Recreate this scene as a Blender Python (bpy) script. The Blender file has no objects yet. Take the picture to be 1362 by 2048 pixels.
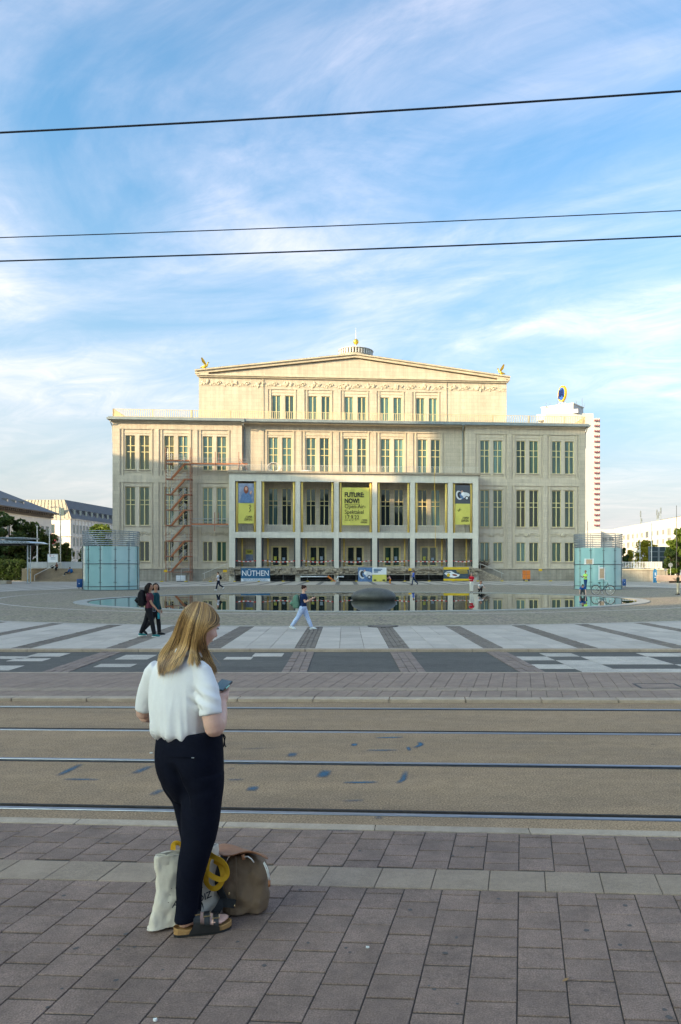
import bpy, bmesh, math, random
import numpy as np
from mathutils import Vector, Matrix, noise as mnoise
random.seed(7)
R = math.radians
SC = bpy.context.scene
COL = SC.collection

# ------------------------------------------------------------------ camera
FPX, EYE, CX, HZ = 1500.0, 1.88, 850.0, 1137.0      # focal length (px of the 1362x2048 frame), eye height, principal column, horizon row
cam_d = bpy.data.cameras.new('camera'); cam = bpy.data.objects.new('camera', cam_d); COL.objects.link(cam)
cam.location = (0, 0, EYE); cam.rotation_euler = (R(90), 0, 0)
cam_d.sensor_fit = 'VERTICAL'; cam_d.sensor_height = 36.0; cam_d.lens = 36.0 * FPX / 2048
cam_d.shift_y = (HZ - 1024) / 2048; cam_d.shift_x = (681 - CX) / 2048
cam_d.clip_start = 0.05; cam_d.clip_end = 5000
SC.camera = cam

# ------------------------------------------------------------------ light
SUN_EL, SUN_PHI = R(17), R(55)                     # elevation; travel direction, clockwise from +Y
SUN_ROT = SUN_PHI + math.pi
w = bpy.data.worlds.new('World'); SC.world = w; w.use_nodes = True
nt = w.node_tree; nt.nodes.clear()
def N(t, **k):
    n = nt.nodes.new(t)
    for a, b in k.items(): setattr(n, a, b)
    return n
sky = N('ShaderNodeTexSky', sky_type='NISHITA', sun_disc=False, sun_elevation=SUN_EL, sun_rotation=SUN_ROT, altitude=120, air_density=1.0, dust_density=6.0, ozone_density=1.5)
tc = N('ShaderNodeTexCoord')
sep = N('ShaderNodeSeparateXYZ'); nt.links.new(tc.outputs['Generated'], sep.inputs[0])
def mth(op, a, b=None, clamp=False):
    n = N('ShaderNodeMath', operation=op, use_clamp=clamp)
    for i, v in enumerate((a, b)):
        if v is None: continue
        if isinstance(v, (int, float)): n.inputs[i].default_value = v
        else: nt.links.new(v, n.inputs[i])
    return n.outputs[0]
zc = mth('MAXIMUM', sep.outputs['Z'], 0.03)
za = mth('ADD', zc, 0.12)
px_, py_ = mth('DIVIDE', sep.outputs['X'], za), mth('DIVIDE', sep.outputs['Y'], za)
cmb = N('ShaderNodeCombineXYZ'); nt.links.new(px_, cmb.inputs[0]); nt.links.new(py_, cmb.inputs[1])
mr_ = N('ShaderNodeMapping'); nt.links.new(cmb.outputs[0], mr_.inputs[0]); mr_.inputs['Rotation'].default_value = (0, 0, R(20))
mp = N('ShaderNodeMapping'); nt.links.new(mr_.outputs[0], mp.inputs[0])
mp.inputs['Scale'].default_value = (0.62, 1.12, 1); mp.inputs['Location'].default_value = (0.4, 1.7, 0)
def noise(vec, sc, det, rough, dist=0):
    n = N('ShaderNodeTexNoise'); nt.links.new(vec, n.inputs['Vector'])
    n.inputs['Scale'].default_value = sc; n.inputs['Detail'].default_value = det; n.inputs['Roughness'].default_value = rough; n.inputs['Distortion'].default_value = dist
    return n.outputs['Fac']
def ramp(v, stops):
    n = N('ShaderNodeValToRGB'); nt.links.new(v, n.inputs[0])
    n.color_ramp.elements[0].position, n.color_ramp.elements[0].color = stops[0][0], (*[stops[0][1]]*3, 1)
    n.color_ramp.elements[1].position, n.color_ramp.elements[1].color = stops[-1][0], (*[stops[-1][1]]*3, 1)
    for p, c in stops[1:-1]:
        e = n.color_ramp.elements.new(p); e.color = (c, c, c, 1)
    return n.outputs[0]
c1 = ramp(noise(mp.outputs[0], 1.0, 10, 0.58, 1.3), [(0.35, 0), (0.49, 0.40), (0.64, 1)])
c2 = ramp(noise(mp.outputs[0], 3.6, 9, 0.68, 2.2), [(0.28, 0.35), (0.66, 1)])
cl = mth('MULTIPLY', c1, c2)
haze = ramp(sep.outputs['Z'], [(0.0, 0.92), (0.10, 0.66), (0.25, 0.26), (0.48, 0.0)])
cl = mth('MULTIPLY', cl, 0.92, True)
skym = N('ShaderNodeMix', data_type='RGBA', blend_type='MULTIPLY'); skym.inputs['Factor'].default_value = 1
nt.links.new(sky.outputs[0], skym.inputs['A']); skym.inputs['B'].default_value = (0.66, 1.09, 1.24, 1)
mix = N('ShaderNodeMix', data_type='RGBA'); nt.links.new(cl, mix.inputs['Factor'])
nt.links.new(skym.outputs['Result'], mix.inputs['A']); 
cloudc = N('ShaderNodeMix', data_type='RGBA', blend_type='ADD'); cloudc.inputs['Factor'].default_value = .95; cloudc.inputs['A'].default_value = (2.35, 1.95, 1.82, 1)
nt.links.new(sky.outputs[0], cloudc.inputs['B']); nt.links.new(cloudc.outputs['Result'], mix.inputs['B'])
hzm = N('ShaderNodeMix', data_type='RGBA'); nt.links.new(haze, hzm.inputs['Factor']); nt.links.new(mix.outputs['Result'], hzm.inputs['A']); hzm.inputs['B'].default_value = (2.65, 2.68, 2.70, 1)
bg = N('ShaderNodeBackground'); bg.inputs['Strength'].default_value = 0.10; nt.links.new(hzm.outputs['Result'], bg.inputs['Color'])
out = N('ShaderNodeOutputWorld'); nt.links.new(bg.outputs[0], out.inputs[0])
sl = bpy.data.lights.new('sun', 'SUN'); sl.energy = 2.6; sl.angle = R(0.6); sl.color = (1.0, 0.71, 0.40)
so = bpy.data.objects.new('sun', sl); COL.objects.link(so); so.location = (-60, -60, 60)
sdir = Vector((math.sin(SUN_PHI) * math.cos(SUN_EL), math.cos(SUN_PHI) * math.cos(SUN_EL), -math.sin(SUN_EL)))
so.rotation_euler = sdir.to_track_quat('-Z', 'Y').to_euler()
vs = SC.view_settings; vs.view_transform = 'Standard'; vs.look = 'None'; vs.exposure = 1.72; vs.gamma = 1.0; vs.use_curve_mapping = False
SC.render.engine = 'CYCLES'
SC.cycles.max_bounces = 6; SC.cycles.diffuse_bounces = 3; SC.cycles.glossy_bounces = 4; SC.cycles.transparent_max_bounces = 8
SC.cycles.caustics_reflective = False; SC.cycles.caustics_refractive = False

# ------------------------------------------------------------------ helpers
TMP = bpy.data.scenes.new('workbench')          # scratch scene: meshes are evaluated here, then it is removed
def bake(o):
    TMP.collection.objects.link(o); vl = TMP.view_layers[0]; vl.update(); dg = vl.depsgraph; dg.update()
    me = bpy.data.meshes.new_from_object(o.evaluated_get(dg)); bpy.data.objects.remove(o); return me
def G(px, py, z=0.0):
    """ground point at height z seen at photo column px, row py"""
    d = FPX * (EYE - z) / (py - HZ)
    return Vector(((px - CX) / FPX * d, d, z))
def AT(px, py, d):
    """point at distance d seen at photo column px, row py"""
    return Vector(((px - CX) / FPX * d, d, EYE - (py - HZ) / FPX * d))

class MB:
    def __init__(s): s.v, s.f = [], []
    def add(s, vs, fs):
        o = len(s.v); s.v += [tuple(v) for v in vs]; s.f += [tuple(i + o for i in f) for f in fs]; return s
    def box(s, x0, x1, y0, y1, z0, z1):
        return s.add([(x0,y0,z0),(x1,y0,z0),(x1,y1,z0),(x0,y1,z0),(x0,y0,z1),(x1,y0,z1),(x1,y1,z1),(x0,y1,z1)],
                     [(3,2,1,0),(4,5,6,7),(0,1,5,4),(1,2,6,5),(2,3,7,6),(3,0,4,7)])
    def cbox(s, c, sx, sy, sz, rz=0):
        ca, sa = math.cos(rz), math.sin(rz); o = []
        for dz in (-.5, .5):
            for dx, dy in ((-.5,-.5),(.5,-.5),(.5,.5),(-.5,.5)):
                x, y = dx*sx, dy*sy; o.append((c[0]+x*ca-y*sa, c[1]+x*sa+y*ca, c[2]+dz*sz))
        return s.add(o, [(3,2,1,0),(4,5,6,7),(0,1,5,4),(1,2,6,5),(2,3,7,6),(3,0,4,7)])
    def bar(s, a, b, w, h=None):
        """square bar from a to b"""
        a, b = Vector(a), Vector(b); h = h or w; d = (b - a)
        if d.length < 1e-6: return s
        d.normalize(); up = Vector((0,0,1)) if abs(d.z) < .95 else Vector((0,1,0))
        x = d.cross(up).normalized() * w / 2; y = x.cross(d).normalized() * h / 2
        o = [p + i*x + j*y for p in (a, b) for i, j in ((-1,-1),(1,-1),(1,1),(-1,1))]
        return s.add(o, [(3,2,1,0),(4,5,6,7),(0,1,5,4),(1,2,6,5),(2,3,7,6),(3,0,4,7)])
    def prism(s, poly, z0, z1):
        n = len(poly)
        return s.add([(p[0],p[1],z0) for p in poly] + [(p[0],p[1],z1) for p in poly],
                     [tuple(range(n-1,-1,-1)), tuple(range(n,2*n))] + [(i,(i+1)%n,n+(i+1)%n,n+i) for i in range(n)])
    def vprism(s, poly, y0, y1):
        """polygon in x,z extruded along y"""
        n = len(poly)
        return s.add([(p[0],y0,p[1]) for p in poly] + [(p[0],y1,p[1]) for p in poly],
                     [tuple(range(n)), tuple(range(2*n-1,n-1,-1))] + [(i,n+i,n+(i+1)%n,(i+1)%n) for i in range(n)])
    def loft(s, rings, cap=True, closed=True):
        n = len(rings[0]); o = len(s.v)
        for r in rings: s.v += [tuple(p) for p in r]
        m = n if closed else n - 1
        for k in range(len(rings)-1):
            for i in range(m):
                j = (i+1) % n
                s.f.append((o+k*n+i, o+k*n+j, o+(k+1)*n+j, o+(k+1)*n+i))
        if cap and closed:
            s.f.append(tuple(o+i for i in range(n-1,-1,-1))); s.f.append(tuple(o+(len(rings)-1)*n+i for i in range(n)))
        return s
    def tube(s, pts, rad, n=8, cap=True):
        pts = [Vector(p) for p in pts]; rr = rad if isinstance(rad, (list, tuple)) else [rad]*len(pts)
        rings = []; px = None
        for i, p in enumerate(pts):
            d = (pts[min(i+1,len(pts)-1)] - pts[max(i-1,0)]).normalized()
            if px is None:
                up = Vector((0,0,1)) if abs(d.z) < .9 else Vector((1,0,0)); px = d.cross(up).normalized()
            px = (px - d * px.dot(d)).normalized(); py = d.cross(px)
            rings.append([p + rr[i]*(math.cos(2*math.pi*k/n)*px + math.sin(2*math.pi*k/n)*py) for k in range(n)])
        return s.loft(rings, cap)
    def lathe(s, prof, c=(0,0,0), n=24):
        return s.loft([[(c[0]+r*math.cos(2*math.pi*k/n), c[1]+r*math.sin(2*math.pi*k/n), c[2]+z) for k in range(n)] for r, z in prof])
    def ell(s, c, r, n=12, m=8, rot=None):
        c = Vector(c); rings = []
        for j in range(m+1):
            t = math.pi * j / m; t = min(max(t, .05), math.pi-.05); ring = []
            for k in range(n):
                a = 2*math.pi*k/n
                p = Vector((r[0]*math.sin(t)*math.cos(a), r[1]*math.sin(t)*math.sin(a), -r[2]*math.cos(t)))
                ring.append(c + (rot @ p if rot else p))
            rings.append(ring)
        return s.loft(rings)
    def build(s, name, mat, parent=None, smooth=False, loc=None, rz=0, bevel=0):
        me = bpy.data.meshes.new(name); me.from_pydata(s.v, [], s.f); me.update()
        return mkobj(name, me, mat, parent, smooth, loc, rz, bevel)
def mkobj(name, me, mat, parent=None, smooth=False, loc=None, rz=0, bevel=0):
    if mat is not None and not me.materials:
        for m in (mat if isinstance(mat, (list, tuple)) else [mat]): me.materials.append(m)
    if smooth:
        me.polygons.foreach_set('use_smooth', [True]*len(me.polygons))
    o = bpy.data.objects.new(name, me); COL.objects.link(o)
    if parent is not None: o.parent = parent
    if loc is not None: o.location = loc
    o.rotation_euler[2] = rz
    if bevel:
        b = o.modifiers.new('bevel', 'BEVEL'); b.width = bevel; b.segments = 2; b.limit_method = 'ANGLE'
    return o
def tag(o, label=None, cat=None, group=None, kind=None):
    if label: o['label'] = label
    if cat: o['category'] = cat
    if group: o['group'] = group
    if kind: o['kind'] = kind
    return o
def empty(name, loc=(0,0,0), rz=0, label=None, cat=None, group=None):
    o = bpy.data.objects.new(name, None); COL.objects.link(o); o.location = loc; o.rotation_euler[2] = rz
    o.empty_display_size = .2
    return tag(o, label, cat, group)
def text(name, body, size, mat, parent, loc, rot=(R(90),0,0), align='LEFT', bold=0.0, sx=1.0, shear=0):
    c = bpy.data.curves.new(name, 'FONT'); c.body = body; c.size = size; c.align_x = align; c.offset = bold; c.shear = shear
    c.extrude = 0.0008 * max(1, size); c.fill_mode = 'BOTH'; c.resolution_u = 3; c.space_line = .95
    o = bpy.data.objects.new('tmp', c); c.materials.append(mat); me = bake(o)
    o = mkobj(name, me, None, parent, loc=loc); o.rotation_euler = rot; o.scale = (sx, 1, 1)
    return o
def remesh(mb, voxel, smooth_it=6, fac=.5):
    """one continuous skin over overlapping closed lofts -> mesh data"""
    me = bpy.data.meshes.new('tmp'); me.from_pydata(mb.v, [], mb.f); me.update()
    bm = bmesh.new(); bm.from_mesh(me); bmesh.ops.recalc_face_normals(bm, faces=bm.faces); bm.to_mesh(me); bm.free()
    o = bpy.data.objects.new('tmp', me)
    m = o.modifiers.new('r', 'REMESH'); m.mode = 'VOXEL'; m.voxel_size = voxel
    if smooth_it:
        s_ = o.modifiers.new('s', 'SMOOTH'); s_.iterations = smooth_it; s_.factor = fac
    r = bake(o)
    r.polygons.foreach_set('use_smooth', [True]*len(r.polygons))
    return r

# ------------------------------------------------------------------ materials
def srgb(r, g, b):
    f = lambda c: c/12.92 if c <= .04045 else ((c+.055)/1.055)**2.4
    return (f(r/255), f(g/255), f(b/255))
def mat(name, col, rough=.75, var=.12, scale=2.0, metal=0.0, bump=0.0, bscale=60.0, speck=0.0, sscale=250.0, spec=.5, objvar=0.0, col2=None, stretch=None, brick=None, coat=0.0, trans=0.0, detail=6, streak=0.0):
    m = bpy.data.materials.new(name); m.use_nodes = True; t = m.node_tree; L = t.links
    b = t.nodes['Principled BSDF']; b.inputs['Roughness'].default_value = rough; b.inputs['Metallic'].default_value = metal
    b.inputs['Specular IOR Level'].default_value = spec; b.inputs['Coat Weight'].default_value = coat
    tcn = t.nodes.new('ShaderNodeTexCoord'); vec = tcn.outputs['Object']
    if objvar:
        oi = t.nodes.new('ShaderNodeObjectInfo'); ad = t.nodes.new('ShaderNodeVectorMath'); ad.operation = 'ADD'
        L.new(vec, ad.inputs[0]); L.new(oi.outputs['Location'], ad.inputs[1]); vec = ad.outputs[0]
    if stretch:
        mp = t.nodes.new('ShaderNodeMapping'); mp.inputs['Scale'].default_value = stretch; L.new(vec, mp.inputs[0]); svec = mp.outputs[0]
    else: svec = vec
    def nz(sc, det=detail, v=None):
        n = t.nodes.new('ShaderNodeTexNoise'); n.inputs['Scale'].default_value = sc; n.inputs['Detail'].default_value = det; n.inputs['Roughness'].default_value = .6
        L.new(v or vec, n.inputs['Vector']); return n.outputs['Fac']
    def rng(v, a, b_, c, d):
        n = t.nodes.new('ShaderNodeMapRange'); L.new(v, n.inputs[0])
        for i, q in enumerate((a, b_, c, d)): n.inputs[i+1].default_value = q
        return n.outputs[0]
    def mul(a, f):
        n = t.nodes.new('ShaderNodeMix'); n.data_type = 'RGBA'; n.blend_type = 'MULTIPLY'; n.inputs['Factor'].default_value = 1
        L.new(a, n.inputs['A']); L.new(f, n.inputs['B']); return n.outputs['Result']
    mx = t.nodes.new('ShaderNodeMix'); mx.data_type = 'RGBA'
    c2_ = col2 or tuple(c*(1+var) for c in col); c1_ = col if col2 else tuple(c*(1-var) for c in col)
    mx.inputs['A'].default_value = (*c1_, 1); mx.inputs['B'].default_value = (*c2_, 1)
    L.new(rng(nz(scale, v=svec), .3, .7, 0, 1), mx.inputs['Factor']); colo = mx.outputs['Result']
    if var or speck:
        colo = mul(colo, rng(nz(scale*7.3, 5), .25, .75, 1-var*.7, 1+var*.7))
    if speck:
        colo = mul(colo, rng(nz(sscale, 2), .3, .7, 1-speck, 1+speck))
    if streak:
        mp2 = t.nodes.new('ShaderNodeMapping'); mp2.inputs['Scale'].default_value = (1.2, 1.2, .05); L.new(vec, mp2.inputs[0])
        colo = mul(colo, rng(nz(1.6, 7, mp2.outputs[0]), .35, .7, 1+streak*.3, 1-streak))
    if objvar:
        colo = mul(colo, rng(oi.outputs['Random'], 0, 1, 1-objvar, 1+objvar))
    h = None
    if brick:
        bx, bz, bw, bh, mort, dark = brick
        mp3 = t.nodes.new('ShaderNodeMapping'); L.new(vec, mp3.inputs[0]); mp3.inputs['Rotation'].default_value = (R(90) if bx == 'v' else 0, 0, 0)
        bt = t.nodes.new('ShaderNodeTexBrick'); L.new(mp3.outputs[0], bt.inputs['Vector'])
        bt.inputs['Scale'].default_value = 1; bt.inputs['Brick Width'].default_value = bw; bt.inputs['Row Height'].default_value = bh; bt.inputs['Mortar Size'].default_value = mort
        bt.inputs['Color1'].default_value = (1-dark*.25,)*3 + (1,); bt.inputs['Color2'].default_value = (1+dark*.25,)*3 + (1,); bt.inputs['Mortar'].default_value = (1-dark,)*3 + (1,)
        colo = mul(colo, bt.outputs['Color'])
    L.new(colo, b.inputs['Base Color'])
    if bump:
        bn = t.nodes.new('ShaderNodeBump'); bn.inputs['Strength'].default_value = 1; bn.inputs['Distance'].default_value = bump
        L.new(nz(bscale, 4), bn.inputs['Height']); L.new(bn.outputs[0], b.inputs['Normal'])
    rn = rng(nz(scale*3), .3, .7, max(0, rough-.08), min(1, rough+.08)) if .15 < rough < .95 else None
    if rn: L.new(rn, b.inputs['Roughness'])
    return m
def simple(name, col, rough=.6, metal=0, spec=.5, var=.08, scale=5):
    return mat(name, col, rough, var, scale, metal, spec=spec)
# ------------------------------------------------------------------ ground
m_earth = mat('ground_far', (.12,.12,.11), .9, .15, .02)
m_plat = mat('paver_joint', (.050,.041,.034), .95, .3, 6, bump=.003, bscale=150)
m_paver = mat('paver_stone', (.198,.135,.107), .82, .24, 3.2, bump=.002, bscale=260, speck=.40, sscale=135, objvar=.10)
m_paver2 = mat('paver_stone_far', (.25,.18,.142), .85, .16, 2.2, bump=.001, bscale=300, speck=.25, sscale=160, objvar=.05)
m_strip = mat('guide_slab', (.285,.215,.158), .85, .16, 5, bump=.0014, bscale=300, speck=.3, sscale=240, objvar=.06)
m_kerb = mat('kerb_concrete', (.37,.295,.225), .85, .15, 4, bump=.001, bscale=200, speck=.2, objvar=.08)
m_track = mat('track_bed', (.220,.150,.092), .92, .2, .9, col2=(.328,.220,.128), bump=.006, bscale=60, speck=.50, sscale=68, stretch=(.35,1.6,1))
m_steel = mat('rail_steel', (.24,.26,.30), .38, .12, 3, metal=1.0, stretch=(.1,3,1))
m_rust = mat('rail_side', (.055,.05,.05), .7, .25, 8, metal=.5)
m_groove = mat('rail_groove', (.03,.024,.018), .95, .3, 10)
m_asph = mat('road_asphalt', (.082,.076,.068), .88, .22, .8, bump=.002, bscale=200, speck=.30, sscale=40, stretch=(.25,1,1))
m_slab = mat('plaza_slab', (.435,.385,.335), .8, .10, 1.6, bump=.0006, bscale=150, speck=.14, sscale=60, objvar=.11)
m_plaza = mat('plaza_paving', (.44,.39,.32), .82, .12, .35, speck=.1, sscale=30, brick=('h',0,1.6,.8,.02,.25))
m_cobble = mat('cobbles', (.25,.20,.155), .88, .22, .5, bump=.03, bscale=8, speck=.6, sscale=9, col2=(.23,.205,.13))
m_setts = mat('dark_setts', (.18,.15,.125), .86, .2, 2, bump=.003, bscale=60, speck=.2, sscale=60, objvar=.12)
m_blue = None

gm = MB().box(-700, 700, -300, 900, -1.2, -.30); tag(gm.build('ground', m_earth), kind='structure')

# near platform -------------------------------------------------------------
A_COL = math.atan((1045-CX)/FPX); B_ROW = -.0575
cdir = Vector((math.sin(A_COL), math.cos(A_COL), 0)); rdir = Vector((math.cos(B_ROW), math.sin(B_ROW), 0))
PW, PL, GAP, RGAP = .2216, .1925, .006, .011
P0 = Vector((.3868, 3.154, 0))
def lineY(y0, s): return lambda x: y0 + s*x
# street lines: depth at photo column 681, slope (dY/dX)
def sline(dl, dr):
    xl, xr = -CX/FPX*dl, (1362-CX)/FPX*dr; s_ = (dr-dl)/(xr-xl); return (dl - s_*xl, s_)
K_IN = sline(5.55, 5.25); K_OUT = sline(5.67, 5.36)
RAIL = [sline(5.94, 5.64), sline(7.40, 7.085), sline(8.80, 8.52), sline(10.19, 9.94)]
S_LO, S_HI = sline(4.556, 4.318), sline(4.845, 4.608)
FK = sline(10.62, 10.45)
Yat = lambda L, x: L[0] + L[1]*x
bed = MB().add([(-30,-8,-.006),(30,-8,-.006),(30,Yat(K_IN,30),-.006),(-30,Yat(K_IN,-30),-.006)], [(0,1,2,3)]).build('platform', m_plat)
tag(bed, kind='structure')
def paver_mesh(w, l, h=.05, ch=.0022):
    hw, hl = w/2, l/2
    P = lambda a, b, z: tuple(rdir*a + cdir*b + Vector((0,0,z)))
    mb = MB()
    mb.add([P(-hw,-hl,-h),P(hw,-hl,-h),P(hw,hl,-h),P(-hw,hl,-h), P(-hw,-hl,-ch),P(hw,-hl,-ch),P(hw,hl,-ch),P(-hw,hl,-ch),
            P(-hw+ch,-hl+ch,0),P(hw-ch,-hl+ch,0),P(hw-ch,hl-ch,0),P(-hw+ch,hl-ch,0)],
           [(0,1,5,4),(1,2,6,5),(2,3,7,6),(3,0,4,7),(4,5,9,8),(5,6,10,9),(6,7,11,10),(7,4,8,11),(8,9,10,11)])
    return mb
pm = paver_mesh(PW-GAP, PL-RGAP); pme = bpy.data.meshes.new('paver'); pme.from_pydata(pm.v, [], pm.f); pme.materials.append(m_paver)
near, rest = [], MB(); cuts = {}
def inside(pt):
    if pt.y < .3: return False
    u = CX + FPX*pt.x/pt.y; v = HZ + FPX*EYE/pt.y
    return -40 < u < 1402 and v < 2090
for i in range(-110, 120):
    for j in range(-60, 30):
        c = P0 + rdir*(PW*(i+.5)) + cdir*(PL*(j + (.5 if i % 2 else 0) + .5))
        if not (-14 < c.x < 14 and -5 < c.y < 6.2): continue
        # trim against the guide strip and the kerb: full or shortened stones
        lo, hi = c.y - PL/2, c.y + PL/2
        slo, shi, kin = Yat(S_LO, c.x), Yat(S_HI, c.x), Yat(K_IN, c.x)
        spans = []
        if lo < slo: spans.append((lo, min(hi, slo)))
        if hi > shi and lo < kin: spans.append((max(lo, shi), min(hi, kin)))
        for a, b in spans:
            ln = b - a
            if ln < .03: continue
            cc = c + cdir*(((a+b)/2 - c.y)/cdir.y); cc.z = random.uniform(-.0022, .0012)
            (near if inside(cc) else rest.__dict__.setdefault('lst', [])).append((cc, ln))
near.sort(key=lambda t: t[0].length)
far_extra = near[300:]; near = near[:300]
trim = {}
for c, ln in near:
    k = round(ln, 2)
    if abs(ln - PL) < .012: me = pme
    else:
        if k not in trim:
            q = paver_mesh(PW-GAP, max(.02, k-RGAP)); t_ = bpy.data.meshes.new('paver'); t_.from_pydata(q.v, [], q.f); t_.materials.append(m_paver); trim[k] = t_
        me = trim[k]
    o = mkobj('paver', me, None, bed, loc=c); o.rotation_euler = (random.uniform(-.006,.006), random.uniform(-.006,.006), random.uniform(-.004,.004))
rb = MB()
for c, ln in rest.lst + far_extra:
    q = paver_mesh(PW-GAP, max(.02, ln-RGAP)); rb.add([(x+c.x, y+c.y, z+c.z) for x, y, z in q.v], q.f)
tag(rb.build('paver_field', m_paver, bed), kind='stuff')
sm = {}
for k in range(-40, 40):          # pale guide slabs
    w_ = .335; x0 = .22 + k*w_
    if not -12 < x0 < 12: continue
    a = Vector((x0, Yat(S_LO, x0), 0)); mid = (Yat(S_LO, x0)+Yat(S_HI, x0))/2
    if 'm' not in sm:
        q = paver_mesh(w_-.004, .285, ch=.003); t_ = bpy.data.meshes.new('guide_slab'); t_.from_pydata(q.v, [], q.f); t_.materials.append(m_strip); sm['m'] = t_
    o = mkobj('guide_slab', sm['m'], None, bed, loc=(x0, mid, .001+random.uniform(-.001,.001)))
for k in range(-14, 14):          # near kerb
    x0 = -.36 + k*1.11; x1 = x0 + 1.105
    q = MB().prism([(x0,Yat(K_IN,x0)+.004),(x1,Yat(K_IN,x1)+.004),(x1,Yat(K_OUT,x1)),(x0,Yat(K_OUT,x0))], -.1, .003)
    q.build('kerb_stone', m_kerb, bed, bevel=.004)

# tracks ----------------------------------------------------------------------
def band(La, Lb, z, da=0, db=0, X=30):
    return [(-X,Yat(La,-X)+da,z),(X,Yat(La,X)+da,z),(X,Yat(Lb,X)+db,z),(-X,Yat(Lb,-X)+db,z)]
HW = .075
tb = MB(); edges = [(K_OUT, .002)] ; 
seq = [K_OUT] + RAIL + [FK]
for i in range(5):
    a, b = seq[i], seq[i+1]
    tb.add(band(a, b, 0, .002 if i == 0 else HW, -.0 if i == 4 else -HW), [(0,1,2,3)])
trk = tag(tb.build('track_bed', m_track), kind='structure')
rail_txt = ['steel tram rail nearest the platform edge, behind the standing woman', 'second steel tram rail from the near platform', 'third tram rail from the near platform, thin and dark', 'farthest tram rail, along the far kerb']
for i, L in enumerate(RAIL):
    inner = 1 if i % 2 == 0 else -1             # groove lies on the gauge side
    e = tag(empty('tram_rail', (0, L[0], 0), math.atan(L[1])), rail_txt[i], 'rail', 'tram rails')
    h0, h1 = (-.06, -.012) if inner > 0 else (.012, .06)
    g0, g1 = (-.012, .050) if inner > 0 else (-.050, .012)
    l0, l1 = (.050, .066) if inner > 0 else (-.066, -.050)
    MB().box(-32, 32, h0, h1, -.08, .005).build('rail_head', m_steel, e, bevel=.006)
    MB().box(-32, 32, g0, g1, -.09, -.042).build('groove', m_groove, e)
    MB().box(-32, 32, l0, l1, -.08, .001).build('guard_lip', m_rust, e)
    MB().box(-32, 32, -.0755, min(h0,l0), -.08, -.003).build('asphalt_seal', m_rust, e)
    MB().box(-32, 32, max(h1,l1), .0755, -.08, -.006).build('asphalt_seal', m_rust, e)
m_blue = bpy.data.materials.new('blue_spray'); m_blue.use_nodes = True
t = m_blue.node_tree; b = t.nodes['Principled BSDF']; b.inputs['Base Color'].default_value = (.022,.105,.185,1); b.inputs['Roughness'].default_value = .8
tcn = t.nodes.new('ShaderNodeTexCoord'); n1 = t.nodes.new('ShaderNodeTexNoise'); n1.inputs['Scale'].default_value = 130; n1.inputs['Detail'].default_value = 3
t.links.new(tcn.outputs['Object'], n1.inputs['Vector'])
at = t.nodes.new('ShaderNodeAttribute'); at.attribute_name = 'cover'
ad = t.nodes.new('ShaderNodeMath'); ad.operation = 'ADD'; t.links.new(n1.outputs['Fac'], ad.inputs[0]); t.links.new(at.outputs['Fac'], ad.inputs[1])
mr = t.nodes.new('ShaderNodeMapRange'); mr.inputs[1].default_value = .74; mr.inputs[2].default_value = 1.62; t.links.new(ad.outputs[0], mr.inputs[0])
t.links.new(mr.outputs[0], b.inputs['Alpha'])
def spray(pts, wid, strength=.8):
    """a fading spray stroke along ground points"""
    pts = [Vector((p.x, p.y, .0)) for p in pts]; n = len(pts); v, f, cov = [], [], []
    K = 7
    for i, p in enumerate(pts):
        d = (pts[min(i+1,n-1)] - pts[max(i-1,0)]).normalized(); s_ = Vector((-d.y, d.x, 0)); e_ = math.sin(math.pi*min(max(i/(n-1), .0), 1))**.5
        for k in range(K):
            q = k/(K-1)*2-1; v.append(p + s_*q*wid*.5 + Vector((0,0,.004))); cov.append(strength*max(0, 1-q*q)**.8*e_)
    for i in range(n-1):
        for k in range(K-1): f.append((i*K+k, i*K+k+1, (i+1)*K+k+1, (i+1)*K+k))
    me = bpy.data.meshes.new('paint_mark'); me.from_pydata(v, [], f)
    a = me.attributes.new('cover', 'FLOAT', 'POINT'); a.data.foreach_set('value', cov)
    mkobj('paint_mark', me, m_blue, trk)
def strokes(px, wid, st=.8):
    P = [G(*p) for p in px]; Q = []
    for a, b in zip(P[:-1], P[1:]):
        for k in range(8): Q.append(a.lerp(b, k/8))
    Q.append(P[-1]); spray(Q, wid, st)
for px, wd, st in [
    ([(165,1528),(140,1540),(112,1554)], .075, .75), ([(120,1559),(205,1560)], .05, .75), ([(305,1531),(262,1550)], .09, .65), ([(328,1578),(300,1592)], .08, .6),
    ([(745,1476),(812,1475)], .06, .9), ([(701,1490),(716,1490)], .12, 1.0), ([(726,1501),(800,1501)], .045, .85), ([(838,1484),(842,1490),(828,1497)], .06, .95), ([(816,1493),(819,1503)], .045, .8),
    ([(655,1540),(641,1557)], .11, .85), ([(680,1566),(762,1565)], .06, .85), ([(813,1541),(806,1560),(792,1569)], .06, .75), ([(680,1603),(732,1601)], .05, .55), ([(752,1632),(762,1640)], .07, .45),
    ([(470,1499),(560,1496)], .045, .5), ([(588,1505),(580,1515)], .10, .7), ([(470,1529),(520,1528)], .045, .5), ([(450,1560),(490,1560)], .05, .6), ([(510,1572),(500,1584)], .10, .75), ([(635,1661),(720,1662)], .03, .5),
    ([(1300,1489),(1312,1489)], .05, .5), ([(470,1535),(455,1541)], .06, .4)]:
    strokes(px, wd*1.3, min(1.1, st*1.1+.05))

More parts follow.
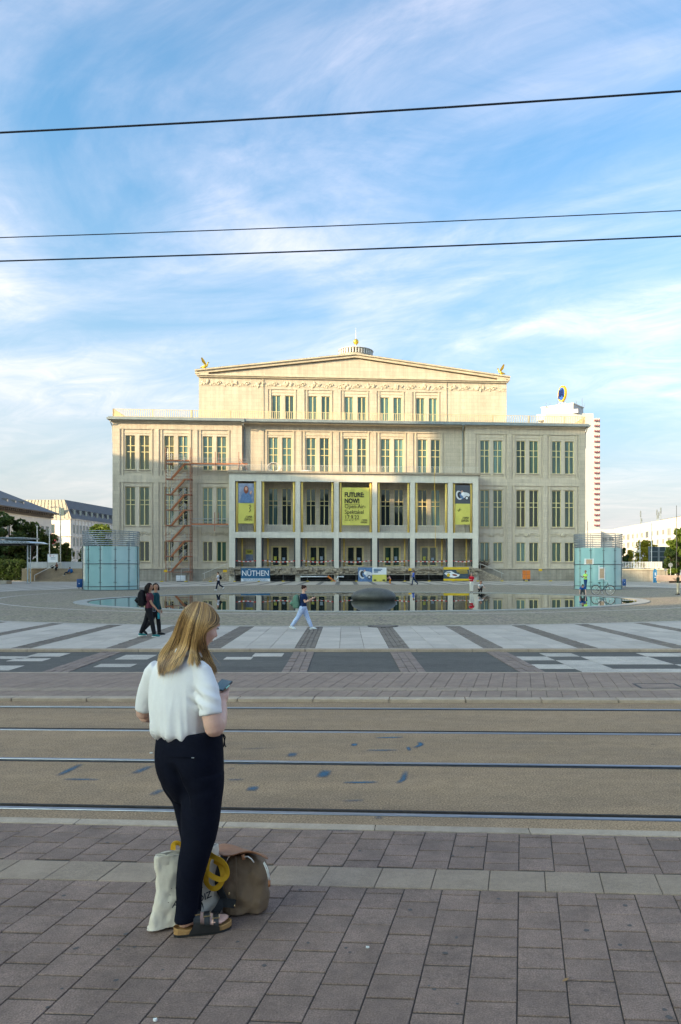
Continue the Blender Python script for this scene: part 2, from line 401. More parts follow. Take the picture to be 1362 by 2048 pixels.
# far platform -----------------------------------------------------------------
FZ = .045
fp = MB().add([(-40,Yat(FK,-40)+.2,FZ-.012),(40,Yat(FK,40)+.2,FZ-.012),(40,13.28,FZ-.012),(-40,13.28,FZ-.012)], [(0,1,2,3)])
fp.add([(-40,13.28,FZ-.012),(40,13.28,FZ-.012),(40,13.28,-.4),(-40,13.28,-.4)], [(0,1,2,3)])
fpo = tag(fp.build('far_platform', m_plat), kind='structure')
for k in range(-22, 22):
    x0 = -.5 + k*1.07; x1 = x0 + 1.062
    MB().prism([(x0,Yat(FK,x0)),(x1,Yat(FK,x1)),(x1,Yat(FK,x1)+.19),(x0,Yat(FK,x0)+.19)], -.06, FZ+.003).build('kerb_stone', m_kerb, fpo, bevel=.012)
for k in range(-26, 26):
    x0 = -.3 + k*.46
    MB().prism([(x0,11.26),(x0+.455,11.26),(x0+.455+.04,11.55),(x0+.04,11.55)], FZ-.04, FZ+.001).build('guide_slab', m_strip, fpo)
    MB().prism([(x0,13.20),(x0+.455,13.20),(x0+.455,13.278),(x0,13.278)], FZ-.3, FZ+.001).build('edge_stone', m_kerb, fpo)
fb = MB()
for i in range(-75, 75):
    for j in range(-3, 14):
        c = Vector((.1+.2229*i, 10.9, FZ)) + cdir*(.30*(j+(.5 if i % 2 else 0)))
        if abs(c.x) > 16: continue
        lo, hi = c.y-.15, c.y+.15
        for a_, b_ in ((Yat(FK,c.x)+.196, 11.258), (11.556, 13.198)):
            y0, y1 = max(lo, a_), min(hi, b_)
            if y1-y0 < .04: continue
            hq = paver_mesh(PW-.006, (y1-y0)/cdir.y-.008, ch=.003); cc = c + cdir*(((y0+y1)/2-c.y)/cdir.y); dz = random.uniform(-.002,.001)
            fb.add([(x+cc.x, y+cc.y, z+cc.z+dz) for x, y, z in hq.v], hq.f)
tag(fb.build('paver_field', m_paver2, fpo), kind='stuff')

# road --------------------------------------------------------------------------
RZ, PZ = -.22, -.15
KY = FPX*(EYE-RZ)/(1304-HZ)        # plaza kerb line
road = tag(MB().add([(-60,13.0,RZ),(60,13.0,RZ),(60,KY+.1,RZ),(-60,KY+.1,RZ)], [(0,1,2,3)]).build('road', m_asph), kind='structure')
A_STR = math.atan((690-CX)/FPX); sdx = math.tan(A_STR)
SX0, SSP, SWD = -4.04 - (25.8)*sdx, 2.41, .52     # stripe lattice, x at Y=0
def stripe_x(k, y): return SX0 + k*SSP + sdx*y
m_inlay = mat('road_inlay', (.44,.395,.345), .8, .16, 2, speck=.2, sscale=40, objvar=.12)
def gq(pts, z): return [tuple(G(x, y, z)) for x, y in pts]
for k, (x0, x1, y0, y1) in enumerate([(64,130,1306.5,1313.3),(22,93,1317,1322.5),(-30,55,1313,1318),(-40,33,1331.5,1341),(194,267,1328,1334.3),(241,304,1310,1319),(450,504,1314.3,1319),(507,566,1306.7,1313)]):
    a, b = G(x0, (y0+y1)/2, RZ), G(x1, (y0+y1)/2, RZ); ya, yb = G(0, y1, RZ).y, G(0, y0, RZ).y
    sk = sdx*(yb-ya)/2
    MB().prism([(a.x-sk,ya),(b.x-sk,ya),(b.x+sk,yb),(a.x+sk,yb)], RZ-.05, RZ+.004).build('inlay_slab', m_inlay, road)
# the chequered field on the right: a grid of pale slabs between the sett bands
ys = [14.95, 15.68, 16.41, 17.14, 17.87, 18.60]
for j in range(5):
    for i in range(13):
        pat = ["0111001001100", "1100110011001", "0111001100110", "1011001011011", "0100111001101"][j][i]
        if pat == '0': continue
        x_ = 2.15 + .80*i
        def xx(x, y): return x + sdx*(y-17.4)
        MB().prism([(xx(x_,ys[j])+.006,ys[j]+.006),(xx(x_+.80,ys[j])-.006,ys[j]+.006),(xx(x_+.80,ys[j+1])-.006,ys[j+1]-.006),(xx(x_,ys[j+1])+.006,ys[j+1]-.006)], RZ-.05, RZ+.004+.0001*i).build('inlay_slab', m_inlay, road)
def setts_band(k, y0, y1, z, parent, n=3, ln=.26, mat_=None):
    mb = MB(); w_ = SWD/n; y = y0; 
    for i in range(n):
        y = y0 - random.random()*ln
        while y < y1:
            l_ = ln*random.uniform(.8,1.2); a, b = max(y, y0), min(y+l_, y1)
            if b-a > .05:
                xa, xb = stripe_x(k, a)+i*w_, stripe_x(k, b)+i*w_; zz = z + random.uniform(-.006,.006)
                mb.prism([(xa+.008,a+.008),(xa+w_-.008,a+.008),(xb+w_-.008,b-.008),(xb+.008,b-.008)], z-.05, zz)
            y += l_
    return tag(mb.build('sett_band', mat_ or m_setts, parent), kind='stuff')
m_roadsett = mat('road_setts', (.22,.165,.14), .86, .2, 3, bump=.003, bscale=60, speck=.2, sscale=60)
for k in (-2, 0, 1, 2, 4): setts_band(k, 13.3, KY-.02, RZ+.014, road, mat_=m_roadsett)

# plaza ---------------------------------------------------------------------------
PCX, PCY, PR = -3.3, 60.5, 34.2
plaza_bed = tag(MB().add([(-60,KY,PZ-.02),(60,KY,PZ-.02),(60,36,PZ-.02),(-60,36,PZ-.02)], [(0,1,2,3)]).build('plaza_bed', m_setts), kind='structure')
for k in range(-22, 22):
    x0 = -.2 + k*1.4; MB().box(x0, x0+1.392, KY, KY+.22, RZ-.1, PZ+.002).build('kerb_stone', m_kerb, plaza_bed, bevel=.012)
plaza = tag(MB().box(-140, 140, 36, 240, PZ-.3, PZ-.004).build('plaza', m_plaza), kind='structure')
disc = MB(); n = 128
disc.add([(PCX,PCY,PZ+.004)] + [(PCX+PR*math.cos(2*math.pi*k/n), PCY+PR*math.sin(2*math.pi*k/n), PZ+.004) for k in range(n)], [(0,1+k,1+(k+1)%n) for k in range(n)])
disc = tag(disc.build('cobble_circle', m_cobble), kind='structure')
def ring(cx, cy, ra, rb, a2=1.0, z=0, n=160):
    v = []; f = []
    for k in range(n):
        c, s_ = math.cos(2*math.pi*k/n), math.sin(2*math.pi*k/n); v += [(cx+ra*c, cy+ra*a2*s_, z), (cx+rb*c, cy+rb*a2*s_, z)]
    for k in range(n): f.append((2*k, 2*k+1, (2*k+3) % (2*n), (2*k+2) % (2*n)))
    return MB().add(v, f)
ring(PCX, PCY, PR-.12, PR+.22, z=PZ+.008).build('edge_ring', m_inlay, disc)
ring(PCX, PCY, PR-7.0, PR-6.75, z=PZ+.008).build('edge_ring', m_inlay, disc)
def in_disc(x, y, pad=0): return (x-PCX)**2 + (y-PCY)**2 < (PR-pad)**2
slabs = []
NR, RL = 12, 1.0
bw = (SSP-SWD)/3
for k in range(-8, 12):
    for i in range(3):
        for j in range(15):
            y0 = KY+.23+j*RL; y1 = y0+RL; xm = stripe_x(k, (y0+y1)/2)+SWD+bw*i
            if abs(xm+2) > 22 or (in_disc(xm, y0, .5) and in_disc(xm+bw, y0, .5)): continue
            slabs.append((xm, y0, y1, (xm+bw/2)**2*.4 + y0**2))
slabs.sort(key=lambda s_: s_[3])
sme = None; rest_s = MB()
for n_, (xm, y0, y1, _) in enumerate(slabs):
    sh = sdx*RL/2; g = .006
    if sme is None:
        q = MB().prism([(-bw/2-sh+g,-RL/2+g),(bw/2-sh-g,-RL/2+g),(bw/2+sh-g,RL/2-g),(-bw/2+sh+g,RL/2-g)], -.05, 0); sme = bpy.data.meshes.new('slab'); sme.from_pydata(q.v, [], q.f); sme.materials.append(m_slab)
    c = (xm+bw/2, (y0+y1)/2, PZ+random.uniform(-.002,.002))
    if n_ < 300: mkobj('slab', sme, None, plaza_bed, loc=c)
    else: rest_s.add([(v.co.x+c[0], v.co.y+c[1], v.co.z+c[2]) for v in sme.vertices], [tuple(p.vertices) for p in sme.polygons])
if rest_s.v: tag(rest_s.build('slab_field', m_slab, plaza_bed), kind='stuff')
for k in range(-8, 12): setts_band(k, KY+.23, 34, PZ, plaza_bed, n=4, ln=.2)
m_band = mat('plaza_band', (.15,.14,.125), .86, .2, 2)
for k in range(-22, 34):           # the same bands go on beyond the cobbled circle
    for ya, yb in ((36, 66), (66, 92), (92, 117)):
        xa = stripe_x(k, (ya+yb)/2)
        if (ya < 90) and abs(xa-PCX) < 30: continue
        MB().add([(stripe_x(k,ya),ya,PZ),(stripe_x(k,ya)+.6,ya,PZ),(stripe_x(k,yb)+.6,yb,PZ),(stripe_x(k,yb),yb,PZ)], [(0,1,2,3)]).build('sett_band', m_band, plaza)

# pool ------------------------------------------------------------------------------
LX, LY, LA, LB = -3.8, 49.3, 17.3, 14.1
m_water = bpy.data.materials.new('water'); m_water.use_nodes = True; t = m_water.node_tree; b = t.nodes['Principled BSDF']
b.inputs['Base Color'].default_value = (.02,.03,.025,1); b.inputs['Roughness'].default_value = .004; b.inputs['IOR'].default_value = 1.33; b.inputs['Specular IOR Level'].default_value = .75
tcn = t.nodes.new('ShaderNodeTexCoord'); n1 = t.nodes.new('ShaderNodeTexNoise'); n1.inputs['Scale'].default_value = .9; n1.inputs['Detail'].default_value = 2
t.links.new(tcn.outputs['Object'], n1.inputs['Vector']); bn = t.nodes.new('ShaderNodeBump'); bn.inputs['Distance'].default_value = .0006; t.links.new(n1.outputs['Fac'], bn.inputs['Height']); t.links.new(bn.outputs[0], b.inputs['Normal'])
wv = MB(); n = 160
wv.add([(LX,LY,PZ+.012)] + [(LX+LA*math.cos(2*math.pi*k/n), LY+LB*math.sin(2*math.pi*k/n), PZ+.012) for k in range(n)], [(0,1+k,1+(k+1)%n) for k in range(n)])
tag(wv.build('pool_water', m_water), kind='structure')
m_rim = mat('pool_rim', (.30,.30,.27), .7, .15, 1.5, speck=.1)
rm = MB(); 
prof = [(0,.0),(0,.045),(.75,.045),(.75,-.02)]
rings = [[(LX+(LA+a)*math.cos(2*math.pi*k/n), LY+(LB+a)*math.sin(2*math.pi*k/n), PZ+z) for k in range(n)] for a, z in prof]
rm.loft(rings, cap=False); tag(rm.build('pool_rim', m_rim), kind='structure')
m_stone = mat('wet_stone', (.075,.076,.065), .5, .25, 1.4, bump=.01, bscale=14, speck=.15, sscale=40)
bm_ = MB().ell((0,0,.22), (1.44,1.15,.58), 36, 20)
bo = bm_.build('boulder', m_stone, smooth=True, loc=(G(746,1201,PZ).x, 48.2, PZ+.0)); tag(bo, 'smooth dark grey egg-shaped boulder rising from the pool', 'boulder')
# ------------------------------------------------------------------ opera house
OX, OY, OA, OW = -49.583, 119.0, R(4.641), 76.6
opera = empty('opera_house', (OX, OY, 0), OA, 'wide pale limestone opera house with columned portico, window bays and low gabled roof block', 'opera house')
m_lime = mat('limestone', (.555,.49,.385), .85, .09, .12, bump=.004, bscale=6, speck=.10, sscale=9, brick=('v',0,1.5,.62,.022,.22), streak=.20)
m_lime2 = mat('limestone_smooth', (.575,.51,.405), .82, .08, .3, bump=.002, bscale=10, streak=.14)
m_port = mat('portico_stone', (.66,.63,.54), .8, .07, .5, streak=.12, brick=('v',0,2.4,1.2,.01,.12))
m_trim = mat('stone_trim', (.56,.49,.37), .85, .1, .6, streak=.15)
m_zinc = mat('zinc', (.23,.27,.28), .5, .15, 1, metal=.3)
m_cream = simple('window_frame_cream', (.70,.60,.30), .5)
m_gold = mat('gold_column', (.80,.58,.15), .4, .08, 2, metal=.0)
m_gilt = mat('gilding', (1.0,.62,.08), .25, .08, 4, metal=.9)
m_rail = mat('brass_railing', (.80,.62,.34), .4, .08, 2, metal=.45)
m_wrail = simple('pale_railing', (.62,.60,.54), .5)
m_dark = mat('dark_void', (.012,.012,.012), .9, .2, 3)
m_steelpost = simple('steel_prop', (.07,.08,.085), .5, metal=.4)
m_rubble = mat('broken_masonry', (.36,.30,.22), .95, .35, 2.5, bump=.04, bscale=5, speck=.4, sscale=8)
m_plinth = mat('plinth_stone', (.36,.33,.27), .85, .16, .4, brick=('v',0,1.1,.55,.015,.2), streak=.25)
def glass(name, base, refl=.16, rough=.03):
    m = bpy.data.materials.new(name); m.use_nodes = True; t = m.node_tree; b = t.nodes['Principled BSDF']
    t.nodes.remove(b); o = t.nodes['Material Output']
    d = t.nodes.new('ShaderNodeBsdfDiffuse'); g = t.nodes.new('ShaderNodeBsdfGlossy'); g.inputs['Roughness'].default_value = rough; g.inputs['Color'].default_value = (.80,.95,.93,1)
    fr = t.nodes.new('ShaderNodeFresnel'); fr.inputs['IOR'].default_value = 1.5
    ma = t.nodes.new('ShaderNodeMath'); ma.operation = 'ADD'; ma.use_clamp = True; ma.inputs[1].default_value = refl; t.links.new(fr.outputs[0], ma.inputs[0])
    tcn = t.nodes.new('ShaderNodeTexCoord'); mp = t.nodes.new('ShaderNodeMapping'); mp.inputs['Scale'].default_value = (7, 7, .12); t.links.new(tcn.outputs['Object'], mp.inputs[0])
    nz = t.nodes.new('ShaderNodeTexNoise'); nz.inputs['Scale'].default_value = 1.2; nz.inputs['Detail'].default_value = 3; t.links.new(mp.outputs[0], nz.inputs['Vector'])
    mx = t.nodes.new('ShaderNodeMix'); mx.data_type = 'RGBA'; mx.inputs['A'].default_value = (*[c*.45 for c in base],1); mx.inputs['B'].default_value = (*[c*1.45 for c in base],1)
    mr = t.nodes.new('ShaderNodeMapRange'); mr.inputs[1].default_value = .38; mr.inputs[2].default_value = .62; t.links.new(nz.outputs['Fac'], mr.inputs[0]); t.links.new(mr.outputs[0], mx.inputs['Factor'])
    oi = t.nodes.new('ShaderNodeObjectInfo'); rr = t.nodes.new('ShaderNodeMapRange'); rr.inputs[3].default_value = .45; rr.inputs[4].default_value = 1.7; t.links.new(oi.outputs['Random'], rr.inputs[0])
    mm_ = t.nodes.new('ShaderNodeMix'); mm_.data_type = 'RGBA'; mm_.blend_type = 'MULTIPLY'; mm_.inputs['Factor'].default_value = 1; t.links.new(mx.outputs['Result'], mm_.inputs['A']); t.links.new(rr.outputs[0], mm_.inputs['B'])
    t.links.new(mm_.outputs['Result'], d.inputs['Color'])
    ms = t.nodes.new('ShaderNodeMixShader'); t.links.new(ma.outputs[0], ms.inputs[0]); t.links.new(d.outputs[0], ms.inputs[1]); t.links.new(g.outputs[0], ms.inputs[2]); t.links.new(ms.outputs[0], o.inputs[0])
    return m
g_teal = glass('curtained_glass', (.070,.130,.115), .04)
g_dark = glass('dark_glass', (.010,.016,.014), .03)
g_green = glass('green_glass', (.030,.060,.042), .03)
g_olive = glass('olive_glass', (.060,.055,.026), .03)

def wall(mb, u0, u1, z0, z1, v, holes, depth):
    """wall sheet at depth v with rectangular openings and their reveals"""
    us = sorted({u0, u1, *[h[0] for h in holes], *[h[1] for h in holes]}); zs = sorted({z0, z1, *[h[2] for h in holes], *[h[3] for h in holes]})
    us = [u for u in us if u0 <= u <= u1]; zs = [z for z in zs if z0 <= z <= z1]
    for a, b in zip(us[:-1], us[1:]):
        for c, d in zip(zs[:-1], zs[1:]):
            um, zm = (a+b)/2, (c+d)/2
            if any(h[0] < um < h[1] and h[2] < zm < h[3] for h in holes): continue
            mb.add([(a,v,c),(b,v,c),(b,v,d),(a,v,d)], [(0,1,2,3)])
    for a, b, c, d in holes:
        e = v + depth
        mb.add([(a,v,c),(b,v,c),(b,v,d),(a,v,d),(a,e,c),(b,e,c),(b,e,d),(a,e,d)], [(0,4,5,1),(1,5,6,2),(2,6,7,3),(3,7,4,0)])
WW, WG = 1.53, .65
def pair(uc): return [(uc-WG/2-WW, uc-WG/2), (uc+WG/2, uc+WG/2+WW)]
rw = random.Random(3)
def window(u0, u1, z0, z1, v, bars, gm, sill=True, fw=.085, mull=.15):
    """cream frame with mullion and transoms; each pane a sheet of its own tilt"""
    f = MB(); ud = (u0+u1)/2
    f.box(u0, u0+fw, v-.05, v+.05, z0, z1); f.box(u1-fw, u1, v-.05, v+.05, z0, z1)
    f.box(u0+fw, u1-fw, v-.05, v+.05, z0, z0+fw); f.box(u0+fw, u1-fw, v-.05, v+.05, z1-fw, z1)
    f.box(ud-mull/2, ud+mull/2, v-.07, v+.045, z0+fw, z1-fw)
    zs = [z0+fw] + [z0+(z1-z0)*b for b in bars] + [z1-fw]
    for z in zs[1:-1]:
        f.box(u0+fw, ud-mull/2, v-.055, v+.04, z-.05, z+.05); f.box(ud+mull/2, u1-fw, v-.055, v+.04, z-.05, z+.05)
    o = f.build('window', m_cream, opera)
    p = MB(); 
    for a, b in ((u0+fw-.02, ud), (ud, u1-fw+.02)):
        for c, d in zip(zs[:-1], zs[1:]):
            t1, t2 = rw.uniform(-.006,.006), rw.uniform(-.010,.004)
            p.add([(a,v+.03-t1-t2,c),(b,v+.03+t1-t2,c),(b,v+.03+t1+t2,d),(a,v+.03-t1+t2,d)], [(0,1,2,3)])
    p.build('pane', gm, o)
    if sill: MB().box(u0-.12, u1+.12, v-.42, v+.02, z0-.14, z0-.002).build('sill', m_trim, o)
    return o
T_BARS, S_BARS = (.52, .70), (.54, .66)
LB_ = [3.77, 9.80, 15.85]; CB = [26.15, 32.22, 38.30, 44.37, 50.45]; RB = [60.75, 66.80, 72.83]
gl_top = {0:g_olive, 1:g_teal, 2:g_teal}
# wings
def wing(u0, u1, bays, tops, mids, gros):
    m1, m2 = MB(), MB(); rec = []
    for uc in bays: rec += [(uc-2.66, uc+2.66, 16.70, 24.07), (uc-2.66, uc+2.66, 2.0, 15.58)]
    wall(m1, u0, u1, 2.0, 25.0, 0, rec, .16)
    for n_, uc in enumerate(bays):
        holes = []
        for a, b in pair(uc): holes += [(a,b,17.65,23.10)]
        wall(m2, uc-2.66, uc+2.66, 16.70, 24.07, .16, holes, .30)
        h2 = []
        for a, b in pair(uc): h2 += [(a,b,8.76,14.88),(a,b,3.02,6.20)]
        wall(m2, uc-2.66, uc+2.66, 2.0, 15.58, .16, h2, .30)
        for q, (a, b) in enumerate(pair(uc)):
            window(a, b, 17.65, 23.10, .40, T_BARS, tops[n_][q]); window(a, b, 8.76, 14.88, .40, S_BARS, mids[n_][q]); window(a, b, 3.02, 6.20, .40, (), gros[n_][q])
        mo = MB()                                   # stepped mouldings of the bay
        for z0, z1 in ((16.70, 24.07), (2.0, 15.58)):
            for sgn in (-1, 1):
                ua = uc + sgn*2.38; mo.box(min(ua,ua-sgn*.26), max(ua,ua-sgn*.26), .05, .163, z0, z1)
            mo.box(uc-2.12, uc+2.12, .10, .163, z1-.62, z1-.50)
            if z0 > 10: mo.box(uc-2.12, uc+2.12, .10, .163, z0+.42, z0+.54)
        mo.build('moulding', m_trim, opera)
    m1.build('wall', m_lime, opera); m2.build('bay_panel', m_lime2, opera)
tl, dk, gr_, ol = g_teal, g_dark, g_green, g_olive
wing(0, 20.2, LB_, [(ol,ol),(ol,tl),(tl,tl)], [(gr_,gr_),(tl,dk),(tl,tl)], [(dk,dk),(dk,dk),(dk,gr_)])
wing(56.4, 76.6, RB, [(tl,tl),(gr_,gr_),(tl,tl)], [(tl,tl),(ol,dk),(gr_,tl)], [(tl,tl),(tl,gr_),(gr_,gr_)])
# middle wall, a little set back
CV = .75
m1, m2 = MB(), MB()
rec = [(uc-2.6, uc+2.6, 17.2, 24.2) for uc in CB]
holes_lo = []
wall(m1, 20.2, 56.4, 7.0, 25.0, CV, rec + [(a,b,8.9,14.9) for uc in CB for a, b in pair(uc)], .14)
wall(m1, 20.2, 56.4, 2.0, 7.0, CV, [(uc-1.45, uc+1.45, 2.25, 5.55) for uc in CB], .3)
for uc in CB:
    wall(m2, uc-2.6, uc+2.6, 17.2, 24.2, CV+.14, [(a,b,17.3,23.2) for a, b in pair(uc)], .3)
    mo = MB()
    for sgn in (-1, 1):
        ua = uc + sgn*2.32; mo.box(min(ua,ua-sgn*.26), max(ua,ua-sgn*.26), CV+.03, CV+.143, 17.2, 24.2)
    mo.box(uc-2.06, uc+2.06, CV+.07, CV+.143, 23.55, 23.68); mo.build('moulding', m_trim, opera)
    for q, (a, b) in enumerate(pair(uc)):
        window(a, b, 17.3, 23.2, CV+.36, T_BARS, g_teal); window(a, b, 8.9, 14.9, CV+.12, S_BARS, (tl if (uc == CB[0] and q == 0) or (uc == CB[4] and q == 1) else dk), sill=False)
m1.build('wall', m_lime, opera); m2.build('bay_panel', m_lime2, opera)
ret = MB()
for u_ in (20.2, 56.4): ret.add([(u_,0,2.0),(u_,CV,2.0),(u_,CV,25.0),(u_,0,25.0)], [(0,1,2,3)])
for u_, d_ in ((0, 46), (OW, 46)): ret.add([(u_,0,-.2),(u_,d_,-.2),(u_,d_,25.0),(u_,0,25.0)], [(0,1,2,3)])
ret.add([(0,46,-.2),(OW,46,-.2),(OW,46,25),(0,46,25)], [(0,1,2,3)])
ret.build('side_wall', m_lime, opera)
# doors of the ground floor
m_doorp = [simple('door_poster_yellow', (.62,.62,.08), .6), simple('door_poster_blue', (.35,.45,.55), .6)]
for n_, uc in enumerate(CB):
    f = MB(); z0, z1 = 2.25, 5.55
    f.box(uc-1.45, uc-1.22, CV+.02, CV+.2, z0, z1); f.box(uc+1.22, uc+1.45, CV+.02, CV+.2, z0, z1); f.box(uc-1.22, uc+1.22, CV+.02, CV+.2, z1-.24, z1)
    f.box(uc-.13, uc+.13, CV+.02, CV+.2, z0, z1-.24)
    for s_ in (-1, 1):
        f.box(uc+s_*.67-.54, uc+s_*.67-.46, CV+.06, CV+.16, z0, z1-.24); f.box(uc+s_*.67+.46, uc+s_*.67+.54, CV+.06, CV+.16, z0, z1-.24); f.box(uc+s_*.67-.46, uc+s_*.67+.46, CV+.06, CV+.16, z0, z0+.18)
    d = f.build('door', m_cream, opera)
    MB().add([(uc-1.22,CV+.14,z0),(uc+1.22,CV+.14,z0),(uc+1.22,CV+.14,z1-.24),(uc-1.22,CV+.14,z1-.24)], [(0,1,2,3)]).build('pane', g_dark if n_ < 3 else g_green, d)
    MB().tube([(uc-.17,CV-.03,z0+1.05),(uc-.17,CV-.03,z0+1.35)], .03).build('handle', m_gold, d); MB().tube([(uc+.17,CV-.03,z0+1.05),(uc+.17,CV-.03,z0+1.35)], .03).build('handle', m_gold, d)
    for q, du in enumerate((-.75, .62)):
        if n_ == 2 and q == 0: continue
        MB().box(uc+du-.22, uc+du+.22, CV+.10, CV+.135, z0+1.0, z0+1.0+(.42 if (n_+q) % 2 else .6)).build('notice', m_doorp[(n_*2+q*3) % 2], d)
# cornice, gutter, downpipes, roof terrace
co = MB()
for a, b, v in ((-.05, 20.2, 0), (20.2, 56.4, CV), (56.4, OW+.05, 0)):
    co.box(a, b, v-.18, v+.6, 25.0, 25.22)
co.box(-.35, OW+.35, -.50, 46, 25.22, 25.42)
co.build('cornice', m_trim, opera)
MB().box(-.62, OW+.62, -.92, 46.4, 25.42, 25.72).build('gutter', m_zinc, opera)
MB().box(-.45, OW+.45, -.70, 46.2, 25.72, 25.90).build('roof_edge', m_zinc, opera)
MB().box(-.2, OW+.2, -.2, 46, 25.88, 25.94).build('terrace_roof', m_lime2, opera)
for u_ in (20.55, 56.05):
    p = MB().tube([(u_-.05,-.55,25.4),(u_-.05,-.5,24.9),(u_,CV-.14,24.45),(u_,CV-.14,17.3)], .09, 8); p.cbox((u_-.05,-.9,25.55), .5, .35, .55); p.build('downpipe', m_zinc, opera)
for u_, sg in ((-.02,-1),(OW+.02,1)):
    MB().tube([(u_,-.6,25.4),(u_+sg*.12,-.5,25.0),(u_+sg*.1,.3,24.5),(u_+sg*.1,.4,22)], .08, 8).build('downpipe', m_zinc, opera)
def railing(name, p0, p1, h, step, w, mt, parent, posts=0, rail=.07):
    mb = MB(); p0, p1 = Vector(p0), Vector(p1); L = (p1-p0).length; n = max(1, int(L/step)); up = Vector((0,0,1))
    mb.bar(p0+up*h, p1+up*h, rail, .06); mb.bar(p0+up*.1, p1+up*.1, rail, .05)
    for k in range(n+1):
        q = p0.lerp(p1, k/n); mb.bar(q+up*.1, q+up*h, w, w)
    if posts:
        for k in range(int(L/posts)+1):
            q = p0 + (p1-p0).normalized()*min(L, k*posts); mb.bar(q, q+up*(h+.03), .13, .22)
    return mb.build(name, mt, parent)
railing('roof_railing', (.2,-.25,25.9), (OW-.2,-.25,25.9), 1.25, .30, .075, m_rail, opera, 6.07)
railing('roof_railing', (.2,-.25,25.9), (.2,30,25.9), 1.25, .30, .075, m_rail, opera, 6)
railing('roof_railing', (OW-.2,-.25,25.9), (OW-.2,30,25.9), 1.25, .30, .075, m_rail, opera, 6)
# relief friezes on the wings
def scroll(mb, c, r, turns=1.4, d=1, tk=.07):
    pts = []
    for k in range(22):
        a = k/21*turns*2*math.pi; q = r*(1-.75*k/21); pts.append((c[0]+d*q*math.cos(a), c[1], c[2]+q*math.sin(a)))
    mb.tube(pts, tk, 5)
for uc in LB_ + RB:
    fz = MB(); zc_ = 7.4; rq = random.Random(int(uc*10))
    for d in (-1, 1):
        scroll(fz, (uc+d*.62,.16,zc_), .36, 1.5, d); scroll(fz, (uc+d*1.3,.16,zc_+.08), .30, 1.3, -d); scroll(fz, (uc+d*1.85,.16,zc_-.05), .26, 1.2, d)
        fz.tube([(uc+d*.2,.16,zc_-.3),(uc+d*.9,.16,zc_+.32),(uc+d*1.6,.16,zc_-.28),(uc+d*2.05,.16,zc_+.2)], .06, 5)
    fz.ell((uc,.16,zc_), (.3,.12,.34)); fz.ell((uc,.12,zc_), (.14,.14,.16))
    fz.build('relief', m_trim, opera, smooth=True)
# raised roof block with gable
RV = 5.0; RU0, RU1, RE, RA_ = 12.35, 64.25, 34.2, 37.45
m1, m2 = MB(), MB()
rec = [(uc-2.45, uc+2.45, 26.0, 32.0) for uc in CB]
wall(m1, RU0, RU1, 25.9, RE, RV, rec, .14)
for uc in CB:
    wall(m2, uc-2.45, uc+2.45, 26.0, 32.0, RV+.14, [(a+.05,b-.05,26.3,31.0) for a, b in pair(uc)], .28)
    mo = MB()
    for sgn in (-1, 1):
        ua = uc + sgn*2.2; mo.box(min(ua,ua-sgn*.24), max(ua,ua-sgn*.24), RV+.03, RV+.143, 26.0, 32.0)
    mo.box(uc-1.95, uc+1.95, RV+.07, RV+.143, 31.45, 31.57); mo.build('moulding', m_trim, opera)
    for a, b in pair(uc): window(a+.05, b-.05, 26.3, 31.0, RV+.36, (), g_teal)
um = (RU0+RU1)/2
m1.add([(RU0,RV,RE),(RU1,RV,RE),(um,RV,RA_)], [(0,1,2)])
for u_ in (RU0, RU1): m1.add([(u_,RV,25.9),(u_,RV+36,25.9),(u_,RV+36,RE),(u_,RV,RE)], [(0,1,2,3)])
m1.add([(RU0,RV+36,25.9),(RU1,RV+36,25.9),(RU1,RV+36,RE),(um,RV+36,RA_),(RU0,RV+36,RE)], [(0,1,2,3,4)])
m1.build('roof_block', m_lime, opera); m2.build('bay_panel', m_lime2, opera)
co = MB().box(RU0-.2, RU1+.2, RV-.32, RV+.05, RE-.42, RE-.20); co.box(RU0-.35, RU1+.35, RV-.55, RV+.05, RE-.20, RE-.02)
co.box(RU0-.02, RU1+.02, RV-.05, RV+.05, RE-1.75, RE-1.66)
co.build('gable_cornice', m_trim, opera)
for sg, ue in ((-1, RU0-.55), (1, RU1+.55)):
    rk = MB(); s_ = (RA_-RE)/(um-RU0); ze = RE - .55*s_ + .12; za_ = RA_ + .12
    for off, dv, hh in ((0, -.42, .42), (.42, -.68, .22)):
        a0, a1 = (ue, ze+off), (um, za_+off); rk.vprism([(a0[0],a0[1]),(a1[0],a1[1]),(a1[0],a1[1]+hh),(a0[0],a0[1]+hh)][::(1 if sg < 0 else -1)], RV+dv, RV+.1)
    rk.build('raking_cornice', m_trim, opera)
    rf = MB().add([(ue,RV-.7,ze+.65),(um,RV-.7,za_+.65),(um,RV+36.5,za_+.65),(ue,RV+36.5,ze+.65)], [(0,1,2,3)]); rf.build('roof', m_zinc, opera)
fz = MB()                                        # figured frieze under the gable
k = 0; u_ = RU0+.9
while u_ < RU1-.6:
    rq = random.Random(k); zc_ = 32.75
    if k % 2 == 0:
        for t_ in range(5): fz.ell((u_+rq.uniform(-.7,.7), RV-.02, zc_+rq.uniform(-.32,.4)), (rq.uniform(.16,.34), .12, rq.uniform(.16,.42)), 8, 5)
        fz.tube([(u_-.5,RV-.04,zc_-.3),(u_-.1,RV-.06,zc_+.45),(u_+.45,RV-.04,zc_-.1),(u_+.7,RV-.04,zc_+.3)], .09, 5)
    else:
        scroll(fz, (u_, RV-.03, zc_+.05), .42, 1.0, 1, .11); fz.ell((u_,RV-.02,zc_+.05), (.16,.1,.2), 8, 5)
    for t_ in range(3): fz.ell((u_+1.05+t_*.33, RV-.01, zc_-.12+rq.uniform(-.2,.2)), (.17,.08,rq.uniform(.1,.22)), 7, 5)
    scroll(fz, (u_+1.75, RV-.02, zc_-.05), .24, 1.2, -1, .07)
    u_ += 2.32; k += 1
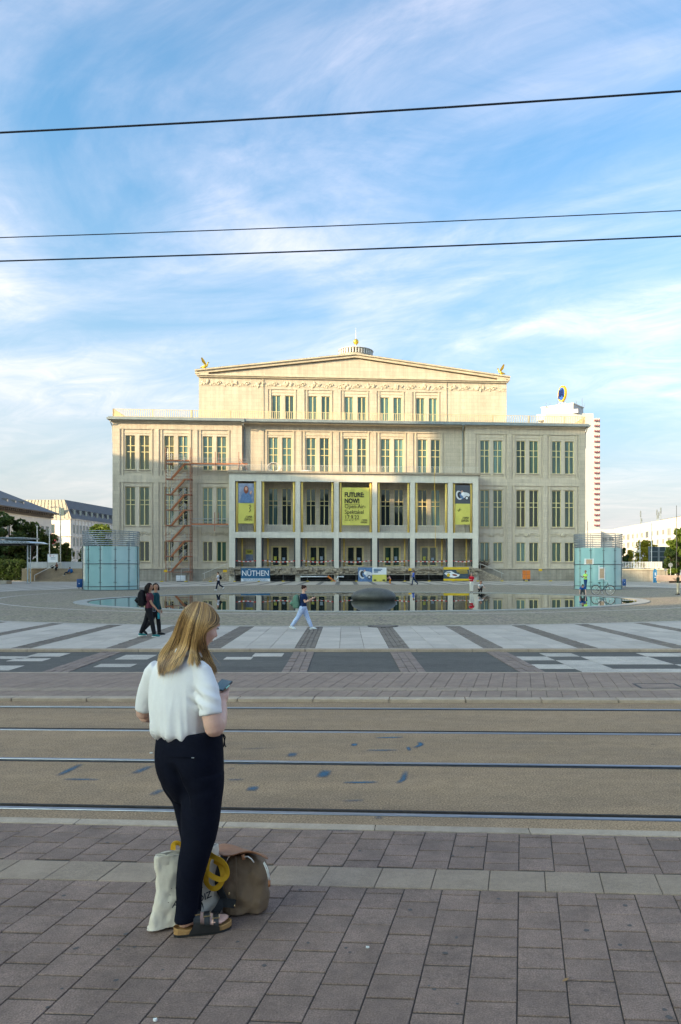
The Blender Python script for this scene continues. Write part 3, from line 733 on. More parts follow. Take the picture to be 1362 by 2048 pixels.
fz.build('frieze', m_trim, opera, smooth=True)
# lightning conductors / grey pipes on the block
for u_ in (22.9, 53.8): MB().tube([(u_,RV-.12,26),(u_,RV-.12,RE-.5),(u_,RV-.75,RE+.2)], .05, 6).build('downpipe', m_trim, opera)
# roof lantern with golden ball
lan = MB(); lv, lz = 15, 39.5
lan.lathe([(3.05,-3),(3.05,0),(3.05,1.0),(2.85,1.02),(2.85,1.1)], (um,lv,lz), 40); lan.build('lantern_drum', m_lime2, opera)
lp = MB()
for k in range(36):
    a = 2*math.pi*k/36; lp.cbox((um+2.95*math.cos(a), lv+2.95*math.sin(a), lz+1.5), .28, .28, .9, a)
lp.build('lantern_posts', m_wrail, opera)
MB().lathe([(2.5,1.0),(2.5,2.0)], (um,lv,lz), 32).build('lantern_core', m_dark, opera)
MB().lathe([(3.2,1.95),(3.22,2.05),(2.4,2.3),(1.2,2.6),(.45,2.75),(.4,2.85),(.12,3.0),(.1,3.5)], (um,lv,lz), 40).build('lantern_roof', m_wrail, opera, smooth=True)
MB().ell((um,lv,lz+3.8), (.5,.5,.52), 20, 14).build('gilded_ball', m_gilt, opera, smooth=True)
MB().tube([(um,lv,lz+4.3),(um,lv,lz+6.4)], [.07,.02], 6).build('spire_rod', m_wrail, opera)
# gilded birds on the gable corners
def bird(u_, v, z, d):
    p = MB().box(u_-.75, u_+.75, v-.6, v+.6, z, z+.62); p.box(u_-.62, u_+.62, v-.5, v+.5, z+.62, z+.9); p.build('statue_plinth', m_trim, opera)
    z += .9; b = MB()
    b.ell((u_,v,z+.55), (.42,.24,.26), 12, 8, Matrix.Rotation(R(-25*d),3,'Y')); b.tube([(u_+.3*d,v,z+.6),(u_+.48*d,v,z+.95),(u_+.5*d,v,z+1.2)], [.18,.11,.09], 8); b.ell((u_+.56*d,v,z+1.24), (.17,.1,.11), 8, 6)
    b.tube([(u_+.68*d,v,z+1.24),(u_+.86*d,v,z+1.16)], [.05,.01], 6); b.tube([(u_-.3*d,v,z+.5),(u_-.75*d,v,z+.35)], [.17,.05], 6); b.tube([(u_,v,z),(u_,v,z+.4)], .11, 6); b.ell((u_,v,z+.06), (.35,.25,.08))
    for sv in (-1, 1):
        w_ = [(u_+.15*d,v+sv*.15,z+.7),(u_-.35*d,v+sv*.35,z+1.2),(u_-.5*d,v+sv*.5,z+1.85),(u_-.3*d,v+sv*.48,z+1.95),(u_-.02*d,v+sv*.4,z+1.55),(u_+.25*d,v+sv*.2,z+1.0)]
        b.add([Vector(q)+Vector((0,-.05,0)) for q in w_] + [Vector(q)+Vector((0,.05,0)) for q in w_], [tuple(range(6)), tuple(range(11,5,-1))] + [(i,6+i,6+(i+1)%6,(i+1)%6) for i in range(6)])
    b.build('gilded_bird', m_gilt, opera, smooth=False)
bird(RU0+.9, RV+.2, RE-.05, 1); bird(RU1-.9, RV+.2, RE-.05, -1)

# ------------------------------------------------------------------ portico
PV = -3.0
PB = [18.70, 19.62, 22.89, 23.68, 28.98, 29.74, 35.03, 35.80, 41.09, 41.86, 47.12, 47.90, 53.2, 53.98, 57.22, 58.14]
pil = [(PB[0],PB[1])] + [(PB[i],PB[i+1]) for i in range(2,14,2)] + [(PB[14],PB[15])]
opn = [(PB[i],PB[i+1]) for i in range(1,15,2)]
for a, b in pil: MB().box(a, b, PV, PV+.85, -.2, 15.78).build('pillar', m_port, opera, bevel=.03)
MB().box(PB[0], PB[15], PV, PV+.85, 15.782, 16.88).build('entablature', m_port, opera)
sd = MB()
for u_ in (PB[0], PB[15]-.5): sd.box(u_, u_+.5, PV+.85, CV, 2.0, 16.88)
sd.build('portico_side_wall', m_port, opera)
MB().box(PB[0]-.3, PB[15]+.3, PV-.32, CV, 16.885, 17.2).build('portico_roof', mat('portico_roof_edge', (.33,.25,.17), .9, .5, 1.2, col2=(.42,.38,.30)), opera)
MB().box(PB[0]+.2, PB[15]-.2, PV+.2, CV, 15.9, 16.0).build('portico_ceiling', m_lime2, opera)
MB().box(PB[0]+.5, PB[15]-.5, PV+.86, CV, 6.75, 7.60).build('balcony_floor', m_lime2, opera)
MB().box(PB[0]+.4, PB[15]-.4, PV+.3, CV, 1.9, 2.2).build('terrace_floor', m_plinth, opera)
MB().box(20.2, 56.4, CV-.05, CV-.001, -.2, 1.9).build('cellar_shade', m_dark, opera)  # near-black sheet stands in for the shade inside the openings
for a, b in opn:
    MB().box(a, b, PV+.04, PV+.80, 6.70, 7.62).build('spandrel', m_port, opera)
    MB().box(a, b, PV-.03, PV+.03, 15.60, 15.772).build('lintel_strip', m_wrail, opera)
    for u_ in (a+.26, b-.26): MB().tube([(u_,PV+.36,7.63),(u_,PV+.36,15.6)], .165, 12).build('gold_column', m_gold, opera, smooth=True)
    for u_ in (a+.16, b-.16):
        MB().tube([(u_,PV+.5,2.2),(u_,PV+.5,6.69)], .13, 8).cbox((u_,PV+.34,3.4), .14,.1,.14).build('steel_prop', m_steelpost, opera)
    u_ = (a+.75) if (a+b)/2 < 44 else (b-.75)
    MB().tube([(u_,PV+2.2,2.2),(u_,PV+2.2,6.74)], .14, 10).build('gold_column', m_gold, opera, smooth=True)
    # meander balustrade
    n_ = max(4, int((b-a-.9)/.36)); st = (b-a-.9)/n_; mb = MB(); yv = PV+.45; x0 = a+.45
    mb.bar((x0,yv,8.76),(b-.45,yv,8.76), .06); mb.bar((x0,yv,7.75),(b-.45,yv,7.75), .05)
    for k in range(n_):
        xa = x0+k*st; mb.bar((xa,yv,7.75),(xa,yv,8.6), .045); mb.bar((xa+st*.55,yv,7.75),(xa+st*.55,yv,8.6), .045)
        mb.bar((xa,yv,8.6),(xa+st*.55,yv,8.6), .045)
    mb.build('balustrade', m_wrail, opera)
mb = MB(); yv = PV-.1; n_ = 96; st = (PB[15]-PB[0])/n_
mb.bar((PB[0],yv,18.15),(PB[15],yv,18.15), .05)
for k in range(n_):
    xa = PB[0]+k*st; mb.bar((xa,yv,17.2),(xa,yv,18.0), .035); mb.bar((xa+st*.5,yv,17.2),(xa+st*.5,yv,18.0), .035); mb.bar((xa,yv,18.0),(xa+st*.5,yv,18.0), .035)
mb.build('terrace_balustrade', m_wrail, opera)
# broken ledge where the stairs were taken away
rl = MB(); rq = random.Random(5)
u_ = PB[0]
while u_ < PB[15]:
    l_ = rq.uniform(.25,.8); h = rq.uniform(.15,.42); rl.cbox((u_+l_/2, PV-.25+rq.uniform(-.15,.15), 1.35+rq.uniform(-.35,.6)), l_*1.05, .6+rq.random()*.4, h, rq.uniform(-.2,.2)); u_ += l_*.42
rl.box(PB[0], PB[15], PV-.2, PV+.28, .93, 1.95); rl.build('rubble_ledge', m_rubble, opera)
MB().box(PB[0]-.1, PB[15]+.1, PV-.55, PV-.1, .86, .98).build('ledge_edge', m_plinth, opera)
# plinth of the wings with its top ledge
for a, b in ((-.25, PB[0]), (PB[15], OW+.25)):
    MB().box(a, b, -.55, .2, -.2, 1.82).build('plinth', m_plinth, opera); MB().box(a-.08, b+.0, -.7, .2, 1.825, 2.02).build('plinth_ledge', m_trim, opera)
# stairs either side of the portico
for s_, u0 in ((-1, PB[0]), (1, PB[15])):
    ws = MB(); far_ = u0 + s_*4.2
    poly = [(u0,-.15),(far_,-.15),(far_,.15),(u0,1.9)]
    ws.vprism(poly if s_ > 0 else poly[::-1], -2.4, -.75); ws.build('stair_flank', m_rubble, opera)
    MB().tube([(u0+s_*.2,-2.35,2.75),(far_,-2.35,1.05)], .045, 6).bar((u0+s_*.4,-2.35,1.8),(u0+s_*.4,-2.35,2.68),.05).bar((far_-s_*.3,-2.35,.2),(far_-s_*.3,-2.35,1.15),.05).build('handrail', m_wrail, opera)
# ------------------------------------------------------------------ on and before the opera
CA, SA = math.cos(OA), math.sin(OA)
def OL(u, v, z=0): return Vector((OX + u*CA - v*SA, OY + u*SA + v*CA, z))
def Uf(px, v=0.0):
    k = (px-CX)/FPX; return (OY*k - OX + v*SA + k*v*CA)/(CA - k*SA)
def Zf(px, py, v=0.0):
    u = Uf(px, v); return EYE + (HZ-py)*(OY + u*SA + v*CA)/FPX
m_yel = mat('banner_yellow', (.62,.58,.12), .7, .05, .8); m_ink = simple('banner_ink', (.015,.015,.015), .7); m_white = simple('banner_white', (.75,.78,.80), .7)
m_photo = mat('banner_photo', (.10,.16,.30), .7, .5, 1.4, col2=(.38,.42,.52)); m_skin0 = simple('print_skin', (.62,.36,.26), .7); m_hair0 = simple('print_hair', (.22,.06,.03), .7); m_den = mat('print_denim', (.10,.19,.36), .7, .3, 3)
m_car = simple('print_car', (.62,.64,.66), .7); m_dk = simple('print_dark', (.03,.035,.045), .7)
def flat(name, pts, v, m, parent, th=.012):
    """a print: polygon in u,z"""
    a = sum(pts[i][0]*pts[(i+1)%len(pts)][1]-pts[(i+1)%len(pts)][0]*pts[i][1] for i in range(len(pts)))
    if a < 0: pts = pts[::-1]
    return MB().vprism(pts, v-th, v).build(name, m, parent)
def ellp(cx, cz, rx, rz, n=18, rot=0): return [(cx+rx*math.cos(2*math.pi*k/n)*math.cos(rot)-rz*math.sin(2*math.pi*k/n)*math.sin(rot), cz+rx*math.cos(2*math.pi*k/n)*math.sin(rot)+rz*math.sin(2*math.pi*k/n)*math.cos(rot)) for k in range(n)]
def cloth(u0, u1, z0, z1, amp, seed):
    mb = MB(); nu, nz = 14, 20; v = []
    for j in range(nz+1):
        for i in range(nu+1):
            u, z = u0+(u1-u0)*i/nu, z0+(z1-z0)*j/nz
            v.append((u, amp*(mnoise.noise(Vector((u*1.1,z*.4,seed)))-.2), z))
    return mb.add(v, [(j*(nu+1)+i, j*(nu+1)+i+1, (j+1)*(nu+1)+i+1, (j+1)*(nu+1)+i) for j in range(nz) for i in range(nu)])
BV = PV+.12
def car_print(e, u, z, s, v=-.03):
    flat('print', ellp(u+.15*s, z+.10*s, .95*s, .42*s), v, m_car, e); flat('print', ellp(u-.55*s, z+.05*s, .5*s, .72*s, rot=.3), v-.001, m_car, e)
    flat('print', ellp(u-.45*s, z+.08*s, .36*s, .52*s, rot=.2), v-.013, m_dk, e); flat('print', ellp(u+.62*s, z-.38*s, .30*s, .32*s), v-.014, m_dk, e); flat('print', ellp(u+.62*s, z-.38*s, .17*s, .19*s), v-.027, m_car, e)
    flat('print', ellp(u-.2*s, z-.12*s, .2*s, .48*s, rot=.5), v-.028, m_den, e); flat('print', ellp(u+.0*s, z+.28*s, .24*s, .30*s, rot=-.4), v-.029, m_white, e); flat('print', ellp(u-.12*s, z+.62*s, .13*s, .16*s), v-.030, m_skin0, e)
def opera_mark(e, u1, z, s, v=-.05):
    text('lettering', 'OPER\nLEIPZIG', s, m_ink, e, (u1, v, z), align='RIGHT', bold=.02*s, sx=.82)
    flat('slash', [(u1-3.55*s*.82,z-1.05*s),(u1-3.45*s*.82,z-1.05*s),(u1-2.45*s*.82,z+.8*s),(u1-2.55*s*.82,z+.8*s)], v+.01, m_ink, e)
# left banner
e = empty('hanging_banner', OL(20.1,BV,0), OA, 'tall yellow banner with photo of a woman in blue, leftmost portico bay', 'banner', 'opera banners')
cloth(0,2.42,8.95,12.15,.03,1).build('cloth', m_yel, e); cloth(0,2.42,12.15,15.25,.02,2).build('photo_field', m_photo, e)
flat('print', [(.25,12.2),(2.2,12.2),(1.9,13.5),(1.55,13.95),(.9,13.95),(.5,13.4)], -.06, m_den, e); flat('print', ellp(1.22,14.25,.36,.62), -.075, m_hair0, e); flat('print', ellp(1.24,14.42,.2,.28), -.09, m_skin0, e); flat('print', ellp(1.95,13.8,.12,.3,rot=-.4), -.09, m_skin0, e)
opera_mark(e, 2.2, 9.85, .44); MB().tube([(1.65,-.05,11.75),(1.85,-.05,11.9),(1.95,-.05,11.6),(1.7,-.05,11.35),(1.95,-.05,11.1),(1.65,-.05,10.75)], .04, 5).build('squiggle', m_ink, e)
# centre banner
e = empty('hanging_banner', OL(36.3,BV,0), OA, 'wide yellow banner with large black lettering in the middle portico bay', 'banner', 'opera banners')
cloth(0,4.35,8.75,14.75,.09,5).build('cloth', m_yel, e)
text('lettering', 'FUTURE:\nNOW!', 1.02, m_ink, e, (.38,-.12,13.25), bold=.035, sx=.80); text('lettering', 'Open-Air-\nSpektakel\n17.9.22', .92, m_ink, e, (.40,-.12,11.45), sx=.86)
MB().box(.38, 2.6, -.13, -.12, 12.05, 12.09).build('rule', m_ink, e); opera_mark(e, 3.95, 9.45, .36, v=-.13)
for k, (a, b) in enumerate(((.4,.9),(1.05,1.35),(1.6,1.75),(2.1,2.25))): MB().box(a, b, -.13, -.12, 9.52, 9.60).build('logo_bar', m_ink, e)
# right banner
e = empty('hanging_banner', OL(54.4,BV,0), OA, 'tall yellow banner with photo of a wrecked car, rightmost portico bay', 'banner', 'opera banners')
cloth(0,2.4,8.95,12.3,.03,8).build('cloth', m_yel, e); cloth(0,2.4,12.3,15.3,.02,9).build('photo_field', simple('print_slate', (.07,.08,.10), .7), e)
car_print(e, 1.2, 13.6, 1.05); opera_mark(e, 2.2, 9.85, .44); MB().bar((.3,-.05,11.2),(.95,-.05,11.35),.05).bar((.5,-.05,11.0),(.75,-.05,11.6),.05).build('cross_mark', m_ink, e)
# framed notices on the back wall, ground floor
e = empty('notice_board', OL(20.7,CV-.08,0), OA, 'yellow and blue notice board on the ground floor wall behind the leftmost bay', 'notice board')
MB().box(0,1.15,-.05,.0,4.15,4.95).build('upper_sheet', m_yel, e); MB().box(0,1.15,-.05,0,3.05,4.14).build('lower_sheet', m_photo, e); text('lettering','FUTURE\nNOW!',.2,m_ink,e,(.57,-.06,4.6),align='CENTER',bold=.01)
e = empty('glazed_showcase', OL(22.4,CV-.08,0), OA, 'narrow grey glazed showcase beside the yellow notice board', 'showcase')
MB().box(0,.95,-.12,0,3.1,4.85).build('case', m_steelpost, e); MB().box(.08,.87,-.14,-.121,3.2,4.75).build('pane', g_teal, e)

# scaffold stair tower ----------------------------------------------------------
m_red = mat('red_lead_scaffold', (.30,.115,.07), .65, .2, 3); m_or = mat('orange_toeboard', (.40,.145,.06), .7, .2, 2); m_galv = mat('galvanised', (.45,.46,.45), .45, .12, 4, metal=.5)
SV = -1.4; s0, s1 = Uf(334,SV), Uf(382.5,SV)
sc = empty('scaffold_tower', OL(s0,SV-.7,0), OA, 'tall rust red scaffold stair tower with walkways against the left wing', 'scaffold')
SW = s1-s0; LV = [1.43+2.43*k for k in range(8)]
for x in (0, SW):
    for y in (0, 1.25): MB().tube([(x,y,-.15),(x,y,20.9)], .055, 6).build('standard', m_red if (x+y) != 1.25 else m_galv, sc)
for x in (.55, SW-.5):
    MB().tube([(x,1.25,-.15),(x,1.25,20.2)], .04, 6).build('standard', m_galv, sc)
for k, z in enumerate(LV):
    MB().box(-.05,.85,0,1.25,z-.08,z).build('landing', m_or, sc); MB().box(SW-.9,SW+.1,0,1.25,z-.08,z).build('landing', m_or, sc)
    lg = MB()
    for y in (0, 1.25): lg.bar((-.1,y,z-.14),(SW+.15,y,z-.14),.06)
    for dz in (.5, 1.0): lg.bar((0,1.25,z+dz),(SW,1.25,z+dz),.045); lg.bar((0,0,z+dz),(0,1.25,z+dz),.045); lg.bar((SW,0,z+dz),(SW,1.25,z+dz),.045)
    lg.build('ledger', m_red, sc)
    if k < 7:
        z2 = LV[k+1]; st = MB(); n_ = 10; xa, xb = .8, SW-.85
        for y in (.08, .62): st.bar((xa,y,z),(xb,y,z2-.03),.05,.2)
        for q in range(1, n_): st.box(xa+(xb-xa)*q/n_-.09, xa+(xb-xa)*q/n_+.12, .1, .6, z+(z2-z)*q/n_-.02, z+(z2-z)*q/n_+.02)
        st.build('stair_flight', m_or, sc)
        hr = MB()
        for y in (.0, .7):
            for dz in (.55, 1.0): hr.tube([(xa,y,z+dz),(xb,y,z2+dz)], .03, 5)
            hr.bar((xa,y,z),(xa,y,z+1.0),.04); hr.bar((xb,y,z2),(xb,y,z2+1.0),.04)
        hr.build('handrail', m_galv, sc)
        br = MB().tube([(0,1.25,z),(SW,1.25,z2)],.028,5); br.tube([(0,1.25,z2),(SW,1.25,z)],.028,5); br.build('brace', m_galv, sc)
def walkway(x0, x1, z, posts):
    MB().box(x0,x1,.1,1.2,z-.07,z).build('deck', m_galv, sc); MB().box(x0,x1,.06,.1,z-.02,z+.22).build('toe_board', m_or, sc)
    lg = MB().bar((x0,.1,z-.18),(x1,.1,z-.18),.06)
    for dz in (.5,1.0): lg.tube([(x0,.08,z+dz),(x1,.08,z+dz)],.028,5); lg.tube([(x0,1.2,z+dz),(x1,1.2,z+dz)],.028,5)
    lg.build('guard_rail', m_galv, sc)
    for x in posts: MB().tube([(x,.05,z-1.0),(x,.05,z+2.0)],.06,6).tube([(x+.35,1.2,z-.2),(x+.35,1.2,z+2.0)],.05,6).build('standard', m_red, sc)
walkway(SW+.12, Uf(496,SV)-s0, 18.3, (Uf(432,SV)-s0, Uf(479,SV)-s0)); walkway(SW+.12, Uf(458,SV)-s0, 8.75, (Uf(431,SV)-s0,))
walkway(-.05, SW-.2, 18.75, ())
MB().tube([(Uf(480,SV)-s0,.3,19.2),(Uf(498,SV)-s0,-1.2,17.4)],.04,6).build('brace', m_red, sc)
# white cable drum and covers on the portico roof
e = empty('hose_reel', OL(Uf(548,-2),-2.0,17.2), OA, 'coil of pale hose lying on the portico roof at its left', 'hose')
hb = MB()
for k in range(4): hb.tube([(1.0*math.cos(a)*(1-.08*k), .12*k, .75+.75*math.sin(a)*(1-.08*k)) for a in np.linspace(0,2*math.pi,25)], .06, 6)
hb.build('coil', m_wrail, e); MB().bar((-.8,.3,.05),(1.1,.3,.05),.12).bar((.6,.3,.05),(1.3,.3,.8),.07).build('stand', m_wrail, e)
e = MB().ell((0,0,.12),(.95,.6,.2),16,6).build('tarpaulin_cover', m_white, smooth=True, loc=OL(Uf(613,-2),-2.2,17.2)); tag(e, 'low white dome cover lying on the portico roof', 'cover')

# site fence, feet and banners ------------------------------------------------------
m_foot = mat('fence_foot', (.60,.45,.02), .8, .2, 3); m_wire = simple('fence_wire', (.20,.21,.21), .5, metal=.6)
FV = -5.6; fx = [275+k*48.6 for k in range(19)]
proto = {}
def fence_panel(u0, wd, lab):
    e = empty('site_fence', OL(u0,FV,PZ), OA, lab, 'fence', 'site fence panels')
    f = MB().tube([(0,0,.12),(0,0,1.95),(wd,0,1.95),(wd,0,.12)], .02, 5); f.tube([(0,0,.25),(wd,0,.25)], .016, 5); f.build('frame', m_wire, e)
    g = MB()
    for k in range(1, 22): g.bar((wd*k/22,0,.25),(wd*k/22,0,1.95),.006)
    for z in (.7, 1.2, 1.6): g.bar((0,0,z),(wd,0,z),.008)
    g.build('mesh_wires', m_wire, e)
    MB().cbox((.0,0,.07),.34,.72,.13).build('foot', m_foot, e, bevel=.02)
    return e
for k in range(18):
    a, b = Uf(fx[k],FV), Uf(fx[k+1],FV)
    ords = ['first','second','third','fourth','fifth','sixth','seventh','eighth','ninth','tenth','eleventh','twelfth','thirteenth','fourteenth','fifteenth','sixteenth','seventeenth','eighteenth']
    fence_panel(a, b-a-.04, 'grey wire construction fence panel before the opera, %s from the left' % ords[k])
m_nb = mat('banner_blue', (.018,.115,.24), .65, .12, 2)
def fbanner(px0, px1, py0, py1, name, label):
    a, b = Uf(px0,FV-.1), Uf(px1,FV-.1); e = empty(name, OL(a,FV-.1,0), OA, label, 'banner', 'banners tied to the site fence')
    return e, b-a, Zf(px0,py1,FV-.1), Zf(px0,py0,FV-.1)
e, w_, z0, z1 = fbanner(482,540,1136.2,1163,'fence_banner','blue banner lettered NÜTHEN tied to the site fence')
zs = z0+.22*(z1-z0)
cloth(0,w_,zs,z1,.02,1).build('cloth', m_nb, e); cloth(0,w_,z0,zs,.02,2).build('lower_strip', m_white, e)
text('lettering','NÜTHEN',1.18,m_white,e,(w_/2,-.07,zs+.42),align='CENTER',bold=.012,sx=.86); text('lettering','RESTAURIERUNGEN',.36,m_nb,e,(w_/2,-.05,z0+.12),align='CENTER',sx=1.12)
e, w_, z0, z1 = fbanner(716,773,1135,1163.5,'fence_banner','fence banner with wrecked car photo beside white and yellow text field')
cloth(0,w_*.5,z0,z1,.03,3).build('photo_field', m_den, e); cloth(w_*.5,w_,z0+.5*(z1-z0),z1,.03,4).build('text_field', m_white, e); cloth(w_*.5,w_,z0,z0+.5*(z1-z0),.03,4).build('lower_field', m_yel, e)
car_print(e, w_*.26, (z0+z1)/2, .98, v=-.05)
for k in range(3): MB().box(w_*.55, w_*(.55+.3*(1,.85,.5)[k]), -.07,-.06, z1-.32-.22*k, z1-.2-.22*k).build('print_line', m_nb, e)
for x in (.55,.86): MB().box(w_*x,w_*(x+.09),-.07,-.06,z0+.15,z0+.35).build('print_mark', m_ink, e)
m_by = mat('banner_gold', (.66,.46,.02), .7, .08, 2); m_bd = mat('banner_slate', (.045,.075,.10), .7, .15, 1)
e, w_, z0, z1 = fbanner(887,938,1134.2,1161.5,'fence_banner','dark slate banner with yellow bands and pale shell print on the fence')
h = z1-z0
cloth(0,w_,z0+.15*h,z0+.82*h,.02,6).build('cloth', m_bd, e); cloth(0,w_,z0+.82*h,z1,.02,6).build('upper_band', m_by, e); cloth(0,w_,z0,z0+.15*h,.02,6).build('lower_band', m_by, e)
flat('print', [(.1,z0+.52*h),(.5,z0+.68*h),(1.2,z0+.72*h),(1.8,z0+.55*h),(2.6,z0+.45*h),(2.4,z0+.32*h),(1.6,z0+.22*h),(1.0,z0+.26*h),(.4,z0+.42*h)], -.05, m_white, e)
flat('print', ellp(.78,z0+.42*h,.26,.27), -.065, m_by, e); flat('print', ellp(1.75,z0+.42*h,.4,.14,rot=-.2), -.066, m_hair0, e); flat('print', ellp(.8,z0+.62*h,.4,.06), -.066, m_dk, e)
for k, (a, b) in enumerate(((.50,.93),(.52,.95),(.62,.95))): MB().box(w_*a,w_*b,-.06,-.05,z0+(.72-.09*k)*h,z0+(.76-.09*k)*h).build('print_line', m_by, e)
# yellow warning boards, orange crate, white pipes, tape
def board(px, py, pw, ph, v, m, name, label, cat, group=None, depth=.05):
    a, b = Uf(px-pw/2,v), Uf(px+pw/2,v); z0, z1 = Zf(px,py+ph/2,v), Zf(px,py-ph/2,v)
    q = MB().box(0,b-a,0,depth,0,z1-z0); q.bar((.06,-.01,(z1-z0)/2),(b-a-.06,-.01,(z1-z0)/2),.02)
    return tag(q.build(name, m, loc=OL(a,v,z0), rz=OA), label, cat, group)
m_sign = simple('warning_yellow', (.72,.44,.01), .55); m_orange = mat('orange_sheet', (.72,.20,.02), .6, .1, 3)
board(331,1142,7,4.6,FV-.05,m_sign,'warning_board','small yellow board at the foot of the scaffold tower','sign','yellow boards on the site fence')
board(450,1142,8,5,FV-.05,m_sign,'warning_board','small yellow board on the fence left of the NÜTHEN banner','sign','yellow boards on the site fence')
board(820,1139,6,5,FV-.05,m_sign,'warning_board','small yellow board behind the man in the blue shirt','sign','yellow boards on the site fence')
board(1081,1140,7,4.4,FV-.05,m_sign,'warning_board','small yellow board on the fence before the right wing','sign','yellow boards on the site fence')
e = empty('orange_container', OL(Uf(1047,-3.5),-3.5,PZ), OA, 'upright orange sheet container before the right wing plinth', 'container')
MB().box(0,1.12,0,.8,.32,1.72).build('body', m_orange, e, bevel=.03); MB().box(.1,.25,.1,.7,0,.32).box(.87,1.02,.1,.7,0,.32).build('legs', m_steelpost, e); MB().box(-.02,1.14,-.03,.83,1.0,1.05).build('seam', m_or, e)
e = empty('power_cabinet', OL(Uf(352,-5),-5.0,PZ), OA, 'pale grey switch cabinet standing at the foot of the scaffold tower', 'cabinet')
MB().box(0,1.35,0,.6,.1,.95).build('body', m_white, e, bevel=.03); MB().box(.66,.69,-.01,0,.12,.93).build('door_gap', m_steelpost, e); MB().box(.1,1.25,.05,.55,0,.1).build('base', m_steelpost, e); MB().tube([(.7,.3,.95),(.7,.3,2.0),(2.0,.3,2.05)],.04,6).build('conduit', m_galv, e)
def pipe(pts, r, m, name, label, cat):
    e = empty(name, OL(pts[0][0],pts[0][1],0), OA, label, cat); P = [(p[0]-pts[0][0],p[1]-pts[0][1],p[2]) for p in pts]
    MB().tube(P, r, 10).build('pipe_run', m, e, smooth=True)
    for q in (P[0], P[-1]): MB().ell(q,(r*1.25,r*1.25,r*1.25),8,6).build('collar', m, e)
    return e
pv = -3.6
e = pipe([(Uf(602,pv),pv,Zf(602,1153.4,pv)),(Uf(657,pv),pv,Zf(657,1153.2,pv))], .10, m_white, 'drain_pipe', 'long white plastic drain pipe across the dark cellar opening', 'pipe')
e = pipe([(Uf(657,pv),pv-.2,Zf(657,1153.4,pv)),(Uf(670,pv),pv-.2,Zf(670,1163,pv))], .13, m_orange, 'drain_pipe', 'short orange drain pipe sloping down beside a pillar base', 'pipe')
e = pipe([(Uf(686,pv),pv,Zf(686,1153.4,pv)),(Uf(675,pv),pv,Zf(675,1153.4,pv)),(Uf(674.5,pv),pv,Zf(674,1162,pv))], .11, m_white, 'drain_pipe', 'bent white drain pipe at the middle pillar base', 'pipe')
m_tapew = simple('tape_white', (.75,.72,.68), .6); m_taper = simple('tape_red', (.55,.04,.03), .6)
for bi, (a, b) in enumerate(opn):
    nm = ['leftmost','second','third','middle','fifth','sixth','rightmost'][bi]
    e = empty('barrier_tape', OL(a+.1,PV+.3,0), OA, 'red and white barrier tape across the %s portico bay' % nm, 'tape', 'barrier tapes across the portico')
    W_, R_ = MB(), MB(); n_ = int((b-a-.2)/.32); L_ = b-a-.2
    for k in range(n_):
        x0, x1 = L_*k/n_, L_*(k+1)/n_; sg = lambda x: 3.05 - .18*math.sin(math.pi*x/L_) + .04*math.sin(bi+x)
        (W_ if k % 2 else R_).add([(x0,0,sg(x0)),(x1,0,sg(x1)),(x1,0,sg(x1)+.13),(x0,0,sg(x0)+.13)], [(0,1,2,3)])
    W_.build('white_bands', m_tapew, e); R_.build('red_bands', m_taper, e)
    rr = MB(); z_ = 2.2                                     # temporary guard rail of the terrace edge
    for dz in (.45, .95): rr.tube([(0,.1,z_+dz),(L_,.1,z_+dz)],.025,5)
    for k in range(9): rr.bar((L_*k/8,.1,z_),(L_*k/8,.1,z_+.95),.03)
    rr.build('guard_rail', m_steelpost, e)
pr = random.Random(9); br = MB()                          # dry brushwood heap at the right stair
for k in range(60):
    a = pr.uniform(0,2*math.pi); br.tube([(pr.uniform(-.4,.4),pr.uniform(-.3,.3),0),(pr.uniform(-.9,1.2),pr.uniform(-.5,.5),pr.uniform(.3,1.0)),(pr.uniform(-1.2,1.7),pr.uniform(-.6,.6),pr.uniform(.6,1.7))],[.03,.022,.01],4)
tag(br.build('brushwood_heap', mat('twigs',(.12,.085,.06),.9,.3,4), loc=OL(Uf(962,-1.5),-1.6,1.9), rz=OA), 'heap of bare brown brushwood on the stair right of the portico', 'brushwood')
# yellow hoist rope down the fifth bay
tag(MB().tube([OL(Uf(869,PV-.5),PV-.5,18.2), OL(Uf(870,PV-.5),PV-.5,10), OL(Uf(871,PV-.5),PV-.5,5.2)], .035, 5).build('hoist_rope', m_sign), 'thin yellow hoist rope hanging down over the portico front', 'rope')

# glass pavilions --------------------------------------------------------------------
m_frost = bpy.data.materials.new('frosted_glass'); m_frost.use_nodes = True; t = m_frost.node_tree; b = t.nodes['Principled BSDF']
b.inputs['Base Color'].default_value = (.29,.52,.52,1); b.inputs['Roughness'].default_value = .09; b.inputs['Transmission Weight'].default_value = .0; b.inputs['Specular IOR Level'].default_value = .7; b.inputs['Coat Weight'].default_value = .5; b.inputs['Coat Roughness'].default_value = .05
b.inputs['Subsurface Weight'].default_value = 0
tcn = t.nodes.new('ShaderNodeTexCoord'); nz = t.nodes.new('ShaderNodeTexNoise'); nz.inputs['Scale'].default_value = .7; t.links.new(tcn.outputs['Object'], nz.inputs['Vector']); mx = t.nodes.new('ShaderNodeMix'); mx.data_type = 'RGBA'; mx.inputs['A'].default_value = (.29,.52,.52,1); mx.inputs['B'].default_value = (.44,.68,.66,1); t.links.new(nz.outputs['Fac'], mx.inputs['Factor']); t.links.new(mx.outputs['Result'], b.inputs['Base Color'])
m_pav = simple('pavilion_steel', (.13,.16,.17), .45, metal=.5); m_tubes = mat('pavilion_tubes', (.33,.36,.36), .4, .1, 3, metal=.6)
m_ply = mat('plywood', (.52,.36,.24), .8, .15, 3); m_tape = simple('white_tape', (.75,.76,.76), .6)
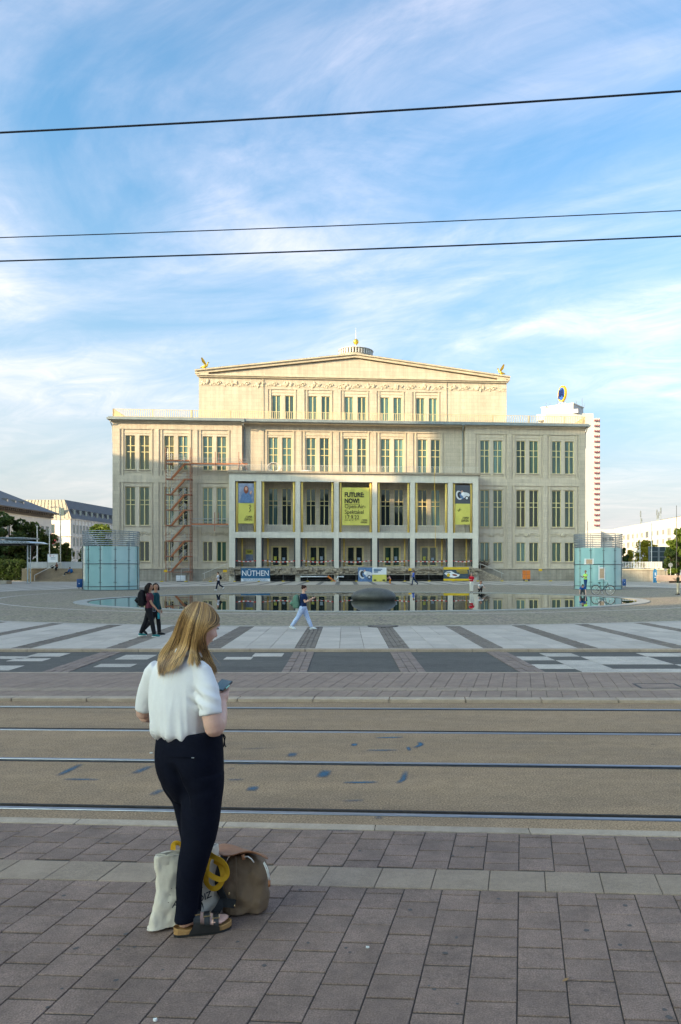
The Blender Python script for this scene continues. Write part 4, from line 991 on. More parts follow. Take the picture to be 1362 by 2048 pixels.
def pavilion(px0, px1, pyb, pyg, pyt, label, extra=False):
    D0 = FPX*(EYE-PZ)/(pyb-HZ); r = (px1-px0)/2/FPX*D0*1.02; D = D0+r; r = (px1-px0)/2/FPX*D*.998
    cx = ((px0+px1)/2-CX)/FPX*D; zg, zt = EYE+(HZ-pyg)*D0/FPX, EYE+(HZ-pyt)*D0/FPX
    e = empty('glass_pavilion', (cx,D,PZ), 0, label, 'pavilion', 'round glass pavilions'); zg -= PZ; zt -= PZ
    n = 12; lev = [.25, .80, zg*.52, zg*.52, zg]; lev = [(.06, .36), (.38, zg*.60), (zg*.60+.03, zg)]
    for k in range(n):
        a0, a1 = 2*math.pi*k/n+.012, 2*math.pi*(k+1)/n-.012
        for z0, z1 in lev:
            q = MB(); S = 5; v = []
            for z in (z0, z1):
                for i in range(S+1):
                    a = a0+(a1-a0)*i/S; v.append((r*math.cos(a), r*math.sin(a), z))
            q.add(v, [(i,i+1,S+2+i,S+1+i) for i in range(S)]); q.build('glass_panel', m_frost, e, smooth=True)
        a = 2*math.pi*k/n
        MB().bar((1.012*r*math.cos(a),1.012*r*math.sin(a),0),(1.012*r*math.cos(a),1.012*r*math.sin(a),zt+.06),.035).build('mullion', m_pav, e)
        cl_ = MB()
        for z0, z1 in lev[1:]:
            for z in (z0+.18*(z1-z0), z1-.18*(z1-z0)):
                b0, b1 = a-.055, a+.055; cl_.bar((1.014*r*math.cos(b0),1.014*r*math.sin(b0),z),(1.014*r*math.cos(b1),1.014*r*math.sin(b1),z),.035)
        cl_.build('glass_clamp', m_pav, e)
    for z in (.37, zg*.60+.015):
        MB().tube([(1.02*r*math.cos(a),1.02*r*math.sin(a),z) for a in np.linspace(0,2*math.pi,65)],.03,5).build('ring_beam', m_pav, e)
    nt_ = 8
    for k in range(nt_):
        z = zg+.10+(zt-zg-.12)*k/(nt_-1); MB().tube([(1.02*r*math.cos(a),1.02*r*math.sin(a),z) for a in np.linspace(0,2*math.pi,65)],.042,6).build('top_ring', m_tubes, e)
    MB().lathe([(r*.97,.05),(r*.97,zg-.05)],(0,0,0),40).build('inner_core', simple('pavilion_core',(.30,.42,.42),.8), e)
    MB().lathe([(r*1.06,-.05),(r*1.06,.05),(r*.9,.05)],(0,0,0),48).build('base', m_pav, e)
    if extra:
        def patch(pxa, pxb, pya, pyb_):
            S = 6; v = []; rr = r*1.03
            for py in (pyb_, pya):
                for i in range(S+1):
                    px = pxa+(pxb-pxa)*i/S; x = (px-CX)/FPX*(D-r*.95)-cx; yy = -math.sqrt(max(0, rr*rr-x*x)); v.append((x, yy, EYE+(HZ-py)*(D-r*.95)/FPX-PZ))
            return MB().add(v, [(i,i+1,S+2+i,S+1+i) for i in range(S)])
        patch(1173,1186,1118.5,1128).build('repair_board', m_ply, e); patch(1197,1208,1137,1157).build('repair_board', m_ply, e)
        for q in ((1171,1174,1117,1129),(1185,1187.5,1117,1128),(1173,1186,1117.5,1119),(1170,1186,1127.5,1129),(1196,1198.5,1131,1160),(1207.5,1209.5,1134.5,1160),(1198,1206,1134.5,1137),(1197,1209,1156.5,1158.5)): patch(*q).build('white_tape', m_tape, e)
        MB().bar((-.82*r,-.62*r*1.02,.0),(-.82*r,-.62*r*1.02,.1),.02).build('door_stop', m_pav, e)
    return e
pavilion(171,275,1181,1092,1061,'round pale turquoise glass pavilion at the left, ringed with steel tubes on top')
pavilion(1149,1243,1180,1095,1067,'round turquoise glass pavilion at the right with taped plywood repair boards', True)

# overhead wires -----------------------------------------------------------------------
m_cable = simple('cable', (.025,.03,.045), .5, metal=.5)
for (yl, yr, dl, dr, rad, lab) in ((265,182,6.83,6.26,.0085,'thick dark tram contact wire highest in the picture'),(475,421,9.5,9.2,.006,'thin upper carrier wire over the far track'),(522,472,9.5,9.22,.009,'dark tram contact wire over the far track, lowest of three')):
    a, b = AT(0,yl,dl), AT(1362,yr,dr); d = b-a; pts = []
    for k in range(41):
        t_ = -3+7*k/40; p = a+d*t_; p.z -= .02*4*(t_*(1-t_)) if 0 <= t_ <= 1 else 0; pts.append(p)
    tag(MB().tube(pts, rad, 6).build('overhead_wire', m_cable), lab, 'wire', 'tram overhead wires')
# ------------------------------------------------------------------ trees
def leaf_mat(name, c1, c2):
    m = mat(name, c1, .65, .25, .9, col2=c2, spec=.25); b = m.node_tree.nodes['Principled BSDF']
    b.inputs['Subsurface Weight'].default_value = 0
    t = m.node_tree; tr = t.nodes.new('ShaderNodeBsdfTranslucent'); ms = t.nodes.new('ShaderNodeMixShader'); ms.inputs[0].default_value = .3
    tr.inputs['Color'].default_value = (*[min(1, c*1.6) for c in c2], 1)
    o = t.nodes['Material Output']; t.links.new(b.outputs[0], ms.inputs[1]); t.links.new(tr.outputs[0], ms.inputs[2]); t.links.new(ms.outputs[0], o.inputs[0])
    return m
m_bark = mat('bark', (.075,.06,.045), .95, .25, 4, bump=.02, bscale=20)
m_leafd = leaf_mat('leaves_dark', (.022,.045,.014), (.05,.085,.02)); m_leafl = leaf_mat('leaves_light', (.075,.13,.018), (.16,.21,.03)); m_leafsun = leaf_mat('leaves_sun_tint', (.22,.22,.016), (.42,.36,.03))  # yellow leaves carry painted sunlight; their trees stand in shade
def tree(name, x, y, h, rx, label, ml, seed, n=2600, ls=.30, trunk=.28, z0=PZ, low=.22, group=None, ry=None):
    r_ = random.Random(seed); nr = np.random.default_rng(seed); ry = ry or rx
    e = empty(name, (x,y,z0), 0, label, 'tree', group)
    tm = MB().tube([(0,0,0),(.1,.05,h*.25),(-.05,.1,h*.5),(.05,0,h*.8)],[trunk,trunk*.75,trunk*.5,trunk*.12],8)
    for k in range(7):
        a = 2*math.pi*k/7+r_.random(); zb = h*r_.uniform(.25,.5); tm.tube([(0,0,zb),(rx*.35*math.cos(a),ry*.35*math.sin(a),zb+h*.14),(rx*.75*math.cos(a),ry*.75*math.sin(a),zb+h*r_.uniform(.2,.36))],[trunk*.42,trunk*.25,.03],5)
    tm.build('trunk', m_bark, e)
    cl_ = []
    for k in range(34):
        while True:
            p = nr.uniform(-1,1,3)
            if np.dot(p,p) < 1: break
        p = p/np.linalg.norm(p)*np.linalg.norm(p)**.45
        cl_.append((p[0]*rx*.80, p[1]*ry*.80, h*(low+(1-low)*.5)+p[2]*h*(1-low)*.42, r_.uniform(.24,.48)*rx))
    c = np.array(cl_)[nr.integers(0,len(cl_),n)]; d = nr.normal(size=(n,3)); d /= np.linalg.norm(d,axis=1)[:,None]; rad = nr.uniform(.35,1.0,n)**.5
    ctr = c[:,:3] + d*(c[:,3]*rad)[:,None]*np.array([1,1,.8])
    nrm = d*.6+nr.normal(size=(n,3))*.6; nrm /= np.linalg.norm(nrm,axis=1)[:,None]
    t1 = np.cross(nrm, nr.normal(size=(n,3))); t1 /= np.linalg.norm(t1,axis=1)[:,None]; t2 = np.cross(nrm,t1); s_ = nr.uniform(.6,1.3,n)[:,None]*ls
    v = np.stack([ctr-t1*s_, ctr+t2*s_*.55, ctr+t1*s_, ctr-t2*s_*.55],1).reshape(-1,3)
    me = bpy.data.meshes.new('crown'); me.from_pydata(v.tolist(), [], np.arange(4*n).reshape(n,4).tolist())
    mkobj('crown', me, ml, e)
    return e
def tree_px(px, pytop, D, hw, *a, pybase=None, **k):
    x = (px-CX)/FPX*D; z0 = k.pop('z0', PZ); h = EYE+(HZ-pytop)*D/FPX-z0
    return tree('tree', x, D, h, hw/FPX*D, *a, z0=z0, **k)
TG = 'trees left of the opera'; TR = 'trees right of the opera'
tree_px(18,1018,136,34,'tall dark broad tree at the left edge behind the shelter canopy',m_leafd,1,n=5200,ls=.34,low=.12,group=TG)
tree_px(62,1042,138,30,'dark tree just right of the leftmost broad tree',m_leafd,2,n=4200,ls=.33,low=.1,group=TG)
tree_px(98,1068,140,24,'dark tree behind the white sign board on the steps',m_leafd,3,n=3200,ls=.3,low=.1,group=TG)
tree_px(132,1082,142,15,'smaller dark tree before the sunlit hotel end wall',m_leafd,4,n=2200,ls=.28,low=.1,group=TG)
tree_px(203,1036,160,26,'light green tree standing between hotel and opera house',m_leafl,5,n=3000,ls=.32,low=.1,group=TG)
tree_px(176,1078,150,18,'low green tree behind the left glass pavilion',m_leafd,15,n=1800,ls=.28,low=.1,group=TG)
tree_px(1290,1078,150,25,'sunlit yellow green tree before the white slab block',m_leafsun,6,n=1700,ls=.32,low=.2,group=TR)
tree_px(1262,1098,146,13,'small sunlit tree behind the white fence at its left end',m_leafsun,7,n=900,ls=.26,low=.1,group=TR)
tree_px(1247,1090,138,11,'dark narrow tree beside the right glass pavilion',m_leafd,8,n=1300,ls=.25,low=.05,group=TR)
tree_px(1356,1050,122,24,'large green tree at the right edge of the picture',m_leafl,9,n=4200,ls=.28,low=.1,group=TR)
tree_px(1340,1088,120,14,'dark tree between billboard and right edge tree',m_leafd,10,n=2200,ls=.25,low=.05,group=TR)
# hedge at the left
def shrub(px0, px1, pyt, D, label, ml, seed, depth=3, n=5000, base=PZ):
    x0, x1 = (px0-CX)/FPX*D, (px1-CX)/FPX*D; h = EYE+(HZ-pyt)*D/FPX-base; nr = np.random.default_rng(seed)
    e = empty('hedge', ((x0+x1)/2,D,base), 0, label, 'hedge'); c = np.stack([nr.uniform(x0,x1,n)-(x0+x1)/2, nr.uniform(-depth/2,depth/2,n), nr.uniform(0,1,n)**.8*h*(.86+.14*np.sin(np.linspace(0,900,n)))],1)
    nrm = nr.normal(size=(n,3)); nrm /= np.linalg.norm(nrm,axis=1)[:,None]; t1 = np.cross(nrm, nr.normal(size=(n,3))); t1 /= np.linalg.norm(t1,axis=1)[:,None]; t2 = np.cross(nrm,t1); s_ = nr.uniform(.12,.25,n)[:,None]
    v = np.stack([c-t1*s_, c+t2*s_*.6, c+t1*s_, c-t2*s_*.6],1).reshape(-1,3); me = bpy.data.meshes.new('foliage'); me.from_pydata(v.tolist(), [], np.arange(4*n).reshape(n,4).tolist()); mkobj('foliage', me, ml, e)
    st = MB()
    for k in range(10): st.tube([((x1-x0)*(k/9-.5),0,0),((x1-x0)*(k/9-.5)+.2,.1,h*.7)],[.06,.02],5)
    st.build('stem', m_bark, e); return e
shrub(-60,48,1118,126,'dense dark hedge under the trees left of the steps',m_leafd,11,n=7000)
shrub(1338,1352,1138,116,'small bright green bush beside the round sign',m_leafl,12,depth=1,n=700,base=1.2)

# ------------------------------------------------------------------ left background
m_wwall = mat('white_render', (.66,.64,.60), .85, .06, .4, streak=.08); m_cwall = mat('cream_render', (.66,.60,.52), .85, .06, .4); m_slate = mat('slate_roof', (.10,.105,.115), .6, .15, 1.5, brick=('h',0,.6,.3,.02,.2)); m_tile = mat('seamed_roof', (.40,.35,.26), .6, .1, .6); m_wgl = glass('far_window', (.03,.04,.045), .12); m_fr = simple('far_frame', (.20,.20,.19), .6); m_cor = mat('dark_cornice', (.10,.085,.07), .8, .2, 2)
def facade_frame(p0, p1):
    d = Vector((p1[0]-p0[0], p1[1]-p0[1], 0)); return math.atan2(d.y, d.x), d.length
def far_windows(parent, us, zs, ww, wh, y, frame=m_wwall, gmat=None, arch=False, off=.02):
    for z in zs:
        for u in us:
            f = MB(); f.box(u-ww/2-.12,u+ww/2+.12,y-.10,y-off,z-.14,z-.002); f.box(u-ww/2-.1,u-ww/2,y-.06,y-off,z,z+wh); f.box(u+ww/2,u+ww/2+.1,y-.06,y-off,z,z+wh); f.box(u-ww/2-.1,u+ww/2+.1,y-.06,y-off,z+wh,z+wh+.1); f.box(u-.04,u+.04,y-.05,y-.012,z,z+wh)
            o = f.build('window', frame, parent)
            g = MB().add([(u-ww/2,y-.012,z),(u+ww/2,y-.012,z),(u+ww/2,y-.012,z+wh),(u-ww/2,y-.012,z+wh)], [(0,1,2,3)])
            if arch: g.add([(u,y-.013,z+wh)]+[(u+ww/2*math.cos(a),y-.013,z+wh+ww/2*math.sin(a)) for a in np.linspace(0,math.pi,9)], [(0,i,i+1) for i in range(1,9)])
            g.build('pane', gmat or m_wgl, o)
# old hall with slate hip roof
DA, DB = 150.0, 171.0; A = Vector((-CX/FPX*DA, DA, 0)); B = Vector(((103-CX)/FPX*DB, DB, 0)); A = A - (B-A)*1.2
an, L = facade_frame(A, B); ez = 14.6
e = empty('old_hall', (A.x,A.y,PZ), an, 'old white hall with dark slate hip roof and bracketed eaves at the left', 'building')
MB().box(0,L,0,16,0,ez-1.2).build('wall', m_wwall, e); MB().box(-.3,L+.3,-.35,16.3,ez-1.2,ez-.7).build('frieze_band', m_cor, e); MB().box(-1.2,L+1.2,-1.2,17.2,ez-.25,ez).build('eaves', m_cor, e)
bk = MB()
for k in range(int(L/.75)): bk.box(k*.75,k*.75+.3,-1.0,-.3,ez-.7,ez-.26)
bk.build('eaves_brackets', m_cor, e)
MB().add([(-1.2,-1.2,ez),(L+1.2,-1.2,ez),(L+1.2,17.2,ez),(-1.2,17.2,ez),(8,8,ez+4.6),(L-7.5,8,ez+4.6)], [(0,1,5,4),(1,2,5),(2,3,4,5),(3,0,4)]).build('roof', m_slate, e)
for k in range(5):
    u = L-9-k*3.2; MB().box(u-.35,u+.35,1.6,3.2,ez+.9,ez+2.0).build('dormer', m_slate, e); 
    MB().box(u-.22,u+.22,1.56,1.599,ez+1.2,ez+1.8).build('dormer_pane', m_cwall, e)
far_windows(e, [L-1.9-2.35*k for k in (0,1)], [8.4,3.6], 1.15, 3.0, 0, m_fr); far_windows(e, [L-7.2-1.75*k for k in range(5)]+[L-18-2.4*k for k in range(10)], [8.9], 1.0, 2.6, 0, m_fr, arch=True)
# hotel with mansard
DC = 190.0; C_ = Vector(((141-CX)/FPX*DC, DC, 0)); D2 = Vector(((190-CX)/FPX*203, 203, 0)); an, L = facade_frame(C_, D2); L = 46; ez = 14.75
e = empty('corner_hotel', (C_.x,C_.y,PZ), an, 'white corner hotel with mansard roof and sunlit end wall, left of the opera', 'building')
back = 24
wl = MB().box(0,L,0,back,0,ez); wl.build('wall', m_wwall, e)
bl = MB()
for z in (3.6,6.9,10.2,ez-.25): bl.box(-.25,L,-.22,back,z,z+.25)
bl.build('string_course', m_wwall, e)
MB().add([(-.4,-.4,ez),(L,-.4,ez),(L,back,ez),(-.4,back,ez),(2.2,2.6,ez+4.9),(L,2.6,ez+4.9),(L,back-3,ez+4.9),(2.2,back-3,ez+4.9)], [(0,1,5,4),(2,3,7,6),(4,5,6,7)]).build('roof', m_slate, e)
MB().add([(-.4,-.4,ez),(-.4,back,ez),(2.2,back-3,ez+4.9),(2.2,2.6,ez+4.9)], [(0,1,2,3)]).build('end_roof', m_tile, e)
sm_ = MB()
for k in range(22):
    y = .2+k*(back-.6)/21; t_ = .5+.5*0; sm_.bar((-.42,y,ez+.02),(2.15,2.7+(y-.2)*(back-6)/(back-.6),ez+4.92),.12,.12)
sm_.build('roof_seam', m_tile, e)
for k in range(14):
    u = 2.6+k*3.1; MB().box(u-.7,u+.7,.35,2.2,ez+.7,ez+2.5).build('dormer', m_slate, e); MB().box(u-.5,u+.5,.30,.349,ez+.9,ez+2.3).build('dormer_pane', m_wgl, e)
far_windows(e, [1.6+k*1.72 for k in range(16)], [.8,4.4,7.7,11.0], .95, 2.2, 0, m_wwall)
pl = MB()
for k in range(17): pl.box(.7+k*1.72-.14,.7+k*1.72+.14,-.16,0,0,ez-.3)
pl.build('pilaster', m_wwall, e)
for z in (4.4,7.7,11.0):                    # end wall windows (face the left)
    for y in (4.2, 9.6):
        w_ = MB().box(-.06,-.012,y-.1,y+1.6,z-.1,z+2.3).build('window', m_cwall, e); MB().box(-.10,-.061,y,y+1.5,z,z+2.2).build('pane', m_wgl, w_)
MB().box(-.06,-.01,1.6,3.0,ez+.6,ez+2.6).build('dormer_pane', m_wgl, e)
m_rsign = simple('hotel_sign_red', (.42,.02,.09), .5)
s_ = MB()
for k in range(8): s_.box(-.5,-.42,14-k*.95-.6,14-k*.95,8.9,9.5+(k % 3)*.08)
so_ = s_.build('sign_letters', m_rsign, e); MB().loft([[(-.9+.25*q,4.6+1.3*math.cos(a),9.5+1.3*math.sin(a)) for a in np.linspace(0,2*math.pi,24,endpoint=False)] for q in (0,1)]).build('sign_disc', m_rsign, e); MB().loft([[(-.93,4.6+.75*math.cos(a),9.5+.75*math.sin(a)) for a in np.linspace(0,2*math.pi,20,endpoint=False)],[(-.91,4.6+.75*math.cos(a),9.5+.75*math.sin(a)) for a in np.linspace(0,2*math.pi,20,endpoint=False)]]).build('sign_core', m_wwall, e)
# glazed attic far behind
e = empty('glazed_attic_block', ((215-CX)/FPX*240, 240, PZ), .12, 'distant grey block with pale ribbed glass attic beside the opera corner', 'building')
MB().box(-8,10,0,14,0,18.4).build('wall', m_slate, e); MB().loft([[(-6,0,18.4),(10,0,18.4),(10,12,18.4),(-6,12,18.4)],[(-3,2,21.2),(10,2,20.4),(10,10,20.4),(-3,10,21.2)]]).build('attic', m_galv, e)
rb = MB()
for k in range(20): rb.bar((-6+k*.8,-.1,18.4),(-3.2+k*.66,1.9,20.9),.12)
rb.build('attic_rib', m_wwall, e)
# steps, cheek wall and terrace parapet
m_step = mat('sandstone_steps', (.30,.235,.155), .9, .15, .8, streak=.15); m_conc = mat('pale_concrete', (.42,.44,.45), .85, .1, .5, streak=.1)
SD = 116.5; xs0, xs1 = (66-CX)/FPX*SD, (215-CX)/FPX*SD
e = empty('stone_steps', ((xs0+xs1)/2, SD, PZ), 0, 'broad flight of brown stone steps left of the opera', 'steps')
hx = (xs1-xs0)/2
for k in range(11): MB().box(-hx,hx,k*.34,k*.34+.36+(4 if k == 10 else 0),k*.185-.02 if k else -.1,(k+1)*.185).build('step', m_step, e, bevel=.012)
MB().add([(-hx-.9,-.3,0),(-hx-.9,-.3,1.95),(-hx-.9,6,2.05),(-hx-.9,6,0),(-hx,-.3,0),(-hx,-.3,1.95),(-hx,6,2.05),(-hx,6,0)], [(0,1,2,3),(7,6,5,4),(0,4,5,1),(1,5,6,2)]).build('cheek_wall', mat('sandstone_wall',(.36,.26,.14),.9,.15,1,brick=('v',0,.7,.35,.02,.2)), e)
MB().box(-hx-1.0,-hx+.08,-.4,6,1.96,2.12).build('coping', m_trim, e)
hr = MB().tube([(-hx+.35,-.2,1.0),(-hx+2.6,3.6,3.05)],.05,6); hr.bar((-hx+.35,-.2,.1),(-hx+.35,-.2,1.0),.07); hr.bar((-hx+2.6,3.6,2.0),(-hx+2.6,3.6,3.05),.07); hr.build('handrail', m_wrail, e)
e = empty('parapet_wall', ((xs0+xs1)/2-1, SD+4.2, PZ), 0, 'low pale concrete parapet wall behind the top of the steps', 'wall')
for k in range(7): MB().box(-hx-2+k*2.2,-hx-2+k*2.2+2.18,0,.25,1.9,3.1).build('panel', m_conc, e)
MB().box(-hx-3,hx+2,-.0,9,-.1,2.03).build('terrace', m_step, e)
# shelter canopy
m_can = mat('canopy_metal', (.52,.60,.62), .3, .08, 1, metal=.6); CD = 101.5
e = empty('shelter_canopy', ((57-CX)/FPX*CD, CD, PZ), 0, 'flat steel shelter canopy on a slim post at the left edge', 'shelter')
h0 = EYE+(HZ-1087)*CD/FPX-PZ; xr = (84-57)/FPX*CD; xl = (-80-57)/FPX*CD
MB().add([(xl,-2.2,h0-.1),(xr-.3,-2.2,h0-.02),(xr,0,h0),(xr-.3,2.4,h0-.02),(xl,2.4,h0-.1),(xl,-2.2,h0+.62),(xr-.9,-2.2,h0+.25),(xr,0,h0+.06),(xr-.9,2.4,h0+.25),(xl,2.4,h0+.62)], [(4,3,2,1,0),(5,6,7,8,9),(0,1,6,5),(1,2,7,6),(2,3,8,7),(3,4,9,8),(4,0,5,9)]).build('roof_wing', m_can, e)
rb_ = MB()
for k in range(8): rb_.bar((xl+k*1.35,-2.1,h0-.16),(xl+k*1.35,2.3,h0-.16),.09,.18)
rb_.bar((xl,0,h0-.22),(xr-1,0,h0-.12),.14,.22); rb_.build('roof_rib', m_steelpost, e); MB().box(xl,xr-1.4,-1.8,2.0,h0+.62,h0+.78).build('roof_skin', m_can, e)
MB().tube([(-.12,0,0),(-.12,0,h0)],.09,8).build('post', m_can, e); MB().tube([(.2,.1,0),(.2,.1,h0-.3)],.06,8).build('post', m_can, e); MB().tube([(xl*.75,0,0),(xl*.75,0,h0)],.09,8).build('post', m_can, e)
# poles and lamps
def pole(px, pyt, pyb, D, rad, label, m, lamp=False, name='flagpole', cat='pole', group=None):
    x = (px-CX)/FPX*D; z1, z0 = EYE+(HZ-pyt)*D/FPX, EYE+(HZ-pyb)*D/FPX
    e = empty(name, (x,D,z0), 0, label, cat, group); h = z1-z0
    MB().tube([(0,0,0),(0,0,h)],[rad,rad*.7],8).build('shaft', m, e); MB().lathe([(rad*2.2,0),(rad*2.2,.06),(rad*1.2,.25)],(0,0,0),10).build('base', m, e)
    if lamp:
        MB().tube([(0,0,h-.05),(-.7,0,h+.02),(-1.2,0,h)],.05,6).build('arm', m, e); MB().box(-1.6,-.6,-.15,.15,h-.08,h+.03).build('lamp_head', m, e)
    else: MB().ell((0,0,h),(rad,rad,rad*1.3),8,6).build('knob', m, e)
    return e
m_pole = simple('white_pole', (.62,.64,.64), .5); FG = 'white flagpoles'
pole(74.5,1053,1138,121.5,.11,'white flagpole left of the sign board at the steps',m_pole,group=FG); pole(99,1058,1138,122,.09,'white flagpole rising directly behind the sign board',m_pole,group=FG)
pole(121,1014,1138,123,.10,'tall grey street lamp with arm above the steps',m_tubes,True,'street_lamp','lamp'); pole(144,1100,1138,122.5,.05,'short thin white pole right of the tall street lamp',m_pole,group=FG); pole(164,1096,1138,123,.055,'short thin white pole close to the left pavilion',m_pole,group=FG)
pole(1268,1062,1137,124,.06,'thin white flagpole left of the three right of the opera',m_pole,group=FG); pole(1280,1055,1137,124.5,.055,'thin white flagpole in the middle of the three at right',m_pole,group=FG); pole(1303,1048,1137,125,.09,'thicker white flagpole before the billboard back',m_pole,group=FG)
pole(1353,1012,1160,118,.06,'dark mast standing within the right edge tree',m_steelpost,name='mast'); pole(1175,1044,1165,100,.05,'thin dark mast behind the right glass pavilion',m_steelpost,name='mast')
# sign board at the steps
e = empty('sign_board', ((95-CX)/FPX*120, 120, 1.9), 0, 'white notice board on posts at the top of the steps', 'sign')
w_ = 21/FPX*120; MB().box(0,w_,0,.06,.95,2.25).build('panel', m_white, e); f = MB().bar((0,0,0),(0,0,2.3),.07).bar((w_,0,0),(w_,0,2.3),.07).bar((0,0,2.3),(w_,0,2.3),.07); f.build('frame', m_tubes, e)
scroll_ = MB().tube([(w_*.36+.12*math.cos(a)-.1,-.03,2.0+.1*math.sin(a)) for a in np.linspace(.6,5.5,12)],.03,5).tube([(w_*.5,-.03,2.08),(w_*.58,-.03,1.92),(w_*.64,-.03,2.08)],.03,5); scroll_.build('emblem', m_rsign, e)
for z in (1.72,1.5): MB().box(w_*.3,w_*.75,-.01,-.001,z-.03,z+.03).build('print_line', m_nb, e)
# litter bins
m_bin = simple('bin_blue', (.01,.075,.26), .45)
def bin_(px0, px1, pyt, pyb, label):
    D = FPX*(EYE-PZ)/(pyb-HZ); w_ = (px1-px0)/FPX*D; h = (pyb-pyt)*D/FPX
    e = empty('litter_bin', (((px0+px1)/2-CX)/FPX*D, D, PZ), 0, label, 'bin', 'blue litter bins')
    MB().lathe([(w_*.46,h*.16),(w_*.5,h*.2),(w_*.5,h*.97),(w_*.46,h),(w_*.40,h*.98),(w_*.38,h*.6)],(0,0,0),20).build('drum', m_bin, e, smooth=True)
    MB().tube([(w_*.3,0,0),(w_*.3,0,h*.25)],.035,6).tube([(-w_*.2,0,0),(-w_*.2,0,h*.25)],.035,6).build('leg', m_steelpost, e); MB().ell((.03,-w_*.5,h*.55),(.045,.01,.045),8,5).build('badge', m_white, e)
bin_(154,167,1158,1178,'blue litter bin left of the left glass pavilion'); bin_(1243,1252,1158,1174,'blue litter bin right of the right glass pavilion')
e = empty('wall_block', ((-12-CX)/FPX*98, 98, PZ), 0, 'low sandstone block at the left edge on the ground', 'stone block'); MB().box(0,1.6,0,.8,0,.45).build('block', m_trim, e, bevel=.03); MB().box(1.62,2.0,0,.6,0,.42).build('end_block', m_step, e, bevel=.02)

# ------------------------------------------------------------------ right background
WD = 117.0; x0, x1 = (1172-CX)/FPX*WD, (1336-CX)/FPX*WD
e = empty('terrace_wall', (x0,WD,PZ), 0, 'low stone terrace wall right of the opera, behind the pavilion', 'wall')
for r_ in range(4):
    x = -.4 if r_ % 2 else 0
    while x < x1-x0:
        l_ = random.uniform(.9,1.6); MB().box(max(0,x)+.006,min(x+l_,x1-x0)-.006,random.uniform(-.012,.012),.5,r_*.44+.006,(r_+1)*.44-.006).build('stone', m_plinth, e); x += l_
MB().box(0,x1-x0,.03,.4,0,1.75).build('core', m_rubble, e); MB().box(-.1,x1-x0+.1,-.1,.6,1.765,1.97).build('coping', m_trim, e); MB().box(0,x1-x0,.6,30,1.5,1.9).build('terrace', m_step, e)
e = empty('slat_fence', ((1244-CX)/FPX*119.5,119.5,1.85), 0, 'white slatted fence on the terrace wall at right', 'fence')
L = (1325-1244)/FPX*119.5
for k in range(26): MB().box(L*k/26,L*k/26+(.10 if k < 15 else .19),0,.05,.05,1.12).build('slat', m_pole, e)
MB().box(0,L,.051,.1,1.0,1.06).box(0,L,.051,.1,.12,.18).build('cross_rail', m_pole, e)
e = empty('billboard', ((1297-CX)/FPX*126,126,1.85), 0, 'dark back of a large billboard with steel frame behind the white fence', 'billboard')
w_ = 38/FPX*126; h = (1137-1093)/FPX*126
MB().box(0,w_,.1,.2,.3,h).build('panel', simple('billboard_back',(.025,.045,.06),.6), e)
f = MB()
for k, x in enumerate((.05,w_*.5,w_*.88)): f.box(x,x+(.3 if k == 1 else .16),0,.1,-.1,h)
for z in (h*.28,h*.52,h*.76): f.box(0.2,w_*.88,.04,.1,z,z+.12)
f.build('frame', simple('billboard_frame',(.16,.19,.22),.5), e)
e = empty('round_sign', ((1341-CX)/FPX*112,112,PZ), 0, 'round grey back of a traffic sign on a post by the bush', 'sign')
zc_ = EYE+(HZ-1130)*112/FPX-PZ; MB().tube([(0,0,0),(0,0,zc_)],.035,6).build('post', m_pole, e)
MB().loft([[(.33*math.cos(a),y,zc_+.33*math.sin(a)) for a in np.linspace(0,2*math.pi,20,endpoint=False)] for y in (-.03,-.005)]).build('disc', m_tubes, e)
e = empty('blue_stele', ((1310-CX)/FPX*108,108,PZ), 0, 'upright blue information stele with rounded top before the terrace wall', 'stele')
MB().vprism([(-.26,0),(.26,0),(.27,1.2),(.24,1.75),(.12,1.98),(-.12,1.98),(-.24,1.75),(-.27,1.2)],-.06,.06).build('body', simple('stele_blue',(.03,.20,.42),.5), e)
for z in (1.3,1.05,.7): MB().box(-.08,.12,-.07,-.061,z,z+.12).build('print_mark', m_white, e)
e = empty('stone_bench', ((1316-CX)/FPX*106,106,PZ), 0, 'long pinkish granite bench block on dark feet at right', 'bench')
MB().box(0,5.5,0,.8,.25,1.08).build('block', mat('pink_granite',(.40,.31,.26),.7,.1,2,speck=.1), e, bevel=.03); MB().box(.1,.35,.1,.7,0,.25).build('foot', m_trim, e); MB().box(1.8,4.5,.2,.7,0,.249).build('foot', m_dark, e)
e = empty('info_panel', ((1331-CX)/FPX*114,114,1.2), 0, 'small grey information panel at the end of the terrace wall', 'sign'); MB().box(-.22,.22,0,.05,.3,.65).build('panel', m_tubes, e); MB().box(-.03,.03,.05,.1,-1.3,.6).build('post', m_steelpost, e)
# white slab block
m_slabw = mat('sunlit_render', (.56,.53,.49), .85, .04, .3); m_wfr = simple('slab_window_surround', (.55,.50,.44), .7)
z_ = 18.0; Dl, Dr = 302.0, 230.0; A = Vector(((1228-CX)/FPX*Dl, Dl, 0)); B = Vector(((1362-CX)/FPX*Dr, Dr, 0)); an, L = facade_frame(A,B)
e = empty('apartment_block', (A.x,A.y,PZ), an, 'long sunlit white apartment slab at the right edge', 'building')
MB().box(0,L+25,0,13,0,z_).build('wall', m_slabw, e)
us = [L*.04+k*L*.0745 for k in range(17)]
g_w = glass('slab_glass', (.20,.19,.17), .08)
for r_, zz in enumerate((13.2,10.2,7.2,4.2)):
    for k, u in enumerate(us):
        big = k % 4 == 3
        far_windows(e, [u], [zz if not big else zz-.4], 2.9 if big else 1.7, 1.5 if not big else 2.1, 0, m_wfr, g_w)
MB().box(10,30,3,10,z_,z_+.5).box(45,70,3,9,z_,z_+.7).build('roof_housing', m_cor, e)
an_ = MB()
